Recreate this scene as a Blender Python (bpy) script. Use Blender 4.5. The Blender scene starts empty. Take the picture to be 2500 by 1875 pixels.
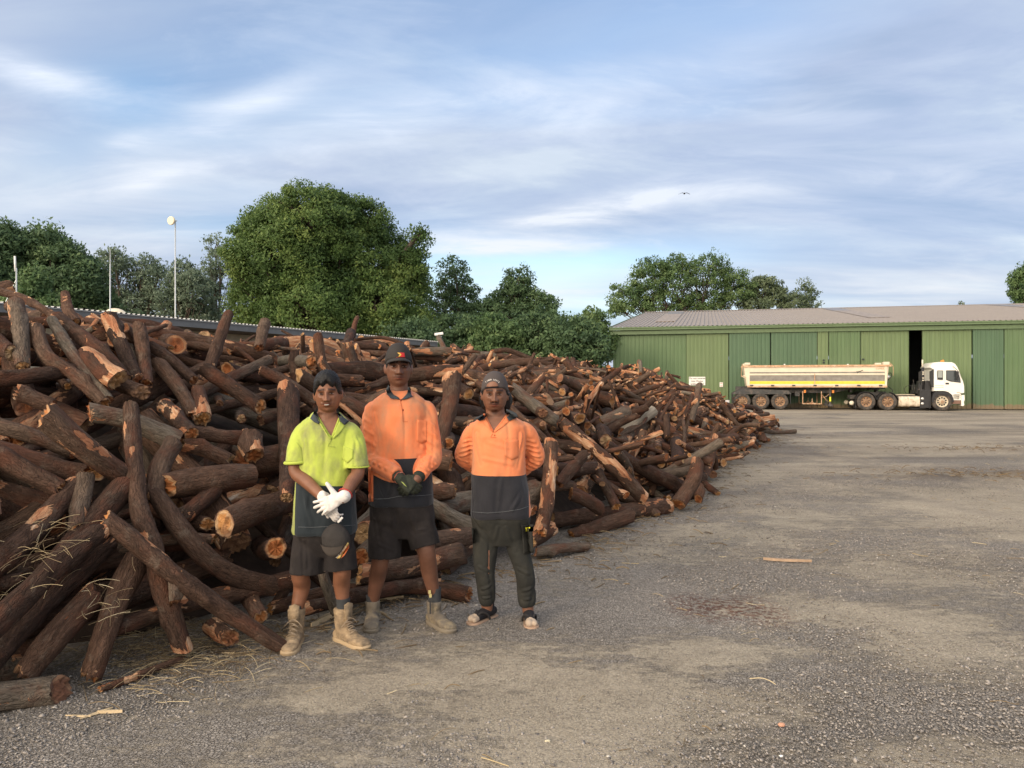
import bpy, bmesh, math, random
import numpy as np
from mathutils import Vector, Matrix

scene = bpy.context.scene
COL = scene.collection
R = math.radians

# ---------------------------------------------------------------- camera
cam_data = bpy.data.cameras.new("camera")
cam = bpy.data.objects.new("camera", cam_data)
COL.objects.link(cam)
cam.location = (0, 0, 1.6)
cam.rotation_euler = (R(90), 0, 0)
cam_data.sensor_width = 36.0
cam_data.lens = 36.0 * 1878 / 2500
cam_data.clip_start = 0.05
cam_data.clip_end = 3000
scene.camera = cam

# ---------------------------------------------------------------- exposure
scene.view_settings.view_transform = 'Standard'
scene.view_settings.look = 'None'
scene.view_settings.gamma = 1.0
scene.view_settings.use_curve_mapping = False
scene.view_settings.exposure = 0.5

# ---------------------------------------------------------------- sky and sun
SUN_EL, SUN_AZ = 14.0, 222.0          # degrees; azimuth clockwise from +Y (behind the camera, left)
world = bpy.data.worlds.new("World")
scene.world = world
world.use_nodes = True
wn = world.node_tree
wn.nodes.clear()
def N(t, typ, **k):
    n = t.nodes.new(typ)
    for a, v in k.items():
        if a in n.inputs: n.inputs[a].default_value = v
        else: setattr(n, a, v)
    return n
def ramp(t, stops, interp='LINEAR'):
    n = t.nodes.new('ShaderNodeValToRGB')
    e = n.color_ramp.elements
    while len(e) > 1: e.remove(e[-1])
    e[0].position = stops[0][0]; c = stops[0][1]
    e[0].color = (c, c, c, 1) if not hasattr(c, '__len__') else (*c, 1)
    for p, c in stops[1:]:
        x = e.new(p); x.color = (c, c, c, 1) if not hasattr(c, '__len__') else (*c, 1)
    n.color_ramp.interpolation = interp
    return n
def mathn(t, op, a=None, b=None, c=None):
    n = t.nodes.new('ShaderNodeMath'); n.operation = op
    for i, v in enumerate((a, b, c)):
        if v is None: continue
        if isinstance(v, (int, float)): n.inputs[i].default_value = v
        else: t.links.new(v, n.inputs[i])
    return n.outputs[0]
def mixc(t, f, a, b, blend='MIX'):
    n = t.nodes.new('ShaderNodeMix'); n.data_type = 'RGBA'; n.blend_type = blend
    for s, v in ((n.inputs[0], f), (n.inputs[6], a), (n.inputs[7], b)):
        if hasattr(v, 'is_linked'): t.links.new(v, s)
        elif isinstance(v, (int, float)): s.default_value = v
        else: s.default_value = (*v, 1)
    return n.outputs[2]
def build_sky(t):
    sky = N(t, 'ShaderNodeTexSky', sky_type='NISHITA', sun_disc=False)
    sky.sun_elevation = R(SUN_EL); sky.sun_rotation = R(SUN_AZ)
    sky.air_density = 1.0; sky.dust_density = 1.5; sky.ozone_density = 1.5
    tc = N(t, 'ShaderNodeTexCoord')
    sep = N(t, 'ShaderNodeSeparateXYZ'); t.links.new(tc.outputs['Generated'], sep.inputs[0])
    zc = mathn(t, 'MAXIMUM', sep.outputs['Z'], 0.0)
    # flat cloud decks: direction projected onto a high layer
    def deck(zoff, rot, scale, nscale, detail, rough, dist, loc=(0, 0, 0)):
        zz = mathn(t, 'ADD', zc, zoff)
        x = mathn(t, 'DIVIDE', sep.outputs['X'], zz); y = mathn(t, 'DIVIDE', sep.outputs['Y'], zz)
        cb = N(t, 'ShaderNodeCombineXYZ'); t.links.new(x, cb.inputs[0]); t.links.new(y, cb.inputs[1])
        mp = N(t, 'ShaderNodeMapping'); mp.inputs['Rotation'].default_value = (0, 0, R(rot))
        mp.inputs['Scale'].default_value = scale; mp.inputs['Location'].default_value = loc
        t.links.new(cb.outputs[0], mp.inputs[0])
        nz = N(t, 'ShaderNodeTexNoise'); nz.inputs['Scale'].default_value = nscale
        nz.inputs['Detail'].default_value = detail; nz.inputs['Roughness'].default_value = rough
        nz.inputs['Distortion'].default_value = dist
        t.links.new(mp.outputs[0], nz.inputs['Vector'])
        return nz.outputs['Fac']
    d1 = deck(0.14, 12, (0.6, 1.25, 1), 0.55, 4, 0.45, 0.3, (2.4, 0.8, 0))      # broad veil: where the blue shows
    d2 = deck(0.16, -16, (0.6, 1.35, 1), 1.7, 9, 0.58, 0.5, (7.1, 3.3, 0))        # streaky light/dark of the veil
    d3 = deck(0.14, 16, (0.75, 1.35, 1), 2.2, 9, 0.62, 0.5, (1.0, 9.0, 0))         # thin bright wisps
    # single features of this evening's sky: long streaks, puffs and gaps, each at its own bearing and height
    ysafe = mathn(t, 'MAXIMUM', sep.outputs['Y'], .02)
    U0 = mathn(t, 'DIVIDE', sep.outputs['X'], ysafe); V0 = mathn(t, 'DIVIDE', sep.outputs['Z'], ysafe)
    def blob(u, v, lu, lv, rot, amp):
        du = mathn(t, 'SUBTRACT', U0, u); dv = mathn(t, 'SUBTRACT', V0, v); cr, sr = math.cos(R(rot)), math.sin(R(rot))
        a_ = mathn(t, 'DIVIDE', mathn(t, 'ADD', mathn(t, 'MULTIPLY', du, cr), mathn(t, 'MULTIPLY', dv, sr)), lu)
        b_ = mathn(t, 'DIVIDE', mathn(t, 'SUBTRACT', mathn(t, 'MULTIPLY', dv, cr), mathn(t, 'MULTIPLY', du, sr)), lv)
        return mathn(t, 'MULTIPLY', mathn(t, 'EXPONENT', mathn(t, 'MULTIPLY', mathn(t, 'ADD', mathn(t, 'MULTIPLY', a_, a_), mathn(t, 'MULTIPLY', b_, b_)), -1.0)), amp)
    def total(L_):
        s_ = blob(*L_[0])
        for q_ in L_[1:]: s_ = mathn(t, 'ADD', s_, blob(*q_))
        return s_
    white = total([(-.62, .405, .10, .020, -14, .8), (-.50, .315, .035, .014, 8, .7), (-.485, .305, .05, .02, 5, .3), (-.36, .355, .10, .022, 22, .75), (-.48, .265, .06, .015, 12, .8), (-.20, .335, .30, .028, 13, .55), (.10, .345, .28, .03, 3, .45),
                   (.05, .215, .22, .014, 10, .5), (.10, .225, .14, .02, 14, .6), (.02, .180, .13, .010, 2, .8), (.40, .345, .10, .014, 2, .5), (.30, .43, .16, .03, 12, .4), (.32, .255, .25, .016, 4, .4), (.02, .12, .16, .012, 3, .55), (-.52, .185, .12, .03, 0, .35), (.55, .13, .14, .02, 4, .3)])
    gap = total([(-.50, .375, .10, .045, -6, .85), (-.58, .30, .10, .035, 0, .35), (.03, .150, .22, .030, 4, .75), (-.09, .155, .10, .05, 0, .4), (-.40, .205, .12, .03, 0, .35), (.15, .10, .2, .02, 0, .5)])
    cover = ramp(t, [(0.24, 0.15), (0.44, 1.0)]); t.links.new(d1, cover.inputs[0])
    tone = ramp(t, [(0.36, (0.275, 0.345, 0.485)), (0.47, (0.335, 0.395, 0.53)), (0.56, (0.385, 0.445, 0.56)), (0.68, (0.49, 0.545, 0.62))])
    t.links.new(d2, tone.inputs[0])
    wisp = ramp(t, [(0.48, 0.0), (0.76, 0.62)]); t.links.new(d3, wisp.inputs[0])
    # the clear sky behind the cloud
    sc_ = N(t, 'ShaderNodeMix'); sc_.data_type = 'RGBA'; sc_.blend_type = 'MULTIPLY'; sc_.inputs[0].default_value = 1
    t.links.new(sky.outputs[0], sc_.inputs[6]); sc_.inputs[7].default_value = (SKY_GAIN * 1.0, SKY_GAIN * 1.06, SKY_GAIN * 1.15, 1)
    c = mixc(t, mathn(t, 'MULTIPLY', cover.outputs[0], mathn(t, 'MAXIMUM', mathn(t, 'SUBTRACT', 0.90, gap), .12)), sc_.outputs[2], tone.outputs[0])
    # creamier cloud low down
    low = ramp(t, [(0.0, 1.0), (0.10, 0.85), (0.30, 0.0)]); t.links.new(sep.outputs['Z'], low.inputs[0])
    wcol = mixc(t, low.outputs[0], (0.60, 0.66, 0.76), (0.70, 0.70, 0.70))
    frag = mathn(t, 'MULTIPLY', white, mathn(t, 'MAXIMUM', mathn(t, 'SUBTRACT', mathn(t, 'MULTIPLY', d3, 3.0), .75), 0.0))
    c = mixc(t, mathn(t, 'MINIMUM', mathn(t, 'ADD', mathn(t, 'MULTIPLY', wisp.outputs[0], .55), frag), .92), c, wcol)
    lowd = deck(0.035, 5, (0.35, 1.1, 1), 0.55, 6, 0.5, 0.5, (4.0, 2.2, 0))
    lw = ramp(t, [(0.46, 0.0), (0.64, 0.55)]); t.links.new(lowd, lw.inputs[0])
    c = mixc(t, mathn(t, 'MULTIPLY', lw.outputs[0], low.outputs[0]), c, (0.66, 0.675, 0.70))
    # the sky is brighter round the low sun (behind the camera)
    sd = (math.sin(R(SUN_AZ)) * math.cos(R(SUN_EL)), math.cos(R(SUN_AZ)) * math.cos(R(SUN_EL)), math.sin(R(SUN_EL)))
    dp = N(t, 'ShaderNodeVectorMath', operation='DOT_PRODUCT'); t.links.new(tc.outputs['Generated'], dp.inputs[0]); dp.inputs[1].default_value = sd
    gl = mathn(t, 'POWER', mathn(t, 'MAXIMUM', mathn(t, 'ADD', mathn(t, 'MULTIPLY', dp.outputs['Value'], .75), .25), 0.0), 2.0)
    c = mixc(t, mathn(t, 'MULTIPLY', gl, .8), c, (3.0, 2.65, 2.15))
    return c
SKY_GAIN = 0.17
bg = N(wn, 'ShaderNodeBackground')
bg.inputs['Strength'].default_value = 1.0
wn.links.new(build_sky(wn), bg.inputs['Color'])
wo = N(wn, 'ShaderNodeOutputWorld')
wn.links.new(bg.outputs[0], wo.inputs['Surface'])

sl = bpy.data.lights.new("sun", 'SUN')
sl.energy = 1.35
sl.angle = R(12)
sl.color = (1.0, 0.80, 0.60)
sun = bpy.data.objects.new("sun", sl)
COL.objects.link(sun)
_d = Vector((math.sin(R(SUN_AZ)) * math.cos(R(SUN_EL)), math.cos(R(SUN_AZ)) * math.cos(R(SUN_EL)), math.sin(R(SUN_EL))))
sun.rotation_euler = _d.to_track_quat('Z', 'Y').to_euler()
sun.location = (0, 0, 60)

# ---------------------------------------------------------------- helpers
FPX = 1878.0
def at(px, py, d):
    """point seen at photo pixel (px, py) at depth d metres"""
    return np.array([(px - 1250) / FPX * d, d, 1.6 - (py - 938) / FPX * d])

def tag(o, label=None, cat=None, group=None, kind=None):
    if label: o['label'] = label
    if cat: o['category'] = cat
    if group: o['group'] = group
    if kind: o['kind'] = kind
    return o
def empty(name, loc, rz=0.0, label=None, cat=None, group=None):
    o = bpy.data.objects.new(name, None)
    COL.objects.link(o)
    o.location = loc; o.rotation_euler = (0, 0, rz); o.empty_display_size = 0.2
    return tag(o, label, cat, group)

def hashn(ix, iy, iz, seed):
    h = (ix.astype(np.int64) * 374761393 + iy.astype(np.int64) * 668265263 + iz.astype(np.int64) * 2147483647 + seed * 1274126177) & 0xffffffff
    h = ((h ^ (h >> 13)) * 1274126177) & 0xffffffff
    h = h ^ (h >> 16)
    return (h & 0xffff) / 32767.5 - 1.0
def vnoise(p, seed=0):
    p = np.asarray(p, float)
    i = np.floor(p).astype(np.int64); f = p - i; f = f * f * (3 - 2 * f)
    out = 0
    for dx in (0, 1):
        for dy in (0, 1):
            for dz in (0, 1):
                w = (f[..., 0] if dx else 1 - f[..., 0]) * (f[..., 1] if dy else 1 - f[..., 1]) * (f[..., 2] if dz else 1 - f[..., 2])
                out = out + w * hashn(i[..., 0] + dx, i[..., 1] + dy, i[..., 2] + dz, seed)
    return out
def fbm(p, seed=0, oct=3):
    p = np.asarray(p, float); s = 0; a = 1; 
    for k in range(oct):
        s = s + a * vnoise(p * 2 ** k, seed + k * 17); a *= .5
    return s

class MB:
    """collects shapes and links them as ONE mesh object"""
    def __init__(s):
        s.v = []; s.f = []; s.m = []; s.n = 0; s.at = {}
    def add(s, v, f, mi=0, **attr):
        v = np.asarray(v, float).reshape(-1, 3)
        s.v.append(v)
        for q in f: s.f.append(tuple(int(i) + s.n for i in q)); s.m.append(mi)
        for k, a in attr.items(): s.at.setdefault(k, []).append((s.n, np.asarray(a, float)))
        s.n += len(v); return s
    def box(s, c, size, mi=0, rot=None, taper=None):
        x, y, z = np.array(size) / 2.0
        v = np.array([(-x, -y, -z), (x, -y, -z), (x, y, -z), (-x, y, -z), (-x, -y, z), (x, -y, z), (x, y, z), (-x, y, z)])
        if taper is not None: v[4:, :2] *= taper
        if rot is not None: v = v @ np.array(rot).T
        return s.add(v + np.array(c), [(0, 3, 2, 1), (4, 5, 6, 7), (0, 1, 5, 4), (1, 2, 6, 5), (2, 3, 7, 6), (3, 0, 4, 7)], mi)
    def bx(s, x0, x1, y0, y1, z0, z1, mi=0):
        return s.box(((x0 + x1) / 2, (y0 + y1) / 2, (z0 + z1) / 2), (x1 - x0, y1 - y0, z1 - z0), mi)
    def prism(s, prof, a0, a1, axis='y', mi=0):
        """prof = 2D outline (in the two other axes), extruded from a0 to a1"""
        n = len(prof); v = []
        for a in (a0, a1):
            for p, q in prof:
                v.append({'y': (p, a, q), 'x': (a, p, q), 'z': (p, q, a)}[axis])
        f = [tuple(range(n)), tuple(range(2 * n - 1, n - 1, -1))]
        f += [(i, i + n, (i + 1) % n + n, (i + 1) % n) for i in range(n)]
        return s.add(v, f, mi)
    def tube(s, pts, rad, n=10, mi=0, cap=True, sq=None):
        pts = np.asarray(pts, float); k = len(pts)
        rad = np.full(k, rad) if np.isscalar(rad) else np.asarray(rad, float)
        T, U, W = frames(pts)
        a = np.linspace(0, 2 * math.pi, n, endpoint=False)
        v = (pts[:, None] + rad[:, None, None] * (np.cos(a)[None, :, None] * U[:, None] + np.sin(a)[None, :, None] * W[:, None])).reshape(-1, 3)
        f = [(i * n + j, i * n + (j + 1) % n, (i + 1) * n + (j + 1) % n, (i + 1) * n + j) for i in range(k - 1) for j in range(n)]
        if cap: f += [tuple(range(n - 1, -1, -1)), tuple(range((k - 1) * n, k * n))]
        return s.add(v, f, mi)
    def rings(s, rg, mi=0, cap=True, closed=True):
        """rg: list of equal-length loops of 3D points"""
        rg = np.asarray(rg, float); k, n = rg.shape[:2]
        f = [(i * n + j, i * n + (j + 1) % n, (i + 1) * n + (j + 1) % n, (i + 1) * n + j) for i in range(k - 1) for j in range(n if closed else n - 1)]
        if cap: f += [tuple(range(n - 1, -1, -1)), tuple(range((k - 1) * n, k * n))]
        return s.add(rg.reshape(-1, 3), f, mi)
    def ball(s, c, r, n=12, mi=0, rot=None):
        r = np.array([r] * 3 if np.isscalar(r) else r, float); m = n // 2
        rg = []
        for i in range(1, m):
            t = math.pi * i / m
            rg.append([(math.sin(t) * math.cos(a), math.sin(t) * math.sin(a), -math.cos(t)) for a in np.linspace(0, 2 * math.pi, n, endpoint=False)])
        v = np.array(rg).reshape(-1, 3); v = np.vstack([v, [(0, 0, -1), (0, 0, 1)]]) * r
        if rot is not None: v = v @ np.array(rot).T
        f = [(i * n + j, i * n + (j + 1) % n, (i + 1) * n + (j + 1) % n, (i + 1) * n + j) for i in range(m - 2) for j in range(n)]
        b = (m - 1) * n
        f += [(b, (j + 1) % n, j) for j in range(n)] + [(b + 1, (m - 2) * n + j, (m - 2) * n + (j + 1) % n) for j in range(n)]
        return s.add(v + np.array(c), f, mi)
    def disc(s, c, r, axis, th, n=24, mi=0):
        c = np.array(c, float); ax = np.array(axis, float); ax /= np.linalg.norm(ax)
        return s.tube([c - ax * th / 2, c + ax * th / 2], r, n, mi)
    def mesh(s, name, mats, smooth=False):
        me = bpy.data.meshes.new(name)
        me.from_pydata(np.vstack(s.v).tolist(), [], s.f)
        for m in (mats if isinstance(mats, (list, tuple)) else [mats]): me.materials.append(m)
        me.polygons.foreach_set('material_index', s.m)
        if smooth: me.polygons.foreach_set('use_smooth', [True] * len(s.f))
        for k, L in s.at.items():
            arr0 = L[0][1]; dim = arr0.shape[1] if arr0.ndim > 1 else 1
            full = np.zeros((s.n, dim))
            for st, a in L: full[st:st + len(a)] = a.reshape(len(a), -1)
            if dim == 1:
                at_ = me.attributes.new(k, 'FLOAT', 'POINT'); at_.data.foreach_set('value', full.ravel())
            else:
                at_ = me.attributes.new(k, 'FLOAT_VECTOR', 'POINT'); at_.data.foreach_set('vector', full.ravel())
        me.update()
        return me
    def build(s, name, mats, parent=None, smooth=False, origin=None, bevel=0, autosmooth=None):
        if origin is not None:
            s.v = [np.vstack(s.v) - np.array(origin)]
        me = s.mesh(name, mats, smooth)
        o = bpy.data.objects.new(name, me); COL.objects.link(o)
        if parent is not None: o.parent = parent
        if origin is not None: o.location = origin
        if bevel:
            b = o.modifiers.new('bevel', 'BEVEL'); b.width = bevel; b.segments = 2; b.limit_method = 'ANGLE'; b.angle_limit = R(35)
        if autosmooth is not None:
            me.polygons.foreach_set('use_smooth', [True] * len(me.polygons))
            try: me.set_sharp_from_angle(angle=R(autosmooth))
            except Exception: pass
        return o
def frames(pts):
    pts = np.asarray(pts, float)
    T = np.gradient(pts, axis=0); T /= np.linalg.norm(T, axis=1)[:, None] + 1e-12
    u = np.array([0, 0, 1.0]) if abs(T[0][2]) < .9 else np.array([1.0, 0, 0])
    U = []
    for t in T:
        u = u - t * np.dot(u, t); u /= np.linalg.norm(u); U.append(u)
    U = np.array(U); W = np.cross(T, U)
    return T, U, W
def spline(P, n):
    """Catmull-Rom through P sampled at n points (works on any column count)"""
    P = np.asarray(P, float)
    if len(P) == 2:
        return P[0] + (P[1] - P[0]) * np.linspace(0, 1, n)[:, None]
    Q = np.vstack([2 * P[0] - P[1], P, 2 * P[-1] - P[-2]])
    out = []
    for t in np.linspace(0, len(P) - 1 - 1e-9, n):
        i = int(t); f = t - i; a, b, c, d = Q[i:i + 4]
        out.append(.5 * (2 * b + (c - a) * f + (2 * a - 5 * b + 4 * c - d) * f * f + (3 * b - a - 3 * c + d) * f ** 3))
    return np.array(out)

# ---------------------------------------------------------------- materials
MATS = {}
def newmat(name):
    m = bpy.data.materials.new(name); m.use_nodes = True
    t = m.node_tree; b = t.nodes['Principled BSDF']
    return m, t, b
def plain(name, col, rough=0.6, metal=0.0, var=0.15, vscale=6.0, bump=0.0, bscale=80.0, dirt=None, dscale=3.0, dlo=0.5, dhi=0.7, spec=0.3, coat=0.0):
    """procedural paint/cloth/metal: base colour with slight mottling, optional dirt and fine bump"""
    if name in MATS: return MATS[name]
    m, t, b = newmat(name)
    tc = N(t, 'ShaderNodeTexCoord')
    nz = N(t, 'ShaderNodeTexNoise'); nz.inputs['Scale'].default_value = vscale; nz.inputs['Detail'].default_value = 5
    t.links.new(tc.outputs['Object'], nz.inputs['Vector'])
    lo = tuple(c * (1 - var) for c in col); hi = tuple(min(c * (1 + var), 1) for c in col)
    rp = ramp(t, [(0.3, lo), (0.7, hi)]); t.links.new(nz.outputs['Fac'], rp.inputs[0])
    c = rp.outputs[0]
    if dirt is not None:
        n2 = N(t, 'ShaderNodeTexNoise'); n2.inputs['Scale'].default_value = dscale; n2.inputs['Detail'].default_value = 8; n2.inputs['Roughness'].default_value = .65
        t.links.new(tc.outputs['Object'], n2.inputs['Vector'])
        r2 = ramp(t, [(dlo, 0), (dhi, 1)]); t.links.new(n2.outputs['Fac'], r2.inputs[0])
        c = mixc(t, r2.outputs[0], c, dirt)
    t.links.new(c, b.inputs['Base Color'])
    b.inputs['Roughness'].default_value = rough; b.inputs['Metallic'].default_value = metal
    b.inputs['Specular IOR Level'].default_value = spec
    b.inputs['Coat Weight'].default_value = coat
    if bump:
        n3 = N(t, 'ShaderNodeTexNoise'); n3.inputs['Scale'].default_value = bscale; n3.inputs['Detail'].default_value = 4
        t.links.new(tc.outputs['Object'], n3.inputs['Vector'])
        bp = N(t, 'ShaderNodeBump'); bp.inputs['Strength'].default_value = bump; bp.inputs['Distance'].default_value = 0.01
        t.links.new(n3.outputs['Fac'], bp.inputs['Height']); t.links.new(bp.outputs[0], b.inputs['Normal'])
    MATS[name] = m
    return m
# ================================================================ GROUND
def dust_mask(x, y):
    """1 = pale packed dust, 0 = loose grey gravel"""
    p = np.stack([x * .40, y * .62, 0 * x], -1)
    a = fbm(p + 5.3, 11, 4) * .42
    q = np.stack([x * 1.5, y * 2.4, 0 * x], -1)
    a = a + fbm(q, 23, 3) * .16
    bias = -.17 + .36 * np.clip((x - .9) / 2.2, 0, 1) * np.clip((y - 3.3) / 1.0, 0, 1)
    for cx, cy, rx, ry, s in ((.55, 3.75, .55, .28, .55), (-.05, 4.2, .5, .12, .45), (1.25, 3.0, .55, .16, .4), (2.6, 2.55, .5, .2, .5),
                              (1.2, 4.55, .35, .18, .5), (.35, 3.15, .4, .2, .55), (2.1, 5.4, .5, .4, .4), (-.9, 3.9, .25, .12, .5), (1.9, 3.25, .5, .16, .4)):
        bias = bias + s * np.exp(-((x - cx) / rx) ** 2 - ((y - cy) / ry) ** 2)
    bias = np.where(y > 13, bias * .5 + .02, bias)
    return np.clip(.5 + (a + bias) * 1.7, 0, 1)

def make_ground():
    def axis(lo, hi, a, b, step, grow):
        xs = list(np.arange(a, b, step)); s = step; x = xs[-1]
        while x < hi: s *= grow; x += s; xs.append(x)
        s = step; x = xs[0]; pre = []
        while x > lo: s *= grow; x -= s; pre.append(x)
        return np.array(pre[::-1] + xs)
    xs = axis(-1800, 1800, -3.2, 6.5, .045, 1.09)
    ys = axis(-1500, 2500, 2.0, 11, .04, 1.05)
    X, Y = np.meshgrid(xs, ys, indexing='ij')
    D = dust_mask(X, Y)
    near = np.exp(-((np.hypot(X - 1, Y - 5)) / 14) ** 2)
    Z = .012 * fbm(np.stack([X * .9, Y * .9, 0 * X], -1), 3, 3) * near
    Z = np.where(Y > 40, 0, Z)
    # little ridge of dirt pushed up at the right of the yard
    berm = np.exp(-((X - 8.2) / 2.2) ** 2 - ((Y - 13.2 - .1 * (X - 8)) / .45) ** 2) + .8 * np.exp(-((X - 11.5) / 2.6) ** 2 - ((Y - 18.5) / .5) ** 2)
    berm = berm * (.6 + .6 * fbm(np.stack([X * 2.1, Y * 2.1, 0 * X], -1), 9, 3))
    Z = Z + .10 * np.clip(berm, 0, 2)
    nx, ny = len(xs), len(ys)
    I = np.arange((nx - 1) * (ny - 1)); i = I // (ny - 1); j = I % (ny - 1)
    q = np.stack([i * ny + j, (i + 1) * ny + j, (i + 1) * ny + j + 1, i * ny + j + 1], -1)
    me = bpy.data.meshes.new('ground')
    me.vertices.add(nx * ny); me.vertices.foreach_set('co', np.stack([X, Y, Z], -1).ravel())
    me.loops.add(len(q) * 4); me.loops.foreach_set('vertex_index', q.ravel())
    me.polygons.add(len(q)); me.polygons.foreach_set('loop_start', np.arange(0, len(q) * 4, 4)); me.polygons.foreach_set('loop_total', np.full(len(q), 4))
    me.polygons.foreach_set('use_smooth', [True] * len(q))
    at_ = me.attributes.new('dust', 'FLOAT', 'POINT'); at_.data.foreach_set('value', D.ravel())
    at2 = me.attributes.new('soil', 'FLOAT', 'POINT'); at2.data.foreach_set('value', np.clip(berm, 0, 1).ravel())
    me.update(); me.validate()
    o = bpy.data.objects.new('ground', me); COL.objects.link(o); tag(o, kind='structure')
    m, t, b = newmat('yard gravel'); me.materials.append(m)
    geo = N(t, 'ShaderNodeNewGeometry'); P = geo.outputs['Position']
    du = N(t, 'ShaderNodeAttribute', attribute_name='dust'); so = N(t, 'ShaderNodeAttribute', attribute_name='soil')
    def noise(scale, det=6, rough=.6, vec=P, sc=None):
        n = N(t, 'ShaderNodeTexNoise'); n.inputs['Scale'].default_value = scale; n.inputs['Detail'].default_value = det; n.inputs['Roughness'].default_value = rough
        if sc:
            mp = N(t, 'ShaderNodeMapping'); mp.inputs['Scale'].default_value = sc; t.links.new(vec, mp.inputs[0]); vec = mp.outputs[0]
        t.links.new(vec, n.inputs['Vector']); return n.outputs['Fac']
    # stone pattern
    v1 = N(t, 'ShaderNodeTexVoronoi', feature='F1'); v1.inputs['Scale'].default_value = 75; t.links.new(P, v1.inputs['Vector'])
    v2 = N(t, 'ShaderNodeTexVoronoi', feature='F1'); v2.inputs['Scale'].default_value = 34; t.links.new(P, v2.inputs['Vector'])
    bw1 = N(t, 'ShaderNodeRGBToBW'); t.links.new(v1.outputs['Color'], bw1.inputs[0])
    bw2 = N(t, 'ShaderNodeRGBToBW'); t.links.new(v2.outputs['Color'], bw2.inputs[0])
    st = mixc(t, .4, bw1.outputs[0], bw2.outputs[0])
    gr = ramp(t, [(.15, (.165, .145, .125)), (.5, (.29, .26, .228)), (.85, (.43, .385, .335))]); t.links.new(st, gr.inputs[0])
    ed0 = N(t, 'ShaderNodeTexVoronoi', feature='DISTANCE_TO_EDGE'); ed0.inputs['Scale'].default_value = 60; t.links.new(P, ed0.inputs['Vector'])
    eg = ramp(t, [(0, .70), (.16, 1.06)]); t.links.new(ed0.outputs['Distance'], eg.inputs[0]); grc = mixc(t, 1.0, gr.outputs[0], eg.outputs[0], 'MULTIPLY')
    dn = noise(3.0, 8, .7)
    dr = ramp(t, [(.3, (.335, .285, .215)), (.7, (.46, .395, .30))]); t.links.new(dn, dr.inputs[0])
    big = ramp(t, [(.35, .88), (.65, 1.12)]); t.links.new(noise(.35, 4, .6, sc=(.6, 1.6, 1)), big.inputs[0])
    f = mathn(t, 'ADD', du.outputs['Fac'], mathn(t, 'MULTIPLY', mathn(t, 'SUBTRACT', noise(7, 9, .78, sc=(.7, 1.5, 1)), .5), 2.6))
    dgr = ramp(t, [(.1, .80), (.9, 1.15)]); t.links.new(st, dgr.inputs[0])
    drc = mixc(t, 1.0, dr.outputs[0], dgr.outputs[0], 'MULTIPLY')
    fr = ramp(t, [(.28, .04), (.74, .85)]); t.links.new(f, fr.inputs[0])
    c = mixc(t, fr.outputs[0], grc, drc)
    # speckle of stones left on dust, straw and bark crumbs
    sp = ramp(t, [(.54, 0), (.66, .6)]); t.links.new(noise(46, 3, .6), sp.inputs[0])
    c = mixc(t, mathn(t, 'MULTIPLY', sp.outputs[0], fr.outputs[0]), c, (.17, .145, .125))
    # far yard: long brownish drag streaks across the traffic lines
    st2 = ramp(t, [(.42, 0), (.62, .6)]); t.links.new(noise(.5, 7, .65, sc=(.25, 1.6, 1)), st2.inputs[0])
    sepp = N(t, 'ShaderNodeSeparateXYZ'); t.links.new(P, sepp.inputs[0])
    fy = ramp(t, [(.0, 0), (1.0, 1)]); t.links.new(mathn(t, 'DIVIDE', mathn(t, 'SUBTRACT', sepp.outputs['Y'], 9.0), 9.0), fy.inputs[0])
    c = mixc(t, mathn(t, 'MULTIPLY', st2.outputs[0], fy.outputs[0]), c, (.20, .165, .135))
    # faint wheel tracks curving towards the truck
    for rad, cx, cy in ((46.0, -34.0, 14.0), (48.1, -34.0, 14.0), (37.0, 44.0, 18.0), (39.1, 44.0, 18.0)):
        dx = mathn(t, 'SUBTRACT', sepp.outputs['X'], cx); dy = mathn(t, 'SUBTRACT', sepp.outputs['Y'], cy)
        rr_ = mathn(t, 'SQRT', mathn(t, 'ADD', mathn(t, 'MULTIPLY', dx, dx), mathn(t, 'MULTIPLY', dy, dy)))
        ab = mathn(t, 'ABSOLUTE', mathn(t, 'SUBTRACT', rr_, rad)); tk = ramp(t, [(0, 1), (.32, 0)]); t.links.new(ab, tk.inputs[0])
        c = mixc(t, mathn(t, 'MULTIPLY', mathn(t, 'MULTIPLY', tk.outputs[0], noise(1.3, 5, .7)), .55), c, (.19, .165, .145))
    # red-brown bark stain patches
    rs = ramp(t, [(.66, 0), (.70, .8)]); t.links.new(noise(7, 6, .75), rs.inputs[0])
    def near_pt(cx, cy, rx, ry):
        dx = mathn(t, 'DIVIDE', mathn(t, 'SUBTRACT', sepp.outputs['X'], cx), rx); dy = mathn(t, 'DIVIDE', mathn(t, 'SUBTRACT', sepp.outputs['Y'], cy), ry)
        d2 = mathn(t, 'ADD', mathn(t, 'MULTIPLY', dx, dx), mathn(t, 'MULTIPLY', dy, dy))
        return mathn(t, 'MAXIMUM', mathn(t, 'SUBTRACT', 1.0, d2), 0)
    rp_ = mathn(t, 'ADD', near_pt(1.72, 5.45, .28, .5), near_pt(1.35, 5.5, .3, .45))
    rr_ = ramp(t, [(.46, 0), (.54, .8)]); t.links.new(noise(22, 4, .7), rr_.inputs[0])
    c = mixc(t, mathn(t, 'MULTIPLY', rr_.outputs[0], mathn(t, 'MINIMUM', rp_, 1)), c, (.12, .045, .03))
    c = mixc(t, mathn(t, 'MULTIPLY', so.outputs['Fac'], .7), c, (.115, .085, .062))
    c = mixc(t, 1.0, c, big.outputs[0], 'MULTIPLY')
    t.links.new(c, b.inputs['Base Color']); b.inputs['Roughness'].default_value = .95; b.inputs['Specular IOR Level'].default_value = .12
    ed = N(t, 'ShaderNodeTexVoronoi', feature='DISTANCE_TO_EDGE'); ed.inputs['Scale'].default_value = 60; t.links.new(P, ed.inputs['Vector'])
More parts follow.
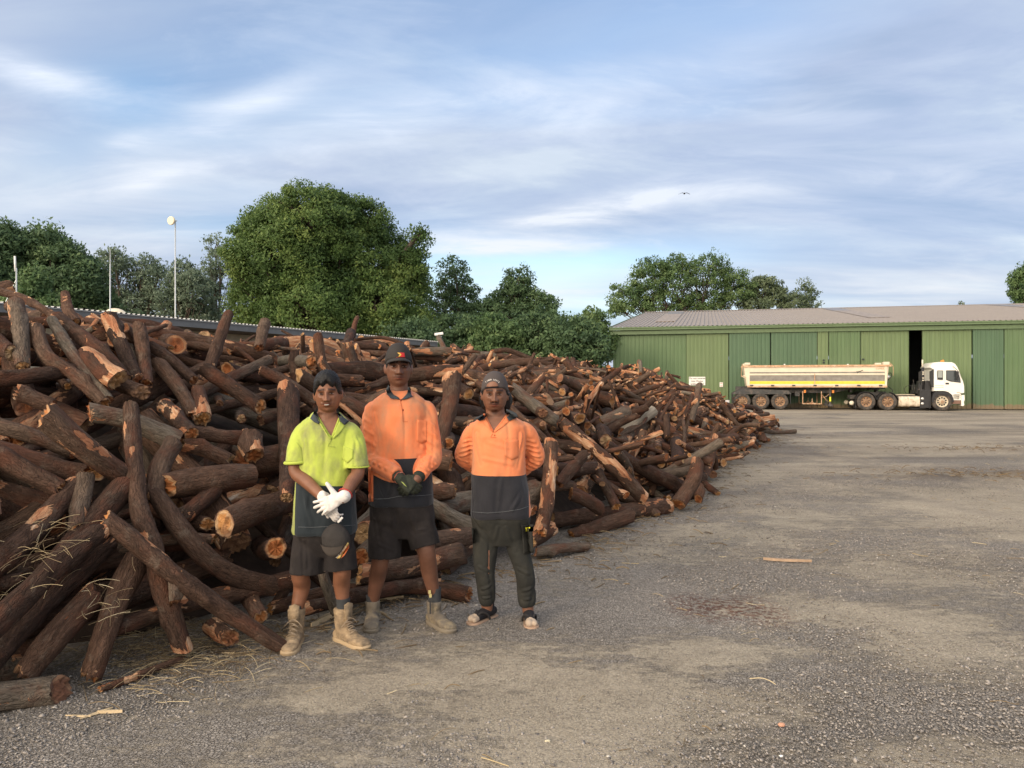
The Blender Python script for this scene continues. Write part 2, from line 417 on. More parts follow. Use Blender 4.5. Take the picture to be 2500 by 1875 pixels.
    e1 = ramp(t, [(0, 0), (.12, 1)]); t.links.new(ed.outputs['Distance'], e1.inputs[0])
    hgt = mathn(t, 'ADD', mathn(t, 'MULTIPLY', mathn(t, 'MULTIPLY', e1.outputs[0], bw2.outputs[0]), mathn(t, 'SUBTRACT', 1.25, fr.outputs[0])), mathn(t, 'MULTIPLY', noise(30, 6, .7), .8))
    bp = N(t, 'ShaderNodeBump'); bp.inputs['Strength'].default_value = 1.0; bp.inputs['Distance'].default_value = .016
    t.links.new(hgt, bp.inputs['Height']); t.links.new(bp.outputs[0], b.inputs['Normal'])
make_ground()

def stones_mesh(name, C, S, mat, seed=0, attr=True, flat=.6):
    """many small angular stones as one mesh"""
    rng = np.random.default_rng(seed); n = len(C)
    base = np.array([(1, 0, 0), (-1, 0, 0), (0, 1, 0), (0, -1, 0), (0, 0, 1), (.1, .1, -.8), (.6, .6, .5), (-.6, -.6, .5)])
    fc = np.array([(0, 6, 4), (6, 2, 4), (2, 1, 4), (1, 7, 4), (7, 3, 4), (3, 0, 4), (0, 2, 6), (1, 3, 7), (0, 5, 2), (2, 5, 1), (1, 5, 3), (3, 5, 0)])
    J = base[None] * (1 + rng.uniform(-.35, .35, (n, 8, 3)))
    J[..., 2] *= flat; J[..., 0] *= rng.uniform(.7, 1.35, n)[:, None]
    a = rng.uniform(0, 6.283, n); ca, sa = np.cos(a)[:, None], np.sin(a)[:, None]
    tl = rng.normal(0, .35, n)[:, None]
    x, y, z = J[..., 0], J[..., 1], J[..., 2]
    z2 = z + x * tl
    V = np.stack([x * ca - y * sa, x * sa + y * ca, z2], -1) * S[:, None, None] + C[:, None]
    F = (fc[None] + np.arange(n)[:, None, None] * 8).reshape(-1, 3)
    me = bpy.data.meshes.new(name); me.vertices.add(n * 8); me.vertices.foreach_set('co', V.ravel())
    me.loops.add(len(F) * 3); me.loops.foreach_set('vertex_index', F.ravel())
    me.polygons.add(len(F)); me.polygons.foreach_set('loop_start', np.arange(0, len(F) * 3, 3)); me.polygons.foreach_set('loop_total', np.full(len(F), 3))
    at_ = me.attributes.new('lr', 'FLOAT', 'POINT'); at_.data.foreach_set('value', np.repeat(rng.uniform(0, 1, n), 8))
    me.materials.append(mat); me.update(); me.validate()
    o = bpy.data.objects.new(name, me); COL.objects.link(o); return o
def attr_ramp_mat(name, stops, rough=.85, bump=0, bscale=200):
    m, t, b = newmat(name)
    a = N(t, 'ShaderNodeAttribute', attribute_name='lr'); r = ramp(t, stops); t.links.new(a.outputs['Fac'], r.inputs[0])
    t.links.new(r.outputs[0], b.inputs['Base Color']); b.inputs['Roughness'].default_value = rough; b.inputs['Specular IOR Level'].default_value = .2
    return m
def make_gravel():
    rng = np.random.default_rng(8)
    n = 190000
    y = 1.9 + 13 * rng.random(n) ** 1.9
    x = rng.uniform(-.75, .8, n) * y
    D = dust_mask(x, y)
    keep = (rng.random(n) > D * .66 - .12) & (sd_np(x, y) < .6)
    x, y, D = x[keep], y[keep], D[keep]
    s = np.clip(rng.lognormal(-5.3, .34, len(x)), .003, .014)
    s = s * (.9 + .03 * y)
    C = np.stack([x, y, s * .25], -1)
    m = attr_ramp_mat('loose gravel', [(0, (.16, .143, .127)), (.45, (.255, .23, .208)), (.8, (.345, .31, .278)), (.985, (.36, .325, .29)), (1, (.58, .54, .48))])
    o = stones_mesh('gravel', C, s, m, 4)
    tag(o, 'loose grey crushed stone scattered over the yard', 'gravel', kind='stuff')
PB = np.array([(-9, -3.5), (-6, -0.2), (-4.0, 2.0), (-2.5, 3.7), (-1.45, 4.75), (-0.5, 5.9), (0.75, 7.4), (1.85, 9.4), (3.0, 11.8), (5.5, 17.7), (7.7, 22.3), (9.6, 27.0), (10.0, 29.5), (8.8, 31.5), (6, 33.5), (2, 35)])
def sd_np(x, y):
    """signed distance inside the foot line of the heap"""
    best = np.full(np.shape(x), 1e9); sg = np.ones(np.shape(x))
    for a, b_ in zip(PB[:-1], PB[1:]):
        d = b_ - a; L = (d ** 2).sum(); tt = np.clip(((x - a[0]) * d[0] + (y - a[1]) * d[1]) / L, 0, 1)
        qx = x - (a[0] + tt * d[0]); qy = y - (a[1] + tt * d[1]); r = np.hypot(qx, qy)
        s = np.where(d[0] * qy - d[1] * qx > 0, 1, -1); mm = r < best - 1e-9
        best = np.where(mm, r, best); sg = np.where(mm, s, sg)
    return best * sg
make_gravel()
# ================================================================ LOGS
def wood_mats():
    m, t, b = newmat('log bark')
    a = N(t, 'ShaderNodeAttribute', attribute_name='lc'); lr = N(t, 'ShaderNodeAttribute', attribute_name='lr'); wd = N(t, 'ShaderNodeAttribute', attribute_name='wd')
    P = a.outputs['Vector']
    def noise(scale, det, rough, sc=(1, 1, 1), dist=0):
        mp = N(t, 'ShaderNodeMapping'); mp.inputs['Scale'].default_value = sc; t.links.new(P, mp.inputs[0])
        n = N(t, 'ShaderNodeTexNoise'); n.inputs['Scale'].default_value = scale; n.inputs['Detail'].default_value = det; n.inputs['Roughness'].default_value = rough; n.inputs['Distortion'].default_value = dist
        t.links.new(mp.outputs[0], n.inputs['Vector']); return n.outputs['Fac']
    base = ramp(t, [(0, (.050, .030, .022)), (.35, (.080, .047, .033)), (.62, (.106, .060, .040)), (.85, (.112, .076, .055)), (1, (.16, .135, .105))]); t.links.new(lr.outputs['Fac'], base.inputs[0])
    fine = noise(26, 8, .72, (1, 1, .38), .6)
    fr = ramp(t, [(.30, .58), (.52, 1.0), (.72, 1.42)]); t.links.new(fine, fr.inputs[0])
    c = mixc(t, 1.0, base.outputs[0], fr.outputs[0], 'MULTIPLY')
    grain = ramp(t, [(.36, .66), (.50, 1.0), (.66, 1.32)]); t.links.new(noise(70, 5, .7, (1, 1, .16)), grain.inputs[0]); c = mixc(t, 1.0, c, grain.outputs[0], 'MULTIPLY')
    red = ramp(t, [(.50, 0), (.64, .7)]); t.links.new(noise(5, 6, .65, (1, 1, .6)), red.inputs[0])
    c = mixc(t, red.outputs[0], c, (.125, .050, .030))
    dusty = ramp(t, [(.55, 0), (.72, .6)]); t.links.new(noise(9, 7, .7), dusty.inputs[0])
    c = mixc(t, dusty.outputs[0], c, (.165, .130, .100))
    # bark knocked off: pink-orange to cream bare wood with hard edges
    w = mathn(t, 'ADD', noise(6.5, 5, .6, (1, 1, .5), .5), mathn(t, 'MULTIPLY', wd.outputs['Fac'], .20))
    wm = ramp(t, [(.715, 0), (.725, 1)]); t.links.new(w, wm.inputs[0])
    wc = ramp(t, [(.28, (.22, .080, .042)), (.45, (.40, .17, .085)), (.58, (.56, .33, .19)), (.70, (.80, .66, .50))]); t.links.new(noise(16, 6, .7, (1, 1, .18)), wc.inputs[0])
    c = mixc(t, wm.outputs[0], c, wc.outputs[0])
    bare = mathn(t, 'GREATER_THAN', lr.outputs['Fac'], 1.5)
    gw = ramp(t, [(.3, (.20, .165, .13)), (.7, (.50, .43, .34))]); t.links.new(noise(20, 6, .7, (1, 1, .1)), gw.inputs[0])
    c = mixc(t, bare, c, gw.outputs[0])
    t.links.new(c, b.inputs['Base Color']); b.inputs['Roughness'].default_value = .9; b.inputs['Specular IOR Level'].default_value = .15
    v = N(t, 'ShaderNodeTexVoronoi', feature='DISTANCE_TO_EDGE'); v.inputs['Scale'].default_value = 62
    mp = N(t, 'ShaderNodeMapping'); mp.inputs['Scale'].default_value = (1, 1, .20)
    # wobble the cells
    nn = N(t, 'ShaderNodeTexNoise'); nn.inputs['Scale'].default_value = 14; nn.inputs['Detail'].default_value = 3; t.links.new(P, nn.inputs['Vector'])
    va = N(t, 'ShaderNodeVectorMath', operation='ADD'); vs = N(t, 'ShaderNodeVectorMath', operation='SCALE'); vs.inputs['Scale'].default_value = .06
    t.links.new(nn.outputs['Color'], vs.inputs[0]); t.links.new(P, va.inputs[0]); t.links.new(vs.outputs[0], va.inputs[1])
    t.links.new(va.outputs[0], mp.inputs[0]); t.links.new(mp.outputs[0], v.inputs['Vector'])
    er = ramp(t, [(0, 0), (.16, 1)]); t.links.new(v.outputs['Distance'], er.inputs[0])
    hh = mathn(t, 'ADD', mathn(t, 'MULTIPLY', er.outputs[0], .5), mathn(t, 'MULTIPLY', fine, 1.3))
    hh = mathn(t, 'SUBTRACT', hh, mathn(t, 'MULTIPLY', wm.outputs[0], .9))
    bp = N(t, 'ShaderNodeBump'); bp.inputs['Strength'].default_value = .85; bp.inputs['Distance'].default_value = .012
    t.links.new(hh, bp.inputs['Height']); t.links.new(bp.outputs[0], b.inputs['Normal'])
    # cut face: lc.xy = position on the cut, rr = 0 centre .. 1 bark
    m2, t, b = newmat('log cut wood')
    a = N(t, 'ShaderNodeAttribute', attribute_name='lc'); lr = N(t, 'ShaderNodeAttribute', attribute_name='lr'); rr = N(t, 'ShaderNodeAttribute', attribute_name='rr')
    fr = mathn(t, 'FRACT', mathn(t, 'MULTIPLY', lr.outputs['Fac'], 7.31))
    cc = ramp(t, [(0, (.30, .095, .035)), (.3, (.42, .155, .052)), (.55, (.50, .24, .085)), (.75, (.48, .32, .17)), (.88, (.22, .11, .07)), (1, (.36, .13, .05))]); t.links.new(fr, cc.inputs[0])
    sap = ramp(t, [(0, (.42, .20, .09)), (.6, (.48, .31, .17)), (1, (.24, .12, .07))]); t.links.new(fr, sap.inputs[0])
    n1 = N(t, 'ShaderNodeTexNoise'); n1.inputs['Scale'].default_value = 22; n1.inputs['Detail'].default_value = 6; t.links.new(a.outputs['Vector'], n1.inputs['Vector'])
    rn = mathn(t, 'ADD', rr.outputs['Fac'], mathn(t, 'MULTIPLY', mathn(t, 'SUBTRACT', n1.outputs['Fac'], .5), .45))
    rings = mathn(t, 'SINE', mathn(t, 'MULTIPLY', rn, 42.0))
    rg = ramp(t, [(0, .78), (1, 1.08)]); t.links.new(mathn(t, 'ADD', mathn(t, 'MULTIPLY', rings, .5), .5), rg.inputs[0])
    sm = ramp(t, [(.66, 0), (.76, 1)]); t.links.new(rn, sm.inputs[0])
    c = mixc(t, sm.outputs[0], cc.outputs[0], sap.outputs[0])
    c = mixc(t, 1.0, c, rg.outputs[0], 'MULTIPLY')
    bk = ramp(t, [(.90, 0), (.94, 1)]); t.links.new(rn, bk.inputs[0]); c = mixc(t, bk.outputs[0], c, (.10, .055, .04))
    n2 = N(t, 'ShaderNodeTexNoise'); n2.inputs['Scale'].default_value = 9; n2.inputs['Detail'].default_value = 8; t.links.new(a.outputs['Vector'], n2.inputs['Vector'])
    dm = ramp(t, [(.48, 0), (.66, .75)]); t.links.new(n2.outputs['Fac'], dm.inputs[0]); c = mixc(t, dm.outputs[0], c, (.17, .085, .05))
    t.links.new(c, b.inputs['Base Color']); b.inputs['Roughness'].default_value = .8; b.inputs['Specular IOR Level'].default_value = .2
    bp = N(t, 'ShaderNodeBump'); bp.inputs['Strength'].default_value = .5; bp.inputs['Distance'].default_value = .006
    t.links.new(n1.outputs['Fac'], bp.inputs['Height']); t.links.new(bp.outputs[0], b.inputs['Normal'])
    return m, m2
BARK, CUT = wood_mats()

def log_geo(P, r0, r1, rng, detail=1.0, wound=.2, lrv=None, stub=None, bent=0.0, split=0.0):
    """side (v, f, attrs) and two end caps of one log. P = spine points"""
    P = np.asarray(P, float)
    L = np.linalg.norm(np.diff(P, axis=0), axis=1).sum()
    if len(P) == 2 and bent:
        d = P[1] - P[0]; s = rng.normal(0, 1, 3); s -= d * np.dot(s, d) / np.dot(d, d); s /= np.linalg.norm(s) + 1e-9
        k = bent * L
        P = np.array([P[0], P[0] + d * rng.uniform(.25, .4) + s * k * rng.uniform(.5, 1), P[0] + d * rng.uniform(.6, .75) + s * k * rng.uniform(.2, 1), P[1]])
    n = int(np.clip((10 if detail < .7 else 16) * (1 if detail < 1.5 else 1.75), 8, 32))
    rm = (r0 + r1) / 2
    k = int(np.clip(L / rm * 1.1 * detail, 5, 60 if detail > 1.5 else 26))
    C = spline(P, k)
    T, U, W = frames(C)
    s = np.linspace(0, 1, k)
    off = rng.uniform(-50, 50, 3)
    # size along the log: taper, swelling, knots
    R0 = r0 + (r1 - r0) * s
    R0 = R0 * (1 + .09 * vnoise(np.stack([s * L * 2.2 + off[0], 0 * s, 0 * s + off[1]], -1)) + .05 * vnoise(np.stack([s * L * 7 + off[2], 0 * s, 0 * s], -1)))
    a = np.linspace(0, 2 * math.pi, n, endpoint=False) + rng.uniform(0, 1)
    SA = np.stack([np.cos(a), np.sin(a)], -1)
    q = np.stack([np.broadcast_to(SA[None, :, 0], (k, n)) * 1.1, np.broadcast_to(SA[None, :, 1], (k, n)) * 1.1, np.broadcast_to((s * L / rm * .35)[:, None], (k, n))], -1) + off
    rad = R0[:, None] * (1 + .10 * vnoise(q) + .045 * vnoise(q * 2.7 + 3))
    if detail > 1.5:
        q2 = np.stack([q[..., 0] * 5.5, q[..., 1] * 5.5, q[..., 2] * 1.8], -1)
        rad = rad + rm * .055 * np.abs(vnoise(q2)) 
    for _ in range(int(rng.integers(1, 4))):
        ks, ka = rng.uniform(.08, .92), rng.uniform(0, 6.28)
        da = np.angle(np.exp(1j * (a - ka)))
        rad = rad + rm * rng.uniform(.12, .42) * np.exp(-((s[:, None] - ks) * L / (rm * .8)) ** 2 - (da[None] / .5) ** 2)
    flat = np.zeros((k, n))
    if rng.random() < split:      # split lengthwise: one flat side of bare wood
        a0 = rng.uniform(0, 6.28); cs = np.cos(a - a0); c0 = rng.uniform(.05, .5); on = cs > c0
        rad[:, on] = (rad * (c0 + .06 * vnoise(q * 1.7)) / np.maximum(cs, .05))[:, on]; flat[:, on] = 3.0
    V = C[:, None] + rad[..., None] * (SA[None, :, 0:1] * U[:, None] + SA[None, :, 1:2] * W[:, None])
    # slanted, chipped ends
    for e, (row, sg) in enumerate(((0, -1), (k - 1, 1))):
        tl = rng.normal(0, .28, 2)
        dz = (SA @ tl) * R0[row] + rng.normal(0, .10, n) * R0[row] * (1 if rng.random() < .55 else .25)
        V[row] += T[row] * dz[:, None]
        V[row] = C[row] + (V[row] - C[row]) * .97
    lc = np.stack([SA[None, :, 0] * R0[:, None], SA[None, :, 1] * R0[:, None], np.broadcast_to((s * L)[:, None], (k, n))], -1) + off
    lrv = rng.random() if lrv is None else lrv
    wd = wound + .75 * np.exp(-(s * L / (rm * .9)) ** 2) * rng.uniform(0, 1) + .75 * np.exp(-((1 - s) * L / (rm * .9)) ** 2) * rng.uniform(0, 1)
    side = dict(v=V.reshape(-1, 3), f=[(i * n + j, i * n + (j + 1) % n, (i + 1) * n + (j + 1) % n, (i + 1) * n + j) for i in range(k - 1) for j in range(n)],
                lc=lc.reshape(-1, 3), lr=np.full(k * n, lrv), wd=(wd[:, None] + flat).ravel(), rr=np.ones(k * n))
    caps = []
    for row, sg in ((0, -1), (k - 1, 1)):
        ring = V[row]; c = ring.mean(0)
        R_ = [ring + T[row] * sg * .001]
        for fct in (.88, .62, .3):
            h = rng.normal(0, .012, (n, 1)) + rng.normal(0, .03) * R0[row]
            R_.append(c + (ring - c) * fct + T[row] * h * sg)
        vv = np.vstack(R_ + [c[None]]); rrv = np.concatenate([np.full(n, x) for x in (1, .88, .62, .3)] + [[0]])
        ff = []
        for b_ in range(3):
            for j in range(n):
                qd = (b_ * n + j, b_ * n + (j + 1) % n, (b_ + 1) * n + (j + 1) % n, (b_ + 1) * n + j)
                ff.append(qd if sg > 0 else qd[::-1])
        for j in range(n):
            tr = (3 * n + j, 3 * n + (j + 1) % n, 4 * n); ff.append(tr if sg > 0 else tr[::-1])
        lcc = np.concatenate([np.stack([SA[:, 0] * x * R0[row], SA[:, 1] * x * R0[row], np.zeros(n)], -1) for x in (1, .88, .62, .3)] + [np.zeros((1, 3))]) + off
        caps.append(dict(v=vv, f=ff, lc=lcc, lr=np.full(len(vv), lrv), wd=np.zeros(len(vv)), rr=rrv))
    return side, caps, (C, U, W, T)

def add_geo(mb, g, mi):
    mb.add(g['v'], g['f'], mi, lc=g['lc'], lr=g['lr'], wd=g['wd'], rr=g['rr'])

HEAP = 'logs of the timber heap'
def make_log(P, r0, r1, seed, label, detail=1.0, wound=.2, lrv=None, stub=None, bent=0.0, parts=True, group=HEAP, name='log', cat='log', split=0.0):
    rng = np.random.default_rng(seed)
    side, caps, (C, U, W, T) = log_geo(P, r0, r1, rng, detail, wound, lrv, bent=bent, split=split)
    org = np.mean(C, axis=0)
    mb = MB(); add_geo(mb, side, 0)
    if not parts:
        for c in caps: add_geo(mb, c, 1)
    o = mb.build(name, [BARK, CUT], smooth=True, origin=org)
    tag(o, label, cat, group)
    if parts:
        for c in caps:
            m2 = MB(); c = dict(c); c['v'] = c['v'] - org; add_geo(m2, c, 0)
            m2.build('cut_face', [CUT], o, smooth=True)
    if stub:
        i, ln, sg = stub
        j = int(i / (len(P) - 1) * (len(C) - 1)); d = U[j] * sg * .75 + T[j] * .5; d /= np.linalg.norm(d)
        d = np.array([d[0] * .5, d[1] * .2, -abs(d[2]) - .5]); d /= np.linalg.norm(d)
        sd, cp, _ = log_geo([C[j] - org, C[j] - org + d * ln * .5, C[j] - org + d * ln], r0 * .8, r0 * .6, rng, detail, .5, lrv)
        m3 = MB(); add_geo(m3, sd, 0)
        for c in cp: add_geo(m3, c, 1)
        m3.build('branch_stub', [BARK, CUT], o, smooth=True)
    return o
# ================================================================ SHED
U_ = np.array([.9695, -.2449]); V_ = np.array([.2449, .9695])        # along the wall, away from the camera
SH0 = np.array([7.04, 53.5]); SRZ = math.atan2(-.2449, .9695)
def wall_t(px, off=0.0):
    s = (px - 1250) / FPX; o = SH0 + V_ * off
    return (o[1] * s - o[0]) / (U_[0] - U_[1] * s)
def wall_z(px, py, off=0.0):
    o = SH0 + V_ * off; y = o[1] + U_[1] * wall_t(px, off)
    return 1.6 - (py - 938) / FPX * y

def sheet_mat(name, col, var, fade, streak=.5, rough=.55, dirtlow=None):
    m, t, b = newmat(name)
    tc = N(t, 'ShaderNodeTexCoord'); O = tc.outputs['Object']
    mp = N(t, 'ShaderNodeMapping'); mp.inputs['Scale'].default_value = (1.2, 1, .10); t.links.new(O, mp.inputs[0])
    n = N(t, 'ShaderNodeTexNoise'); n.inputs['Scale'].default_value = 2.2; n.inputs['Detail'].default_value = 7; n.inputs['Roughness'].default_value = .7; t.links.new(mp.outputs[0], n.inputs['Vector'])
    r = ramp(t, [(.3, tuple(c * (1 - var) for c in col)), (.7, tuple(c * (1 + var) for c in col))]); t.links.new(n.outputs['Fac'], r.inputs[0])
    n2 = N(t, 'ShaderNodeTexNoise'); n2.inputs['Scale'].default_value = .55; n2.inputs['Detail'].default_value = 5; t.links.new(O, n2.inputs['Vector'])
    r2 = ramp(t, [(.4, 0), (.7, streak)]); t.links.new(n2.outputs['Fac'], r2.inputs[0])
    c = mixc(t, r2.outputs[0], r.outputs[0], fade)
    if dirtlow:
        sp = N(t, 'ShaderNodeSeparateXYZ'); t.links.new(O, sp.inputs[0])
        n3 = N(t, 'ShaderNodeTexNoise'); n3.inputs['Scale'].default_value = 3; n3.inputs['Detail'].default_value = 6; t.links.new(O, n3.inputs['Vector'])
        zz = mathn(t, 'ADD', sp.outputs['Z'], mathn(t, 'MULTIPLY', n3.outputs['Fac'], -.5))
        r3 = ramp(t, [(0, .85), (.12, 0)]); t.links.new(zz, r3.inputs[0]); c = mixc(t, r3.outputs[0], c, dirtlow)
    t.links.new(c, b.inputs['Base Color']); b.inputs['Roughness'].default_value = rough; b.inputs['Specular IOR Level'].default_value = .3
    return m
G_LIGHT = sheet_mat('shed sheet light green', (.132, .186, .088), .12, (.16, .21, .108), dirtlow=(.22, .15, .09))
G_MID = sheet_mat('shed sheet mid green', (.104, .164, .080), .12, (.13, .185, .098), dirtlow=(.20, .14, .09))
G_DARK = sheet_mat('shed sheet blue green', (.080, .138, .080), .12, (.10, .156, .094), dirtlow=(.20, .14, .09))
G_TRIM = plain('shed green trim', (.118, .172, .09), .5, var=.12)
ROOF = sheet_mat('shed roof sheet', (.30, .255, .215), .10, (.35, .30, .255), .35)
ROOF_BLUE = plain('roof skylight bluish', (.22, .20, .185), .4)
ROOF_PALE = plain('roof skylight pale', (.30, .25, .21), .6, var=.3, vscale=3)
CONC = plain('concrete', (.3, .28, .25), .9, bump=.3)
DARKIN = plain('dim steel', (.03, .035, .04), .7)

def ribbed(mb, x0, x1, y, z0, z1, pitch=.26, dep=.035, mi=0, back=.0):
    xs = []; ys = []
    x = x0
    while x < x1 - 1e-6:
        for dx, dy in ((0, 0), (.62, 0), (.70, -1), (.92, -1)):
            if x + dx * pitch < x1: xs.append(x + dx * pitch); ys.append(y + dy * dep)
        x += pitch
    xs.append(x1); ys.append(y)
    n = len(xs)
    v = [(a, b_, z0) for a, b_ in zip(xs, ys)] + [(a, b_, z1) for a, b_ in zip(xs, ys)]
    mb.add(v, [(i, i + 1, n + i + 1, n + i) for i in range(n - 1)], mi)

def make_shed():
    rt = empty('farm_shed', (SH0[0], SH0[1], 0), SRZ, 'long green ribbed steel shed with a dull brown roof behind the tipper truck', 'shed')
    Lx, W, ZE, ZR = 62.0, 30.0, 5.02, 9.25
    tA, tB, tC, tD, tE, tF, tG = [wall_t(p) for p in (1675, 1779, 1881, 1994, 2022, 2100, 2219)]
    tH, tI, tJ = [wall_t(p) for p in (2250, 2372, 2449)]
    # fixed wall sheets
    m = MB(); ribbed(m, 0, tB, 0, .0, ZE); m.build('wall', [G_MID], rt)
    for nm, a, b_, y, mt in (('wall_sheet', tA, tB, -.07, G_LIGHT), ('door_panel', tB, tC - .02, -.16, G_DARK), ('door_panel', tC, tD, -.16, G_DARK), ('door_panel', tD, tE, -.16, G_LIGHT),
                             ('door_panel', tE, tF, -.16, G_MID), ('wall_sheet', tF, tG, -.07, G_LIGHT), ('wall_sheet', tH, tI, -.07, G_LIGHT),
                             ('door_panel', tI, tJ, -.16, G_DARK), ('door_panel', tJ, tJ + 4.2, -.16, G_MID), ('wall_sheet', tJ + 4.2, Lx, -.07, G_LIGHT)):
        m = MB(); ribbed(m, a + .015, b_ - .015, y, .05, ZE)
        # panel edges
        m.bx(a + .015, a + .045, y, y + .06, .05, ZE); m.bx(b_ - .045, b_ - .015, y, y + .06, .05, ZE)
        o = m.build(nm, [mt], rt)
    m = MB(); m.bx(.0, .12, -.10, .02, 0, ZE + .02); m.bx(Lx - .1, Lx, -.1, .02, 0, ZE); m.build('corner_post', [G_TRIM], rt)
    # fascia, gutter, door track
    m = MB(); m.bx(-.15, Lx, -.30, -.24, ZE - .02, ZE + .26); m.build('fascia', [G_TRIM], rt)
    m = MB(); m.prism([(-.52, ZE + .27), (-.24, ZE + .27), (-.24, ZE + .45), (-.56, ZE + .47), (-.56, ZE + .40), (-.52, ZE + .36)], -.2, Lx, 'x'); m.build('gutter', [G_TRIM], rt)
    m = MB(); m.bx(.0, Lx, -.235, -.02, ZE - .0, ZE + .04); m.build('door_track', [DARKIN], rt)
    # gable ends and back
    for x in (0.0, Lx):
        m = MB(); m.prism([(0, 0), (2 * W, 0), (2 * W, ZE), (W, ZR - .1), (0, ZE)], x + .02, x + .08, 'x'); m.build('gable_wall', [G_MID], rt)
    m = MB(); ribbed(m, 0, Lx, 2 * W, 0, ZE); m.build('back_wall', [G_MID], rt)
    m = MB(); m.bx(.1, Lx - .1, .3, 2 * W - .3, .0, .03); m.build('floor_slab', [CONC], rt)
    m = MB(); m.bx(tG + .2, tG + 2.5, 6, 6.1, 0.03, 4.8); m.build('inner_partition', [DARKIN], rt)
    # roof: ribbed sheets up both slopes
    def roof(y0, z0, y1, z1):
        m = MB(); xs = []; zs = []; x = -.15; p = .30
        while x < Lx:
            for dx, dz in ((0, 0), (.5, 0), (.62, .05), (.88, .05)): xs.append(x + dx * p); zs.append(dz)
            x += p
        n = len(xs)
        v = [(a, y0, z0 + d) for a, d in zip(xs, zs)] + [(a, y1, z1 + d) for a, d in zip(xs, zs)]
        m.add(v, [(i, i + 1, n + i + 1, n + i) for i in range(n - 1)]); return m
    roof(-.5, ZE + .46, W, ZR).build('roof', [ROOF], rt)
    roof(2 * W + .4, ZE + .46, W, ZR).build('roof', [ROOF], rt)
    m = MB(); m.prism([(W - .3, ZR + .02), (W, ZR + .10), (W + .3, ZR + .02), (W, ZR - .02)], -.15, Lx, 'x'); m.build('ridge_cap', [ROOF], rt)
    m = MB(); m.prism([(-.5, ZE + .43), (W, ZR - .03), (W, ZR + .06), (-.5, ZE + .52)], -.20, -.14, 'x'); m.build('barge_board', [G_TRIM], rt)
    sl = (ZR - ZE - .46) / (W + .5)
    for x in (2.5, 17.6, 32.4):
        for f0, f1, mt in ((.74, .985, ROOF_BLUE), (.22, .735, ROOF_PALE)):
            y0, y1 = -.5 + (W + .5) * f0, -.5 + (W + .5) * f1
            m = MB(); v = []
            m.prism([(y0, ZE + .46 + (y0 + .5) * sl + .056), (y1, ZE + .46 + (y1 + .5) * sl + .056), (y1, ZE + .46 + (y1 + .5) * sl + .075), (y0, ZE + .46 + (y0 + .5) * sl + .075)], x, x + 1.5, 'x')
            m.build('skylight_sheet', [mt], rt)
    # little vents and latches on the doors
    for px, py in ((2010, 880), (2010, 886), (2106, 878)):
        t_ = wall_t(px); z = wall_z(px, py); m = MB(); m.bx(t_ - .06, t_ + .06, -.23, -.165, z - .05, z + .05); m.build('latch_hole', [DARKIN], rt)
    # shrub shoots rooted in the back gutter, seen over the ridge
    return rt
shed = make_shed()
WHITE = plain('white enamel', (.78, .76, .72), .5, var=.06)
INK = plain('sign ink', (.12, .10, .10), .6)
REDINK = plain('red ink', (.5, .12, .08), .6)
def text_mesh(txt, size, mat, name, parent, loc, rot, align='CENTER', bold=.0, extr=.002, spacing=1.0):
    cu = bpy.data.curves.new(name, 'FONT'); cu.body = txt; cu.size = size; cu.align_x = align; cu.align_y = 'CENTER'; cu.extrude = extr; cu.offset = bold; cu.space_character = spacing
    tmp = bpy.data.objects.new(name, cu); COL.objects.link(tmp)
    dg = bpy.context.evaluated_depsgraph_get(); me = bpy.data.meshes.new_from_object(tmp.evaluated_get(dg))
    bpy.data.objects.remove(tmp); me.materials.clear(); me.materials.append(mat)
    o = bpy.data.objects.new(name, me); COL.objects.link(o); o.parent = parent; o.location = loc; o.rotation_euler = rot
    return o
def make_sign(px0, px1, py0, py1, label, lines, size):
    t0, t1 = wall_t(px0, -.12), wall_t(px1, -.12); z1, z0 = wall_z(px0, py0, -.12), wall_z(px0, py1, -.12)
    c = SH0 + U_ * (t0 + t1) / 2 + V_ * -.13
    rt = empty('sign', (c[0], c[1], (z0 + z1) / 2), SRZ, label, 'sign')
    w, h = t1 - t0, z1 - z0
    m = MB(); m.bx(-w / 2, w / 2, -.012, .012, -h / 2, h / 2); m.build('sign_board', [WHITE], rt, bevel=.004)
    for i, (s, mt) in enumerate(lines):
        text_mesh(s, size, mt, 'lettering', rt, (0, -.016, h / 2 - (i + .55) * h / len(lines)), (R(90), 0, 0), bold=size * .02)
make_sign(1682, 1722, 920.5, 941, 'white sign with three lines of dark lettering on the shed wall', [('Do not reverse', INK), ('into Onsite', INK), ('under Guard', INK)], .165)
make_sign(1757, 1765, 934, 945, 'tiny white notice right of the lettered sign on the shed wall', [('NO', REDINK), ('GO', REDINK)], .09)

